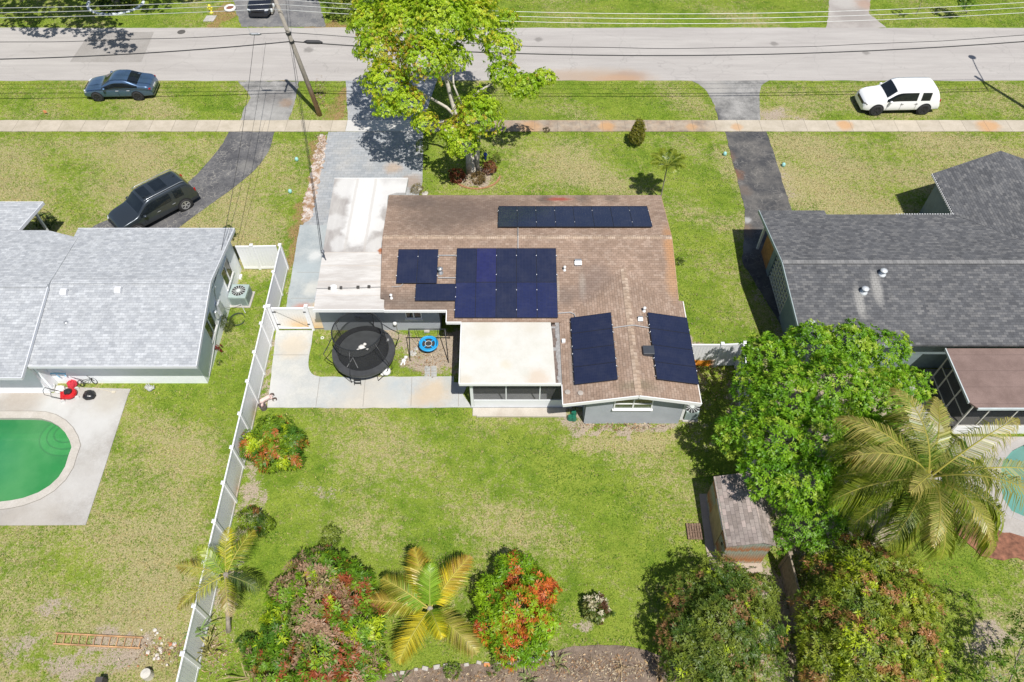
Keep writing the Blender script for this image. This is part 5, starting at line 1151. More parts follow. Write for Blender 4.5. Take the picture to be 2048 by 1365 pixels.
def crown_points(clumps, dens, low=-.45, jit=.12, seed=0):
    r_ = np.random.default_rng(seed); Ps, Ns = [], []
    for (c, r) in clumps:
        c = np.array(c); r = np.array(r if hasattr(r, '__len__') else (r, r, r*.85)); n = int(dens*r[0]*r[1]*12.0)
        d = unit(r_.normal(size=(n,3))); d = d[d[:,2] > low]; f = 1-np.abs(r_.normal(0, jit, len(d)))*1.6
        f *= 1+.30*vnoise(d*2.4, 2.2, seed+int(abs(c[0]*10))) 
        Ps.append(c+d*r*f[:,None]); Ns.append(unit(d/r))
    P = np.concatenate(Ps); N = np.concatenate(Ns); keep = np.ones(len(P), bool)
    for (c, r) in clumps:   # drop what sits deep inside a neighbouring clump
        c = np.array(c); r = np.array(r if hasattr(r, '__len__') else (r, r, r*.85)); keep &= np.linalg.norm((P-c)/r, axis=1) > .62
    return P[keep], N[keep]
def whorls(P, N, k, L, Wd, spread, cols, r_, upb=.3):
    """k leaves round each shoot tip"""
    n = len(P); ax = unit(N+np.array([0,0,upb])+r_.normal(0,.25,(n,3))); t1 = unit(np.cross(ax, r_.normal(size=(n,3)))); t2 = np.cross(ax, t1)
    a = (np.arange(k)/k*6.283)[None,:]+r_.uniform(0,6.28,(n,1))+r_.normal(0,.25,(n,k)); sp = spread+r_.normal(0,.18,(n,k))
    D = ax[:,None]*np.cos(sp)[:,:,None]+(t1[:,None]*np.cos(a)[:,:,None]+t2[:,None]*np.sin(a)[:,:,None])*np.sin(sp)[:,:,None]
    Pk = np.repeat(P[:,None], k, 1)+D*.02; Nk = np.repeat(ax[:,None], k, 1)
    Lk = L*(.7+.5*r_.random((n,k))); Wk = Wd*(.8+.4*r_.random((n,k))); C = np.repeat(cols[:,None], k, 1)*(0.82+.36*r_.random((n,k,1)))
    return Pk.reshape(-1,3), D.reshape(-1,3), Nk.reshape(-1,3), Lk.ravel(), Wk.ravel(), C.reshape(-1,3)
def limbs(root, base, clumps, r0, fork, mat=BARK, twigs=0):
    m = MB(); b = Vector(base); f = Vector(fork); md = b.lerp(f,.5)+Vector((random.uniform(-.08,.08),random.uniform(-.08,.08),0))
    m.tube([b-Vector((0,0,.1)), b+Vector((0,0,.15)), md, f], [r0*1.35, r0*1.05, r0*.85, r0*.7], 10); t = m.build('trunk', mat, root, True)
    m = MB(); nodes = [(f, r0*.62)]; R1 = lambda r: r if not hasattr(r,'__len__') else r[0]
    for (c, r) in sorted(clumps, key=lambda q: (Vector(q[0])-f).length):
        c = Vector(c)-Vector((0,0,R1(r)*.25)); src, rs = min(nodes, key=lambda nd: (nd[0]-c).length+.55*(nd[0]-f).length); L = (c-src).length
        if L < .05: continue
        rr = min(rs*.8, .022+L*.02); q = src.lerp(c,.5)+Vector((random.uniform(-.12,.12)*L,random.uniform(-.12,.12)*L,.08*L))
        m.tube([src, q, c], [rr, rr*.8, rr*.55], 7); nodes.append((q, rr*.8)); nodes.append((c, rr*.6))
        for k in range(4+twigs):
            d = Vector((random.uniform(-1,1),random.uniform(-1,1),random.uniform(-.2,1))).normalized(); rv = R1(r)
            e = c+d*rv*.9; m.tube([q.lerp(c,random.uniform(.4,1)), c.lerp(e,.5)+Vector((0,0,.05)), e], [rr*.35, rr*.22, .006], 5)
    m.build('limb', mat, t, True)
RJ = np.random.default_rng(4)
def pal(base, var, P, s=1.3, seed=1, patches=()):
    """leaf colours: base tone plus drifting second tone; patches = (colour, threshold, scale, seed) flushes of new growth"""
    n = len(P); k = np.clip(vnoise(P, s*1.4, seed)*.7+.5+.25*RJ.normal(size=n), 0, 1)[:,None]; c = np.array(base)*(1-k)+np.array(var)*k
    for (cc, th, sc, sd) in patches:
        q = np.clip((vnoise(P, sc*1.5, sd)+.30*RJ.normal(size=n)-th)*5, 0, 1)[:,None]; c = c*(1-q)+np.array(cc)*q
    return c
def tree(name, label, cat, base, clumps, fork, r0=.15, dens=26, k=8, L=.2, Wd=.06, spread=1.1, base_c=(.08,.16,.02), var_c=(.16,.26,.03), patches=(), seed=3, group=None, mat=LEAF, bark=BARK, low=-.45, jit=.12, s=1.3, twigs=0, upb=.3, droop=.25, fill=0):
    r_ = np.random.default_rng(seed); t = thing(name, label, cat, base, 0, group); limbs(t, base, clumps, r0, fork, bark, twigs)
    P, N = crown_points(clumps, dens, low, jit, seed)
    P = P[P[:,2] > .12+base[2]] if False else P; N = N[:len(P)]
    P[:,2] = np.maximum(P[:,2], .12)
    C = pal(base_c, var_c, P, s, seed, patches); a = whorls(P, N, k, L, Wd, spread, C, r_, upb)
    leafmesh('crown', *a[:5], a[5], mat, t, droop); return t
def W_(px, py, z): return tuple(A(px, py, z))
# the big front tree
cl = [(W_(925,285,3.7),1.0),(W_(955,232,4.9),1.45),(W_(905,262,4.2),.75),(W_(1045,172,5.5),(1.15,.9,.75)),(W_(1088,155,5.7),(.75,.5,.5)),(W_(1005,150,6.0),.9),(W_(1000,95,6.8),1.1),(W_(945,45,7.8),1.6),(W_(880,40,8.6),1.9),(W_(815,50,8.2),1.8),(W_(758,95,7.2),1.4),(W_(735,45,7.6),1.1),(W_(775,165,6.2),1.35),(W_(770,215,5.3),.7),(W_(815,205,5.6),1.0),(W_(850,245,4.6),.75),(W_(885,-30,9.6),1.9),(W_(800,-15,9.0),1.7),(W_(740,0,8.2),1.0),(W_(850,120,7.6),1.45),(W_(960,-20,8.6),1.4),(W_(905,115,6.6),1.0),(W_(1015,40,7.0),.7)]
tb = A(948,346)
BT = tree('shade_tree', 'big spreading yellow-green tree with pale trunk in the front yard overhanging the driveway', 'tree', tuple(tb), cl, tuple(A(925,215,4.0)), .20, 66, 6, .125, .095, 1.15, (.22,.37,.012), (.42,.54,.03), (((.44,.33,.04),.62,.55,8),((.50,.50,.04),.55,1.1,9)), 5, bark=BARKW, jit=.22, twigs=2)
m = MB(); m.tube([tb+Vector((-.25,0,-.05)), tb+Vector((-.3,.1,1.2)), A(905,205,3.9), A(890,150,5.6), A(880,120,6.6)], [.24,.17,.14,.11,.07], 9); m.tube([tb+Vector((.2,-.05,-.05)), tb+Vector((.25,.1,1.3)), A(960,235,4.2)], [.22,.16,.10], 9)
m.tube([A(918,240,3.6), A(893,215,4.3), A(850,190,5.2), A(800,190,5.6)], [.11,.09,.07,.04], 7); m.build('stem', BARKW, BT, True)
# mango trees and other garden trees
RED = (.38,.07,.025); ORA = (.60,.17,.03); YG = (.42,.52,.02); PINK = (.40,.26,.17)
mg = 'mango trees in the back gardens'
def mango(label, px, py, z, clumps, seed, **kw):
    b = A(px, py, 0); q = [(W_(*c[:3]), c[3]) for c in clumps]; cz = sum(c[0][2] for c in q)/len(q); fk = (b.x, b.y, max(.35, cz*.45))
    return tree('mango_tree', label, 'mango tree', tuple(b), q, fk, seed=seed, group=mg, **kw)
mango('large mango tree covered in red flushes and pinkish flower sprays left of the centre palm', 640,1275,0, [(640,1150,1.7,(1.2,1.0,1.0)),(585,1195,1.5,.9),(700,1185,1.6,1.0),(640,1225,2.1,1.2),(560,1265,1.3,.9),(720,1255,1.6,.95),(650,1295,2.0,1.2),(560,1335,1.2,.9),(720,1330,1.4,.95),(640,1360,1.6,1.1),(520,1310,.9,.6)], 11, r0=.14, dens=44, k=9, L=.215, Wd=.052,
      base_c=(.07,.17,.012), var_c=(.20,.36,.015), patches=((YG,.38,1.6,21),(PINK,.22,1.1,22),((.34,.09,.035),.36,1.6,25)), s=1.7)
mango('compact mango tree with bright orange and red flushes right of the centre palm', 1035,1245,0, [(1030,1145,1.5,.85),(990,1190,1.4,.8),(1075,1180,1.4,.8),(1035,1215,1.8,.95),(985,1250,1.3,.75),(1080,1245,1.3,.75),(1020,1290,1.3,.8),(1065,1300,1.1,.6)], 12, r0=.10, dens=46, k=9, L=.185, Wd=.048,
      base_c=(.13,.28,.008), var_c=(.30,.46,.015), patches=((ORA,.22,1.9,33),(RED,.52,1.9,33)), s=1.6)
mango('round dark green mango tree with dull twiggy crown below the shed', 1440,1270,0, [(1440,1170,2.2,1.1),(1375,1190,1.9,.9),(1510,1190,2.0,.95),(1440,1240,2.7,1.25),(1370,1265,2.0,.95),(1515,1260,2.1,1.05),(1440,1315,2.3,1.2),(1370,1330,1.7,.85),(1520,1330,1.9,.95),(1450,1370,1.9,1.0),(1475,1280,2.4,1.0),(1410,1300,2.2,1.0),(1480,1215,2.5,.9)], 13, r0=.15, dens=52, k=9, L=.155, Wd=.042,
      base_c=(.06,.12,.015), var_c=(.22,.27,.04), patches=(((.30,.16,.07),.55,1.7,41),(YG,.75,2.1,42)), s=2.0, jit=.13, twigs=2)
mango('largest mango tree with reddish shoots over a bright green lower side, bottom right', 1730,1270,0, [(1720,1130,2.2,1.2),(1655,1150,1.9,.9),(1790,1140,2.2,.95),(1720,1200,2.9,1.4),(1650,1220,2.1,1.0),(1800,1200,2.5,1.15),(1850,1200,2.0,.7),(1730,1280,2.8,1.35),(1645,1290,1.9,.9),(1820,1275,2.3,1.1),(1735,1345,2.2,1.2),(1650,1345,1.5,.9),(1820,1345,1.9,1.0),(1860,1290,1.6,.7),(1845,1340,1.5,.7),(1690,1245,2.5,1.0)], 14, r0=.18, dens=48, k=9, L=.165, Wd=.045,
      base_c=(.10,.17,.015), var_c=(.30,.35,.035), patches=(((.40,.20,.08),.36,2.4,51),(YG,.50,1.2,52)), s=1.8, jit=.13, twigs=2)
mango('mango bush with rusty orange flushes growing against the long white fence', 545,920,0, [(545,865,1.2,.8),(510,890,1.1,.7),(580,880,1.0,.65),(540,910,1.2,.75),(580,915,.9,.55)], 15, r0=.07, dens=42, k=9, L=.20, Wd=.05, base_c=(.07,.17,.015), var_c=(.22,.33,.02), patches=(((.42,.13,.03),.40,2.0,61),(YG,.45,2.3,62)), s=2.2)
mango('small young mango bush just above the palm by the long fence', 512,1062,0, [(500,1035,.8,.5),(525,1050,.7,.42)], 16, r0=.04, dens=45, k=8, L=.17, Wd=.045, base_c=(.05,.10,.012), var_c=(.26,.36,.02), patches=(((.24,.10,.03),.35,2.2,71),), s=2.5)
mango('slender sapling at the upper edge of the big red mango tree', 665,1100,0, [(662,1068,1.0,(.42,.42,.4)),(655,1090,.8,(.36,.36,.3))], 17, r0=.03, dens=26, k=8, L=.15, Wd=.04, base_c=(.10,.15,.02), var_c=(.20,.25,.03), s=2.4)
bc = [(1530,715,4.0,1.1),(1625,695,4.2,1.2),(1700,690,4.2,1.1),(1770,700,4.0,1.0),(1815,775,3.6,.95),(1505,775,3.6,.9),(1570,790,4.4,1.4),(1670,780,4.8,1.6),(1760,800,4.4,1.3),(1485,865,3.4,1.0),(1555,875,4.2,1.35),(1650,880,4.5,1.4),(1740,890,4.2,1.3),(1530,950,3.6,1.0),(1610,970,3.8,1.3),(1700,980,3.6,1.2),(1450,880,3.0,.45)]
tree('broadleaf_tree', 'large bright green leafy tree right of the brown roof house and above the shed', 'tree', (12.9,16.2,0), [(W_(*c[:3]), c[3]) for c in bc], (13.0,16.4,2.4), .22, 38, 9, .18, .06, .95, (.10,.25,.010), (.24,.42,.02), (((.36,.47,.05),.40,2.6,81),), 18, jit=.14, s=2.6, upb=.5, bark=BARK)
tree('small_tree', 'finer leaved green tree squeezed between the shed and the coconut palm', 'tree', (12.4,12.4,0), [(W_(*c[:3]), c[3]) for c in ((1600,1050,2.4,.9),(1580,1005,2.6,.7),(1650,1040,2.4,.9),(1700,1060,2.0,.8),(1560,1085,1.8,.5),(1630,1085,1.7,.6))], (12.4,12.4,1.0), .09, 42, 8, .12, .045, 1.1, (.10,.24,.012), (.20,.36,.025), (), 19, s=2.2)
tree('sparse_tree', 'thin leafy tree cut off by the bottom right corner', 'tree', tuple(A(2010,1385)), [(W_(*c[:3]), c[3]) for c in ((1990,1350,1.8,.8),(2040,1310,2.2,.8),(1945,1365,1.4,.5),(2080,1250,3.4,.9),(2110,1320,3,.9))], tuple(A(2015,1375,1.0)), .07, 14, 7, .17, .055, 1.1, (.08,.17,.015), (.17,.27,.03), (), 20, twigs=4)
# trees whose crowns stand above the top edge; their shade falls on the far verge and road
tree('yard_tree', 'tree ringed by white stones at the top left whose shade dapples the verge and road', 'tree', (-31.3,57.3,0), [((-28.3,48.3,8.3),(1.5,1.1,.8)),((-27.0,47.0,8.1),(1.0,.6,.5)),((-33.6,49.3,8.2),(1.3,.8,.6)),((-31,53.5,8),(2.6,2.2,1.8)),((-34.5,52.5,8.5),(2.3,1.6,1.6)),((-35.8,50.6,8),(1.5,1.0,1)),((-30.2,50.0,8.5),(1.9,1.2,1)),((-27.5,54,8),(2.5,2,1.6)),((-38,54,8),(2.5,2.2,1.8)),((-30.5,56,9),(3,2.5,2)),((-31.8,51.2,8.2),(1.2,1,.8)),((-24.5,55,7.6),(1.6,1.2,1)),((-41,53,8),(2,2,1.6))], (-31.2,57,4), .28, 9, 6, .26, .18, 1.1, (.08,.15,.02), (.15,.25,.03), (), 21)
tree('yard_tree', 'leafy green hedge tree beside the far driveway left of the big shade tree', 'tree', (-11.6,56.2,0), [((-12.8,54.9,1.0),(1.4,.9,1.0)),((-10.6,55.2,1.2),(1.6,1.1,1.2)),((-8.4,55.5,1.3),(1.5,1.2,1.2)),((-12.0,56.8,2.2),(1.8,1.3,1.6)),((-14.5,57,7.2),(1.8,1.6,1.3)),((-13.4,55,7),(1.5,1,1)),((-9.5,57,2.6),(1.8,1.3,1.5)),((-6.5,56.4,1.8),(1.6,1.2,1.4))], (-11.5,56.4,1.2), .12, 16, 7, .2, .10, 1.1, (.06,.12,.02), (.16,.22,.03), (((.30,.30,.04),.5,2,91),), 22)
tree('sapling', 'young sapling with a round leafy top at the top right edge', 'tree', tuple(A(1932,28)), [(W_(1925,-8,1.8),.7),(W_(1935,5,1.4),.5)], tuple(A(1930,14,.8)), .04, 26, 7, .16, .08, 1.1, (.08,.18,.02), (.16,.27,.03), (), 23)
tree('sapling', 'thin staked sapling left of the round one at the top right', 'tree', tuple(A(1832,30)), [(W_(1848,-20,2.4),.55)], tuple(A(1842,5,1.2)), .03, 18, 7, .15, .07, 1.1, (.09,.18,.02), (.17,.27,.03), (), 24)
# shrubs
def bush(label, px, py, r, h, base_c, var_c, seed, k=8, L=.12, Wd=.03, dens=60, patches=(), name='shrub', cat='shrub', group=None, cone=False):
    b = A(px, py); cl_ = [((b.x,b.y,h*.5),(r,r,h*.5))] if not cone else [((b.x,b.y,h*.42),(r,r,h*.38)),((b.x,b.y,h*.68),(r*.7,r*.7,h*.3))]
    return tree(name, label, cat, tuple(b), cl_, (b.x,b.y,h*.3), .03, dens, k, L, Wd, .8, base_c, var_c, patches, seed, group, low=-.7)
bush('conical clipped conifer standing alone on the lawn by the sidewalk', 1271,290, .46, 1.9, (.14,.15,.015), (.36,.32,.04), 30, L=.12, Wd=.03, dens=330, cone=True, name='conifer', cat='conifer')
bush('left red leaved shrub at the foot of the big shade tree', 915,360, .45, .75, (.16,.04,.025), (.30,.10,.04), 31, L=.16, Wd=.04, name='croton_shrub', cat='shrub', group='red shrubs round the tree')
bush('right red leaved shrub at the foot of the big shade tree', 980,345, .40, .75, (.14,.05,.03), (.32,.14,.05), 32, L=.16, Wd=.04, name='croton_shrub', cat='shrub', group='red shrubs round the tree')
bush('low brown green shrub in front of the shade tree trunk', 957,362, .42, .5, (.12,.09,.03), (.22,.14,.05), 33, L=.16, Wd=.03, name='croton_shrub', cat='shrub', group='red shrubs round the tree')
bush('small green shrub behind the right red shrub', 992,325, .3, .6, (.10,.14,.02), (.22,.22,.04), 34, L=.14, Wd=.03)
bush('variegated pale and yellow shrub in its own soil patch on the back lawn', 1190,1225, .48, .95, (.10,.16,.03), (.34,.32,.10), 35, L=.17, Wd=.08, dens=70, patches=(((.62,.56,.42),.10,3.2,92),((.12,.06,.03),.6,3,93)))
bush('spiky dark green shrub against the right wall of the left house', 453,655, .38, .6, (.06,.09,.02), (.13,.15,.04), 36, L=.22, Wd=.02, k=12)
bush('small dark red plant at the wall of the left house', 441,703, .14, .5, (.15,.02,.02), (.24,.06,.04), 37, L=.14, Wd=.05)
bush('small green plant below the red one at the left house wall', 440,728, .1, .25, (.07,.12,.02), (.12,.18,.03), 38)
bush('dark shrub at the front corner of the left house beside the fence', 458,476, .45, .7, (.04,.08,.02), (.10,.15,.03), 39)
bush('dark shrub beside the porch corner of the left house', 97,452, .5, .9, (.03,.07,.02), (.07,.12,.03), 40)
bush('little dark plant at the right wall of the brown roof house', 1357,528, .22, .4, (.05,.09,.02), (.12,.15,.04), 41)
bush('small shrub by the shade tree on the driveway side', 845,300, .4, .7, (.05,.09,.02), (.12,.16,.03), 42)
bush('green shrub at the left foot of the large red mango tree', 500,1290, .35, .6, (.07,.15,.02), (.28,.34,.03), 43, L=.15, Wd=.05)
bush('leafy weed clump among the edging stones of the bottom bed', 905,1345, .3, .35, (.07,.14,.02), (.18,.26,.03), 44, L=.12, Wd=.03)
bush('smaller weed clump right of the first one in the bottom bed', 985,1340, .2, .25, (.07,.14,.02), (.18,.26,.03), 45, L=.1, Wd=.03)
bush('grey stump like plant at the edge of the sidewalk', 1093,263, .18, .2, (.08,.06,.03), (.14,.11,.05), 46)
bush('dry brown grass clump at the garden corner beside the white carport', 835,382, .35, .3, (.12,.11,.04), (.26,.20,.08), 47, L=.2, Wd=.015)

# palms
def frond(parent, base, az, el, length, droop, width, col, col2, rach, nl=34, name='frond', lean=.8, seed=0, twist=0.0, wf=1.0):
    r_ = np.random.default_rng(seed); n = 14; pts = []; p = np.array(base, float); e = el
    for i in range(n+1):
        pts.append(p.copy()); d = np.array([math.cos(az)*math.cos(e), math.sin(az)*math.cos(e), math.sin(e)]); p = p+d*length/n; e -= droop/n*(.5+1.1*i/n)
    pts = np.array(pts); V = []; F = []; C = []
    for i in range(nl):
        for s in (-1,1):
            t = .10+.9*(i+.5*r_.random())/nl; q = t*n; k = min(int(q), n-1); b = pts[k]+(pts[k+1]-pts[k])*(q-k); d = pts[k+1]-pts[k]; d /= np.linalg.norm(d)
            side = np.cross(d, [0,0,1]); side /= np.linalg.norm(side)+1e-9; up = np.cross(side, d)
            w_ = width*math.sin(math.pi*min(1,(t*.86+.12)))**.7*(.85+.3*r_.random())*(1 if t < .93 else .8)
            ld = d*(.45+.6*t)+side*s*1.0+up*(.22-.3*r_.random())+np.array([0,0,-.12*lean]); ld /= np.linalg.norm(ld)
            mid = b+ld*w_*.5; tip = b+ld*w_*.96+np.array([0,0,-w_*.34*lean*(.5+r_.random())]); wd = max(.020, width*.034)*wf*(.7+.6*r_.random()); a_ = d*wd
            j = len(V); V += [b-a_*.6, b+a_*.6, mid+a_*.8, tip, mid-a_*.8]; F.append((j,j+1,j+2,j+3,j+4)) 
            f_ = t+.25*r_.normal(); cc = np.array(col)*(1-np.clip(f_,0,1))+np.array(col2)*np.clip(f_,0,1); cc = cc*(.75+.5*r_.random()); C += [cc]*5
    j = len(V); 
    for i in range(n+1):
        d = pts[min(i+1,n)]-pts[max(i-1,0)]; side = np.cross(d,[0,0,1]); side /= np.linalg.norm(side)+1e-9; rr = width*.035*(1.25-i/n)
        V += [pts[i]-side*rr+np.array([0,0,.004]), pts[i]+np.array([0,0,rr*1.3]), pts[i]+side*rr+np.array([0,0,.004])]; C += [np.array(rach)]*3
    for i in range(n):
        a = j+i*3; F += [(a,a+1,a+4,a+3),(a+1,a+2,a+5,a+4)]
    off = np.array(wloc(parent)); me = bpy.data.meshes.new(name); me.from_pydata([tuple(v-off) for v in V], [], F); me.update()
    ca = me.color_attributes.new('leafcol', 'FLOAT_COLOR', 'POINT'); ca.data.foreach_set('color', np.concatenate([np.clip(np.array(C),0,1), np.ones((len(C),1))],1).astype(np.float32).ravel())
    me.materials.append(PALMLEAF); o = bpy.data.objects.new(name, me); COL.objects.link(o); o.parent = parent; return o
def palm(label, base, head, r0, fronds, name='palm_tree', cat='palm tree', **kw):
    t = thing(name, label, cat, tuple(base), 0, 'palms in the back gardens'); b = Vector(base); h = Vector(head)
    m = MB(); k = 8; m.tube([b.lerp(h, i/k)+Vector((0,0,-.05 if i == 0 else 0)) for i in range(k+1)], [r0*(1.35 if i == 0 else 1-.02*i) for i in range(k+1)], 10); m.ball(h, r0*1.3, 1.2, 8); m.build('trunk', BARK, t, True)
    for i, f in enumerate(fronds): frond(t, h, R(f[0]), R(f[1]), f[2], f[3], f[4], f[5], f[6], f[7], seed=i+int(base[0]*10)%97, **kw)
    return t
GLD = (.62,.52,.03); GRN = (.17,.32,.02); OLV = (.36,.40,.025); SIL = (.42,.36,.20)
hd = A(860,1218,1.5)
palm('short golden green palm with star of wide fronds between two mango trees', A(862,1228), hd, .10,
     [(108,40,2.5,1.0,.80,OLV,(.48,.34,.06),(.55,.50,.10)),(50,38,2.6,1.0,.78,GLD,(.46,.30,.08),(.55,.50,.10)),(152,35,2.3,1.0,.72,GRN,(.40,.34,.06),(.55,.48,.12)),(176,28,2.7,.9,.72,OLV,(.50,.34,.08),(.55,.45,.12)),(245,35,2.5,1.1,.78,GLD,(.44,.38,.05),(.55,.50,.12)),(318,30,2.7,1.1,.85,(.30,.32,.03),(.46,.38,.12),(.5,.45,.12)),(88,62,1.9,.8,.70,(.16,.30,.02),(.24,.36,.03),(.40,.45,.10)),(295,48,1.6,1.2,.6,GRN,GLD,(.4,.4,.1))], nl=62, lean=.5)
hd = A(452,1150,2.3)
palm('leaning palm with yellow edged fronds hanging over the long white fence', A(457,1262), hd, .09,
     [(95,38,1.9,1.0,.52,OLV,GLD,(.5,.45,.1)),(62,35,2.0,1.0,.54,GRN,(.44,.34,.05),(.5,.45,.1)),(170,22,2.1,.9,.55,OLV,(.46,.36,.10),(.5,.42,.1)),(222,25,2.1,1.0,.50,OLV,(.44,.36,.08),(.55,.50,.08)),(285,15,1.7,1.3,.48,OLV,(.46,.34,.20),(.5,.42,.1)),(340,18,1.6,1.4,.5,(.04,.08,.02),(.10,.13,.04),(.3,.3,.1)),(140,50,1.6,.8,.5,GRN,OLV,(.3,.35,.1)),(110,10,1.8,1.2,.5,(.05,.09,.02),GRN,(.3,.3,.1))], nl=44, lean=.9, wf=.8)
hd = A(1855,958,6.4); fr_ = []
for i in range(30):
    az = i*360/30+random.uniform(-9,9); up_ = 55 if i % 3 == 0 else (26 if i % 3 == 1 else -2)
    fr_.append((az, up_+random.uniform(-12,12), 3.8+random.uniform(-.7,.5), 1.6+random.uniform(-.4,.6), .95, (.08,.16,.01) if i % 2 else (.17,.25,.015), (.27,.30,.03) if i % 3 else (.46,.38,.12), (.42,.38,.08)))
palm('tall coconut palm with long drooping fronds above the right hand pool', (14.35,12.1,0), hd, .16, fr_, nl=80, lean=2.0, wf=.6)
hd = A(1334,335,2.5)
palm('small feathery thin-stemmed palm on the front lawn by the brown roof corner', A(1321,398), hd, .04,
     [(a, 58, 1.35, 1.5, .46, (.07,.13,.015), (.26,.30,.03), (.3,.32,.05)) for a in (20,65,105,150,195,235,280,325)], nl=30, lean=.6, wf=1.9)

def blades(label, px, py, n, L, w_, col, el=50, z=0, seed=0, name='strap_plant', cat='plant'):
    r_ = np.random.default_rng(seed); b = A(px, py, z); m = MB()
    for i in range(n):
        az = r_.uniform(0,6.28); e = R(el+r_.normal(0,18)); l = L*r_.uniform(.5,1.15); d = Vector((math.cos(az)*math.cos(e), math.sin(az)*math.cos(e), math.sin(e))); s_ = Vector((-math.sin(az), math.cos(az), 0))*w_*.5
        o_ = b+Vector((r_.normal(0,.08), r_.normal(0,.08), 0)); p1 = o_+d*l*.6; p2 = o_+d*l+Vector((0,0,-l*.28)); m.add([o_-s_, o_+s_, p1+s_, p1-s_, p2], [(0,1,2,3),(3,2,4)])
    return one(m, name, plain('strap_%d' % seed, col, .7, var=.5, scale=6), label, cat, base=b)
blades('dry yellowish cane plant leaning on the long fence near the bottom', 418,1300, 26, 1.5, .05, (.34,.32,.10), 55, 0, 51)
blades('green strap leaves at the top of the cane plant by the fence', 398,1262, 8, 1.1, .06, (.14,.22,.05), 20, 1.2, 52)
blades('tall strap leaved plant in the bottom bed right of the orange mango tree', 1112,1325, 14, 1.1, .05, (.26,.28,.10), 60, 0, 53)
blades('low brown strap plant near the right end of the bottom bed', 1318,1345, 14, .8, .05, (.42,.28,.12), 35, 0, 54)
blades('wispy dry plant in the middle of the bottom bed', 1240,1338, 14, .8, .03, (.36,.26,.14), 40, 0, 55)
blades('strap plant at the bottom edge below the edging stones', 1055,1358, 16, .7, .05, (.16,.20,.06), 45, 0, 56)
blades('dry strap plant at the bottom edge left of the orange mango tree', 800,1362, 12, .5, .04, (.10,.16,.04), 40, 0, 57)
blades('dry cane stalks at the bottom edge left of the large red mango tree', 500,1355, 14, 1.3, .04, (.33,.27,.13), 45, 0, 58)
blades('yellowish strap plant beside the dark mango tree at the bottom bed end', 1345,1325, 12, .8, .04, (.30,.28,.12), 50, 0, 59)

ORD = 'first second third fourth fifth sixth seventh eighth ninth tenth eleventh twelfth thirteenth fourteenth fifteenth sixteenth seventeenth eighteenth nineteenth twentieth twenty-first twenty-second twenty-third twenty-fourth twenty-fifth twenty-sixth twenty-seventh twenty-eighth twenty-ninth thirtieth thirty-first thirty-second thirty-third thirty-fourth'.split()
# ------------------------------------------------------------ garden furniture and small things
T = thing('trampoline', 'round black trampoline with a netted enclosure and a short ladder beside the grey house', 'trampoline', tuple(A(727,702,.8)-Vector((0,0,.8))))
tc = wloc(T); TR = 1.52; zt = .82
def circ(c, r, z, n=40, a0=0, a1=360): return [Vector((c.x+math.cos(R(a0+(a1-a0)*i/n))*r, c.y+math.sin(R(a0+(a1-a0)*i/n))*r, z)) for i in range(n+1)]
m = MB(); m.lathe(tc, [(.01,zt+.0),(1.26,zt+.0),(1.26,zt+.012),(.01,zt+.012)], 40); m.build('jumping_mat', plain('mat_black', (.035,.038,.04), .75, var=.3, scale=2), T)
m = MB(); m.lathe(tc, [(1.27,zt+.0),(1.27,zt+.04),(1.56,zt+.03),(1.58,zt-.12),(1.54,zt-.12),(1.54,zt)], 40); m.f = m.f[:-2]; m.m = m.m[:-2]; m.build('safety_pad', plain('pad_black', (.05,.052,.055), .5, var=.3), T)
m = MB(); m.tube(circ(tc, 1.55, zt-.13), .03, 6, False); m.build('rim', plain('rim_steel', (.30,.31,.32), .35, .6), T)
ntc = Vector((-7.50,22.40,0)); NT_ = 2.45
for i in range(6):
    a = R(i*60+20); c0 = tc+Vector((math.cos(a)*1.60, math.sin(a)*1.60, 0)); ct = ntc+Vector((math.cos(a)*1.22, math.sin(a)*1.22, NT_)); out = Vector((math.cos(a),math.sin(a),0))
    m = MB(); m.tube([c0+Vector((0,0,zt-.35)), c0+out*.22+Vector((0,0,zt+.15)), c0+out*.30+Vector((0,0,zt+.6)), c0.lerp(ct,.62)+out*.20+Vector((0,0,.35)), ct], .022, 6); m.build('net_pole', BLACK, T, True)
for i in range(4):
    a = R(i*90+50); p = tc+Vector((math.cos(a)*1.42, math.sin(a)*1.42, 0)); tg = Vector((-math.sin(a), math.cos(a), 0))*.45
    m = MB(); m.tube([p-tg+Vector((0,0,zt-.14)), p-tg*1.1+Vector((0,0,.04)), p+tg*1.1+Vector((0,0,.04)), p+tg+Vector((0,0,zt-.14))], .025, 6); m.build('leg', BLACK, T, True)
m = MB(); lo = circ(tc, 1.26, zt+.02, 40); hi = [ntc+(Vector((p.x,p.y,0))-Vector((tc.x,tc.y,0)))*(1.22/1.26)+Vector((0,0,NT_)) for p in circ(Vector((0,0,0)),1.26,0,40)]
hi = circ(ntc, 1.22, NT_, 40); n = 41; m.v = [tuple(p) for p in lo]+[tuple(p) for p in hi]
for i in range(40): m.f.append((i,i+1,n+i+1,n+i)); m.m.append(0)
m.build('net', mesh_mat('net_black', (.02,.02,.022), .5), T)
m = MB(); m.tube(circ(ntc, 1.22, NT_), .032, 6, False); m.build('top_ring', BLACK, T)
m = MB(); a0 = A(838,0,0); f0, f1 = A(709,772,0), A(722,772,0); g0, g1 = A(707,744,.78), A(720,744,.78)
m.tube([g0,f0], .018, 6); m.tube([g1,f1], .018, 6)
for t in (.25,.55,.8): m.bar(g0.lerp(f0,t), g1.lerp(f1,t), .07, .02)
m.build('ladder', BLACK, T)
q = A(704,728,zt+.05); m = MB(); m.tube([q+Vector((-.22,-.2,0)), q+Vector((0,.35,.03)), q+Vector((.32,-.25,0))], .022, 6); one(m, 'rope', plain('white_rope', (.6,.6,.58), .8), 'white rope dropped in a bent shape on the trampoline mat', 'rope', base=q)
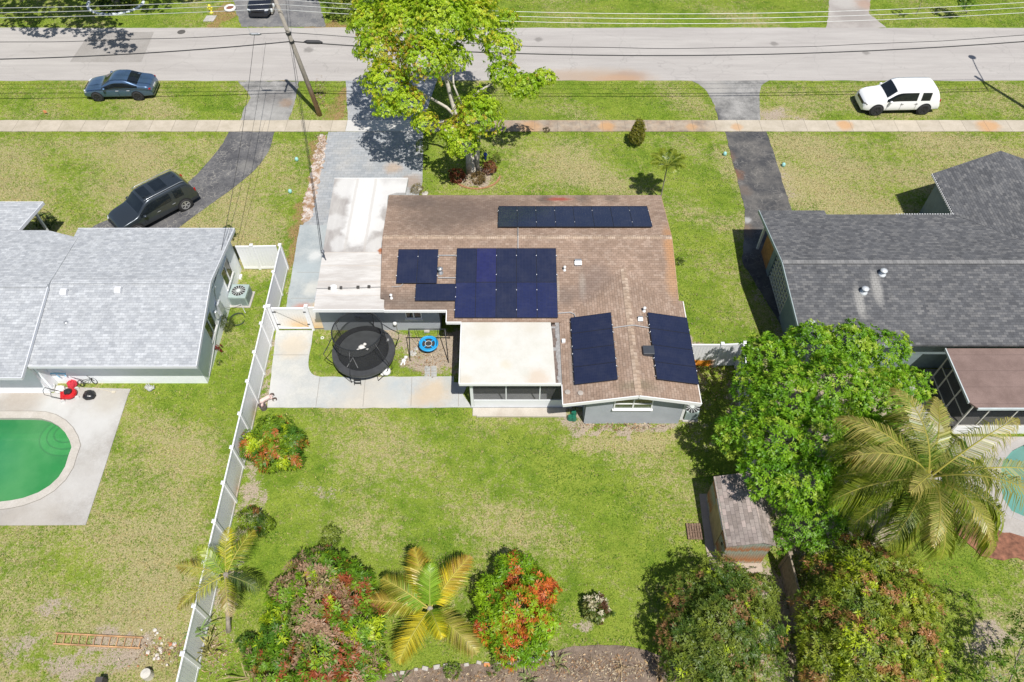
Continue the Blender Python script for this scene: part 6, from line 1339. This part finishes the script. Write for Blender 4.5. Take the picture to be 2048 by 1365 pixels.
q = A(724,698,zt+.03); m = MB(); m.ball(q+Vector((0,0,.12)), .17, .6, 9, .15); m.ball(q+Vector((.14,.18,.14)), .09, .8, 8, .2); m.bar(q+Vector((.1,.0,.1)), q+Vector((.34,-.12,.1)), .09, .07); m.bar(q+Vector((-.1,-.05,.08)), q+Vector((-.24,-.12,.05)), .07, .06); one(m, 'soft_toy', plain('toy_white', (.62,.60,.57), .9), 'grey white soft toy lying on the trampoline', 'toy', smooth=True, base=q)
q = A(1005,0,0)
q = A(776,680,zt+.04); m = MB(); m.box(q.x-.08,q.y-.11,q.z-.03,q.x+.08,q.y+.11,q.z-.01); m.box(q.x-.05,q.y-.07,q.z-.009,q.x+.05,q.y+.07,q.z+.0); one(m, 'pad_label', plain('label_white', (.25,.25,.25), .6), 'small pale rectangular tag on the right side pad of the trampoline', 'tag', base=q)
# saucer swing
fl, fr2, rl, rr = A(820,722), A(897,726), A(815,677), A(900,677); tl, tr = Vector((-5.10,23.0,1.78)), Vector((-3.33,23.0,1.78))
SW = thing('swing_frame', 'thin black A-shaped swing frame standing on the bare soil by the trampoline', 'swing frame', tuple((fl+fr2)/2))
for (a, b) in ((fl,tl),(fr2,tr),(rl,tl),(rr,tr)): m = MB(); m.tube([a, b], .025, 6); m.build('leg', BLACK, SW, True)
m = MB(); m.tube([tl-Vector((.05,0,0)), tr+Vector((.05,0,0))], .03, 6); m.build('top_bar', BLACK, SW, True)
m = MB(); m.tube([rl+Vector((0,0,.05)), rr+Vector((0,0,.05))], .022, 6); m.build('base_bar', BLACK, SW, True)
sc_ = A(857,688,.42); SA = thing('saucer_swing', 'round blue saucer swing hanging under the black frame', 'swing', tuple(sc_), 0)
m = MB(); m.tube(circ(sc_, .46, sc_.z+.02, 36), .05, 8, False); m.build('foam_ring', plain('cyan_foam', (.015,.30,.62), .5), SA, True)
m = MB(); m.lathe(sc_, [(.01,-.02),(.44,-.01),(.44,.005),(.01,0.0)], 32); m.build('seat', plain('swing_black', (.03,.035,.04), .7), SA)
m = MB(); m.lathe(sc_, [(.33,.006),(.415,.006),(.415,.02),(.33,.02)], 32); m.f = m.f[:-2]; m.m = m.m[:-2]
for k in range(4): a = R(45+90*k); m.bar(sc_+Vector((math.cos(a)*.19,math.sin(a)*.19,.012)), sc_+Vector((math.cos(a)*.34,math.sin(a)*.34,.012)), .06, .012)
m.build('seat_pattern', plain('cyan_foam', (.015,.30,.62), .5), SA)
m = MB(); m.tube(circ(sc_, .17, sc_.z+.02, 24), .015, 6, False); m.build('inner_ring', plain('pale_ring', (.6,.6,.58), .5), SA)
for (dx, dy, tp_) in ((-.42,.2,tl+Vector((.35,0,0))),(.42,.2,tr-Vector((.35,0,0))),(-.42,-.2,tl+Vector((.25,0,0))),(.42,-.2,tr-Vector((.25,0,0)))): m = MB(); m.tube([sc_+Vector((dx,dy,.03)), tp_], .010, 5); m.build('rope', BLACK, SA, True)
def simple(name, label, cat, px, py, fn, mat, z=0, smooth=False, group=None):
    p = A(px, py, z); m = MB(); fn(m, p); return one(m, name, mat, label, cat, group, smooth, base=p)
PLW = plain('white_plastic', (.74,.73,.71), .5)
simple('plastic_tub', 'white crumpled bag at the right foot of the trampoline', 'bag', 774,748, lambda m,p: (m.ball(p+Vector((0,0,.2)), .24, .85, 10, .12), m.ball(p+Vector((-.22,-.05,.08)), .12, .6, 8, .2)), PLW, smooth=True)
simple('soft_toy', 'white toy animal lying in the grass between trampoline and swing', 'toy', 808,722, lambda m,p: (m.ball(p+Vector((0,-.05,.09)), .13, .7, 8, .15), m.ball(p+Vector((.1,.15,.1)), .10, .8, 8, .15), m.bar(p+Vector((-.05,-.12,.06)), p+Vector((-.14,-.3,.04)), .07, .05), m.bar(p+Vector((.03,-.12,.06)), p+Vector((.06,-.28,.04)), .07, .05)), PLW, smooth=True)
simple('plastic_ring', 'small white ring lying on the grass left of the trampoline', 'toy ring', 645,677, lambda m,p: m.tube(circ(p, .07, .04, 16), .022, 6, False), PLW)
simple('stone_block', 'flat grey stone by the foot of the house wall behind the swing', 'stone', 854,664, lambda m,p: m.box(p.x-.14,p.y-.08,0,p.x+.14,p.y+.1,.1), plain('grey_stone', (.42,.41,.38), .9, var=.3, scale=8))
simple('stone_block', 'flat grey stone half buried left of the blue swing', 'stone', 832,698, lambda m,p: m.ball(p, .13, .3, 8, .1), plain('grey_stone', (.42,.41,.38), .9))
simple('stone_block', 'low rough stone slab left below the blue swing', 'stone', 826,707, lambda m,p: m.ball(p, .2, .2, 8, .15), plain('grey_stone', (.42,.41,.38), .9))
simple('garden_tap', 'thin standing water tap against the grey wall', 'tap', 795,662, lambda m,p: (m.tube([p, p+Vector((0,0,.5))], .02, 6), m.lathe(p+Vector((0,0,.5)), [(.05,0),(.05,.1)], 8)), STEEL)
for i, (px, py, w_) in enumerate(((855,738,'top left'),(868,738,'top right'),(855,749,'bottom left'),(868,749,'bottom right'))):
    simple('paving_slab', '%s of the four grey square slabs set in the soil below the swing' % w_, 'paving slab', px, py, lambda m,p: m.box(p.x-.14,p.y-.15,0,p.x+.14,p.y+.15,.035), plain('slab_grey', (.36,.36,.34), .9, var=.25, scale=6), group='grey square slabs below the swing')
simple('basketball', 'orange brown basketball on the step in front of the porch', 'ball', 993,811, lambda m,p: m.ball(p+Vector((0,0,.19)), .12, 1, 14), plain('ball_orange', (.30,.09,.045), .7), smooth=True)
GP = plain('green_glaze', (.02,.14,.09), .25)
for i, (px, py, w_) in enumerate(((1147,829,'upper'),(1140,838,'lower left'),(1147,839,'lower right'))):
    simple('flower_pot', '%s of the three overturned green pots by the porch corner' % w_, 'plant pot', px, py, lambda m,p: m.lathe(p, [(.15,0),(.16,.04),(.12,.22),(.10,.26)], 14), GP, smooth=False, group='overturned green pots')
TEAL = plain('teal_cap', (.30,.58,.54), .5)
for (px, py, lb) in ((594,322,'round teal utility marker on the lawn left of the gravel strip, nearer the sidewalk'),(581,386,'round teal utility marker on the lawn left of the gravel strip, nearer the house'),(1449,311,'small teal marker on the lawn left of the black driveway'),(1566,333,'small teal marker on the lawn right of the black driveway')):
    simple('marker_post', lb, 'marker', px, py, lambda m,p: m.lathe(p, [(.10,0),(.12,.12),(.10,.22),(.04,.27)], 12), TEAL, smooth=True, group='teal markers on the front lawns')
simple('survey_flag', 'small orange marker in the verge grass left of the blue grey saloon', 'flag', 90,229, lambda m,p: (m.tube([p,p+Vector((0,0,.3))], .012, 5), m.box(p.x,p.y-.01,.12,p.x+.2,p.y+.01,.3)), plain('flag_orange', (.75,.28,.12), .7))
simple('gazing_ball', 'dark blue glazed ball on a short stand beside the shade tree', 'garden ball', 971,320, lambda m,p: (m.lathe(p, [(.08,0),(.05,.3)], 8), m.ball(p+Vector((0,0,.42)), .14, 1, 12)), plain('blue_glaze', (.02,.04,.22), .1), smooth=True)
# brick edging round the shade tree bed: single bricks
BRK = plain('edging_brick', (.38,.19,.10), .9, var=.4, scale=7)
c0 = Vector((-2.2,36.6,0)); br0 = None
for i in range(20):
    a = R(200+i*8.0); p = c0+Vector((math.cos(a)*1.45, math.sin(a)*1.25, 0))
    if br0 is None:
        m = MB(); m.box(-.10,-.05,0,.10,.05,.07); br0 = m.build('edging_brick', BRK, None, bevel=.006); tag(br0, 'terracotta brick in the edging round the shade tree bed', 'brick', 'bricks edging the shade tree bed'); o = br0
    else: o = br0.copy(); COL.objects.link(o)
    o.location = p; o.rotation_euler = (0,0,a+math.pi/2); o['label'] = '%s terracotta edging brick from the left round the shade tree bed' % ORD[i]
STN = plain('edge_stone', (.45,.42,.38), .9, var=.3, scale=6); st0 = None
for i, (px, py) in enumerate([AB_ for AB_ in zip(range(745,1110,21), (1352,1350,1349,1345,1341,1337,1334,1332,1330,1329,1328,1327,1326,1325,1323,1320,1316,1309))]):
    p = A(px+random.uniform(-3,3), py+random.uniform(-2,2))
    if st0 is None:
        m = MB(); m.box(-.11,-.07,0,.11,.07,.08); st0 = m.build('edging_stone', STN, None, bevel=.012); tag(st0, 'rough grey stone in the row along the top edge of the bottom bed', 'stone', 'stones edging the bottom bed'); o = st0
    else: o = st0.copy(); COL.objects.link(o)
    o.location = p; o.rotation_euler = (0,0,random.uniform(-.3,.3)+ (.1 if px > 1000 else 0)); o.scale = (random.uniform(.7,1.2),)*3; o['label'] = '%s rough edging stone from the left along the bottom bed' % ORD[i]
simple('brick', 'single orange brick at the edge of the bottom bed', 'brick', 974,1331, lambda m,p: m.box(p.x-.12,p.y-.06,0,p.x+.12,p.y+.06,.09), plain('orange_brick', (.58,.25,.10), .9))
for i, (px, py) in enumerate(((838,378),(850,388),(826,372))):
    simple('stepping_stone', '%s grey stone at the garden corner beside the carport' % ('larger','lower','upper')[i], 'stone', px, py, lambda m,p: m.ball(p, .26-.05*i, .25, 8, .15), STN, group='grey stones beside the carport')
# condensers
def condenser(label, c, rz, s=.86, h=.72, col=(.36,.44,.42)):
    t = thing('air_conditioner', label, 'air conditioner', (c[0],c[1],0), rz, 'outdoor air conditioners'); M_ = plain('ac_green', col, .5, .1)
    m = MB(); m.box(-s*.6,-s*.6,0,s*.6,s*.6,.06); m.build('pad', concrete('ac_pad', (.40,.37,.34), (.48,.45,.42)), t, local=True)
    m = MB(); m.box(-s/2,-s/2,.061,s/2,s/2,h); m.build('casing', M_, t, local=True, bevel=.03)
    m = MB()
    for i in range(8): z = .15+i*(h-.25)/8; m.box(-s/2+.06,-s/2-.008,z,s/2-.06,-s/2-.001,z+.025); m.box(s/2+.001,-s/2+.06,z,s/2+.008,s/2-.06,z+.025)
    m.build('louvre', plain('ac_dark', (.14,.17,.17), .6), t, local=True)
    m = MB(); m.lathe((0,0,h), [(.36,.001),(.36,.006)], 24); f_ = m.build('fan_well', plain('fan_dark', (.03,.03,.03), .7), t, local=True)
    m = MB()
    for i in range(14): a = i*2*math.pi/14; m.bar((math.cos(a)*.08,math.sin(a)*.08,h+.018),(math.cos(a)*.37,math.sin(a)*.37,h+.018),.022,.012)
    m.lathe((0,0,h+.008), [(.11,0),(.11,.03),(.05,.04)], 14); m.build('fan_grille', plain('ac_pale', (.55,.58,.56), .5), t, local=True); return t
p = (A(489.8,611.9)+A(463,612))/2; condenser('pale green air conditioner on a pad in the side yard of the left house', (p.x+.14,p.y+.42), R(-2), .95, .75)
p = A(1377,822,.8); condenser('weathered grey air conditioner at the right corner of the brown roof house gable', (8.55,19.1), 0, .62, .8, (.42,.43,.42))
simple('white_block', 'short white block standing in the grass near the left house fence', 'block', 482,556, lambda m,p: m.box(p.x-.06,p.y-.16,0,p.x+.06,p.y+.16,.12), PLW)
simple('garden_hose', 'dark hose coiled in a ring on the grass below the green air conditioner', 'hose', 476,640, lambda m,p: (m.tube(circ(p, .38, .04, 24, 20, 350), .02, 5), m.tube(circ(p, .43, .06, 24, 60, 330), .02, 5)), plain('hose_dark', (.04,.06,.03), .6))
# red mower and clutter by the left house
MW = thing('lawn_mower', 'red lawn mower with black engine on the concrete behind the left house', 'lawn mower', tuple(A(143,792)), R(20))
m = MB(); m.lathe((0,0,.12), [(.27,0),(.33,.06),(.30,.16),(.18,.20)], 18); m.box(-.42,-.22,.12,.0,.22,.24); m.build('deck', plain('mower_red', (.50,.015,.02), .3), MW, local=True)
m = MB(); m.lathe((.02,0,.30), [(.15,0),(.16,.12),(.10,.2)], 14); m.box(-.16,-.12,.3,.0,.12,.44); m.build('engine', BLACK, MW, local=True)
for (x, y) in ((.30,.28),(.30,-.28),(-.36,.27),(-.36,-.27)): m = MB(); m.lathe((x,y-.03,.10), [(.10,0),(.10,.06)], 14, 'y'); m.build('wheel', plain('wheel_white', (.6,.6,.58), .5), MW, local=True)
m = MB(); m.tube([(-.35,.22,.24),(-.85,.22,.85),(-.9,0,.9),(-.85,-.22,.85),(-.35,-.22,.24)], .016, 6); m.build('handle', BLACK, MW, True, True)
simple('red_bag', 'red cloth bundle behind the lawn mower', 'bundle', 147,772, lambda m,p: m.ball(p+Vector((0,0,.18)), .22, .8, 8, .25), plain('cloth_red', (.5,.03,.05), .8))
simple('rubbish_bag', 'black plastic bag slumped on the concrete beside the mower', 'bag', 181,794, lambda m,p: m.ball(p+Vector((0,0,.16)), .30, .6, 10, .18), plain('bag_black', (.02,.02,.022), .25), smooth=True)
simple('bucket', 'white bucket at the inner corner of the left house walls', 'bucket', 107,780, lambda m,p: m.lathe(p, [(.15,0),(.19,.3),(.17,.3),(.14,.03)], 16), PLW)
simple('folded_sheet', 'white sheet heap between the bucket and the mower', 'sheet', 122,782, lambda m,p: m.ball(p+Vector((0,0,.14)), .24, .6, 8, .2), PLW)
BK = thing('bicycle', 'dark bicycle lying against the white wall behind the mower', 'bicycle', tuple(A(180,772)), R(15))
for x in (-.32,.30): m = MB(); m.tube([Vector((x+math.cos(a)*.22*.5, .05+.03*math.sin(a), .25+math.sin(a)*.22)) for a in [2*math.pi*i/20 for i in range(21)]], .022, 5, False); m.build('wheel', BLACK, BK, local=True)
m = MB(); m.tube([(-.32,.05,.25),(0,.04,.2),(.22,.02,.52),(-.12,.03,.5),(-.32,.05,.25)], .016, 5); m.tube([(.30,.05,.25),(.22,.02,.6),(.12,.1,.68)], .016, 5); m.tube([(-.55,.1,.85),(-.12,.03,.5)], .012, 5); m.build('frame', BLACK, BK, local=True)
simple('broom', 'wooden broom lying on the concrete right of the black bag', 'broom', 203,785, lambda m,p: (m.tube([p+Vector((-.5,.25,.05)), p+Vector((.6,-.02,.05))], .018, 5), m.box(p.x+.55,p.y-.08,0,p.x+.72,p.y+.04,.07)), plain('pale_wood', (.5,.45,.36), .8))
simple('garden_ornament', 'grey and white duck shaped ornament on the grass by the left house wall', 'ornament', 302,780, lambda m,p: (m.ball(p+Vector((0,0,.13)), .17, .7, 10, .08), m.ball(p+Vector((-.18,.08,.12)), .12, .7, 8, .1), m.tube([p+Vector((.03,.04,.2)), p+Vector((.0,.08,.42))], [.05,.03], 6), m.tube([p+Vector((-.1,.05,.18)), p+Vector((-.14,.12,.36))], [.04,.02], 6), m.tube([p+Vector((.18,0,.12)), p+Vector((.22,.1,.3))], [.05,.01], 6)), plain('ornament_grey', (.45,.45,.43), .8, var=.5, scale=12))
p = on_y(118,746,20.95); m = MB(); m.tube([p+Vector((-.35,-.08,.05)), p+Vector((0,-.12,.12)), p+Vector((.35,-.08,.02)), p+Vector((.3,-.1,-.12))], .05, 6); m.tube([p+Vector((-.1,-.1,0)), p+Vector((-.05,-.1,-.25))], .03, 6); one(m, 'hose_bracket', plain('pale_blue', (.30,.55,.75), .5), 'pale blue hose bracket on the rear wall of the left house', 'bracket', base=p)
p = on_y(118,746,20.95)
# ride-on toy
TY = thing('ride_on_toy', 'faded pink ride-on toy tipped over by the long fence at the walkway corner', 'toy', tuple(A(533,806)), R(20))
PK = plain('faded_pink', (.62,.46,.42), .6, var=.3)
m = MB(); m.obox((.0,.05,.25), (.26,.05,.04), (0,.08,.03), (0,0,.07)); m.obox((-.15,-.1,.2), (.05,.18,.0), (.06,0,0), (0,0,.08)); m.obox((.25,.15,.16), (.1,0,0), (0,.12,0), (0,0,.05)); m.build('body', PK, TY, local=True, bevel=.03)
for (x, y, z) in ((.34,.28,.12),(.42,-.02,.12),(-.28,-.12,.12),(-.1,-.32,.12)):
    m = MB(); m.lathe((x,y-.04,z), [(.11,0),(.11,.08)], 14, 'y'); w_ = m.build('wheel', plain('toy_tyre', (.09,.06,.05), .7), TY, local=True); m = MB(); m.lathe((x,y-.05,z), [(.06,0),(.06,.005)], 12, 'y'); m.build('hub', PLW, w_, local=True)
simple('bucket', 'dark grey bucket under the pink ride-on toy', 'bucket', 528,818, lambda m,p: m.lathe(p, [(.15,0),(.17,.3),(.15,.3),(.13,.05)], 14), plain('dark_bucket', (.14,.12,.12), .6))
# orange ladder in the grass
LD = thing('ladder', 'orange and rusty ladder lying flat on the dry grass at the bottom left', 'ladder', tuple(A(197,1283)))
l0, l1, l2, l3 = A(112,1267,.07), A(286,1276,.07), A(107,1288,.07), A(280,1297,.07)
OR_ = plain('faded_orange', (.47,.27,.13), .75, var=.5, scale=2)
for a, b in ((l0,l1),(l2,l3)): m = MB(); m.bar(a, b, .05, .08); m.build('rail', OR_, LD)
for i in range(12): t = .02+.96*i/11; m = MB(); m.tube([l0.lerp(l1,t), l2.lerp(l3,t)], .018, 6); m.build('rung', OR_, LD)
simple('bucket', 'upturned white bucket near the bottom edge left of the fence', 'bucket', 298,1352, lambda m,p: m.lathe(p, [(.21,0),(.19,.36),(.05,.38)], 18), plain('stained_white', (.56,.53,.47), .7, var=.25, scale=5))
simple('wood_post', 'dark wooden post standing at the bottom left edge', 'post', 209,1366, lambda m,p: m.box(p.x-.13,p.y-.1,0,p.x+.13,p.y+.1,.5), plain('dark_wood', (.07,.06,.06), .8))
# rubble by the ladder
rb = None; RBM = [plain('brick_bit', (.45,.17,.08), .9, var=.4), plain('pale_bit', (.62,.57,.52), .9, var=.3)]
for i in range(34):
    p = A(*( (random.gauss(322,22), random.gauss(1297,20)) )); s_ = random.uniform(.03,.09); m = MB(); m.ball((0,0,0), s_, .6, 6, .25)
    o = m.build('stone_chip', RBM[random.random() < .72]); o.location = p+Vector((0,0,s_*.4)); tag(o, ('small pale stone chip scattered on the soil right of the orange ladder' if o.data.materials[0] is RBM[1] else 'small brick red chip scattered on the soil right of the orange ladder'), 'stone', 'pale chips beside the ladder' if o.data.materials[0] is RBM[1] else 'brick chips beside the ladder')
# across the street
YP = plain('hydrant_yellow', (.70,.62,.05), .4)
H = thing('fire_hydrant', 'yellow fire hydrant on the far verge left of the black car', 'fire hydrant', tuple(A(423,26)))
m = MB(); m.lathe((0,0,0), [(.16,0),(.16,.05),(.10,.06),(.10,.5),(.13,.52),(.12,.6),(.04,.68)], 14); m.build('barrel', YP, H, True, True)
for a in (0,180,270): m = MB(); d = Vector((math.cos(R(a)),math.sin(R(a)),0)); m.tube([d*.08+Vector((0,0,.4)), d*.2+Vector((0,0,.4))], .06, 8); m.build('nozzle', YP, H, local=True)
simple('concrete_cover', 'square concrete cover plate in the far verge below the yellow hydrant', 'cover plate', 420,38, lambda m,p: m.prism([(p.x-.42,p.y-.42),(p.x+.36,p.y-.42),(p.x+.45,p.y+.4),(p.x-.33,p.y+.4)], 0, .05), plain('cover_grey', (.42,.40,.37), .9, var=.25, scale=4))
TP = thing('tyre_planter', 'white painted round planter with brown plant near the black car across the street', 'planter', tuple(A(461,20)))
m = MB(); m.lathe((0,0,0), [(.40,0),(.47,.12),(.42,.24),(.30,.22),(.30,.1)], 20); m.build('ring', PLW, TP, True, True); m = MB(); m.ball((0,0,.14), .30, .35, 10, .15); m.build('plant', plain('brown_plant', (.22,.09,.05), .9, var=.5, scale=9), TP, local=True)
gc_ = Vector((-31.3,57.2,0)); gs0 = None
for i in range(34):
    a = R(178+i*5.6); p = gc_+Vector((math.cos(a)*2.15, math.sin(a)*1.75, .05))
    if gs0 is None: m = MB(); m.ball((0,0,0), .12, .8, 8, .12); gs0 = m.build('ring_stone', plain('painted_stone', (.62,.66,.70), .7, var=.2)); tag(gs0, 'white painted stone in the ring round the top left tree', 'stone', 'white stones ringing the tree'); o = gs0
    else: o = gs0.copy(); COL.objects.link(o)
    o.location = p; o.rotation_euler = (0,0,a); o.scale = (random.uniform(.8,1.2),)*3; o['label'] = '%s white painted ring stone from the left round the top left tree' % ORD[i]
bush('low green planting with yellow blooms inside the white stone ring', 236,8, 1.5, .4, (.05,.10,.02), (.14,.18,.03), 60, dens=20, L=.16, Wd=.06, patches=(((.6,.5,.05),.75,2.5,95),), name='flower_bed_plants', cat='plants')
simple('manhole_cover', 'small round metal cover in the road below the yellow hydrant', 'manhole cover', 363,65, lambda m,p: m.lathe(p+Vector((0,0,.024)), [(.30,0),(.30,.008)], 20), plain('iron', (.13,.12,.11), .7, .4))

# dry leaves, twigs and clods on the bed and under the trees
def litter():
    r_ = np.random.default_rng(12); P = []
    for (px, py, rx, ry, n) in ((1200,1335,170,28,800),(950,1355,160,14,300),(1600,1200,60,120,700),(1560,1300,40,60,350),(1440,740,60,60,450),(330,1300,60,30,250),(430,1300,40,50,300),(850,715,60,30,200),(945,355,50,20,220),(560,1340,70,25,300),(1240,855,100,8,260),(640,190,14,30,260),(640,300,12,40,200),(700,650,40,10,120)):
        for _ in range(n):
            p = A(px+r_.normal()*rx*.5, py+r_.normal()*ry*.5); P.append((p.x, p.y, .045+.03*r_.random()))
    P = np.array(P); n = len(P); a = r_.uniform(0,6.28,n); D = np.stack([np.cos(a), np.sin(a), r_.uniform(-.1,.6,n)], 1); N = np.tile([0,0,1.], (n,1))+r_.normal(0,.4,(n,3))
    tw = r_.random(n) < .3; L = np.where(tw, r_.uniform(.15,.45,n), r_.uniform(.06,.16,n)); Wd = np.where(tw, .014, r_.uniform(.03,.07,n))
    base = np.array([(.42,.30,.18),(.30,.17,.09),(.16,.11,.08),(.50,.42,.30),(.34,.26,.18)])[r_.integers(0,5,n)]*(.7+.6*r_.random((n,1)))
    o = leafmesh('leaf_litter', P, D, N, L, Wd, base, foliage('dry_leaf', .8, .15, .2), None, .1, .1); tag(o, 'fallen dry leaves and twigs on the soil', 'leaf litter', kind='stuff')
litter()

# ------------------------------------------------------------ grass blades over the lawns
def lawn_blades():
    gx, gy, dry, soil, lit = ZG; r_ = np.random.default_rng(99); n = 1150000
    X = r_.uniform(-41, 41, n); Y = r_.uniform(6.0, 60, n)
    k = np.abs(X) < (Y*.50+17.5); X, Y = X[k], Y[k]
    bad = (Y > 46.6) & (Y < 53.7)
    for poly in EXCL:
        xs = [p[0] for p in poly]; ysx = [p[1] for p in poly]; q = (X > min(xs)-.1) & (X < max(xs)+.1) & (Y > min(ysx)-.1) & (Y < max(ysx)+.1) & ~bad
        if q.any(): bad[np.where(q)[0]] |= inside(poly, X[q], Y[q])
    for (a, b, c, d) in ((-9.9,24.3,8,31.2),(3.4,18.6,8,25),(-2,19,3.4,25),(-45,20.9,-15.1,28.7),(-45,20.3,-22.6,21),(14.3,21.9,46,30),(xw0,yw0,xw1,yw1)): bad |= (X > a) & (X < c) & (Y > b) & (Y < d)
    X, Y = X[~bad], Y[~bad]
    ix = np.clip(np.searchsorted(gx, X)-1, 0, len(gx)-2); iy = np.clip(np.searchsorted(gy, Y)-1, 0, len(gy)-2); D, So, Li = dry[iy,ix], soil[iy,ix], lit[iy,ix]
    P3 = np.stack([X, Y, X*0], 1); n1 = vnoise(P3, 1.1, 5); n2 = vnoise(P3, 3.2, 6); n3 = vnoise(P3, 8.0, 7)
    k = r_.random(len(X)) < np.clip(1.15-So*1.25-Li*.3, 0.03, 1)*np.clip(1.05+.35*n3-D*.35, .2, 1); X, Y, D, n1, n2, n3, Li = X[k], Y[k], D[k], n1[k], n2[k], n3[k], Li[k]
    m_ = len(X); t = np.clip(.5+.5*n1+.2*r_.normal(size=m_), 0, 1)[:,None]
    C = np.array([.095,.19,.010])*(1-t)+np.array([.285,.375,.038])*t
    dk = np.clip(n2*2.0+1.0*n3-.35, 0, 1)[:,None]*.85; C = C*(1-dk)+np.array([.05,.13,.01])*dk
    q = (r_.random(m_) < np.clip(D*.95+.42*n2+.42*n3-.24, .02, .88)); C[q] = np.array([.42,.34,.16])*(.7+.6*r_.random((q.sum(),1)))
    q = (r_.random(m_) < Li*.5); C[q] = np.array([.33,.18,.08])*(.6+.8*r_.random((q.sum(),1)))
    C *= (.7+.6*r_.random((m_,1)))
    az = r_.uniform(0,6.283,m_); e = r_.uniform(.25,1.1,m_); Dv = np.stack([np.cos(az)*np.cos(e), np.sin(az)*np.cos(e), np.sin(e)], 1); s = np.stack([-np.sin(az), np.cos(az), 0*az], 1)
    L = (r_.uniform(.045,.10,m_)*(1+.35*np.clip(n3,0,1)))[:,None]; w_ = r_.uniform(.012,.024,m_)[:,None]; B = np.stack([X,Y,X*0-.002], 1)
    V = np.stack([B-s*w_, B+s*w_, B+Dv*L], 1).reshape(-1,3)
    me = bpy.data.meshes.new('grass'); me.vertices.add(3*m_); me.vertices.foreach_set('co', V.astype(np.float32).ravel()); me.loops.add(3*m_); me.loops.foreach_set('vertex_index', np.arange(3*m_, dtype=np.int32))
    me.polygons.add(m_); me.polygons.foreach_set('loop_start', np.arange(0,3*m_,3,dtype=np.int32)); me.polygons.foreach_set('loop_total', np.full(m_,3,dtype=np.int32)); me.update(calc_edges=True)
    ca = me.color_attributes.new('leafcol', 'FLOAT_COLOR', 'POINT'); ca.data.foreach_set('color', np.concatenate([np.clip(C,0,1), np.ones((m_,1))],1).repeat(3,0).astype(np.float32).ravel())
    me.materials.append(foliage('grass_blade', .6, .3, .25)); o = bpy.data.objects.new('grass', me); COL.objects.link(o); tag(o, 'short mown grass covering the lawns', 'grass', kind='stuff')
lawn_blades()

# parts made of several loose pieces become one object per piece
def split_loose(names):
    for o in [o for o in bpy.data.objects if o.type == 'MESH' and o.name.split('.')[0] in names]:
        me = o.data; n = len(me.vertices); par = list(range(n))
        def find(a):
            while par[a] != a: par[a] = par[par[a]]; a = par[a]
            return a
        for p in me.polygons:
            a = find(p.vertices[0])
            for v in p.vertices[1:]: par[find(v)] = a
        gp = {}
        for p in me.polygons: gp.setdefault(find(p.vertices[0]), []).append(p)
        if len(gp) < 2: continue
        base = o.name.split('.')[0]
        for ps in gp.values():
            vm = {}; vs = []; fs = []
            for p in ps:
                f = []
                for v in p.vertices:
                    if v not in vm: vm[v] = len(vs); vs.append(tuple(me.vertices[v].co))
                    f.append(vm[v])
                fs.append(f)
            m2 = bpy.data.meshes.new(base); m2.from_pydata(vs, [], fs); m2.update(); uvmap(m2); m2.materials.append(me.materials[0])
            for q, p in zip(m2.polygons, ps): q.use_smooth = p.use_smooth
            q = bpy.data.objects.new(base, m2); COL.objects.link(q); q.parent = o.parent; q.location = o.location
        bpy.data.objects.remove(o)
split_loose({'fascia','clamp','mounting_rail','gutter','drip_edge','post','awning_track','porch_post','stem'})
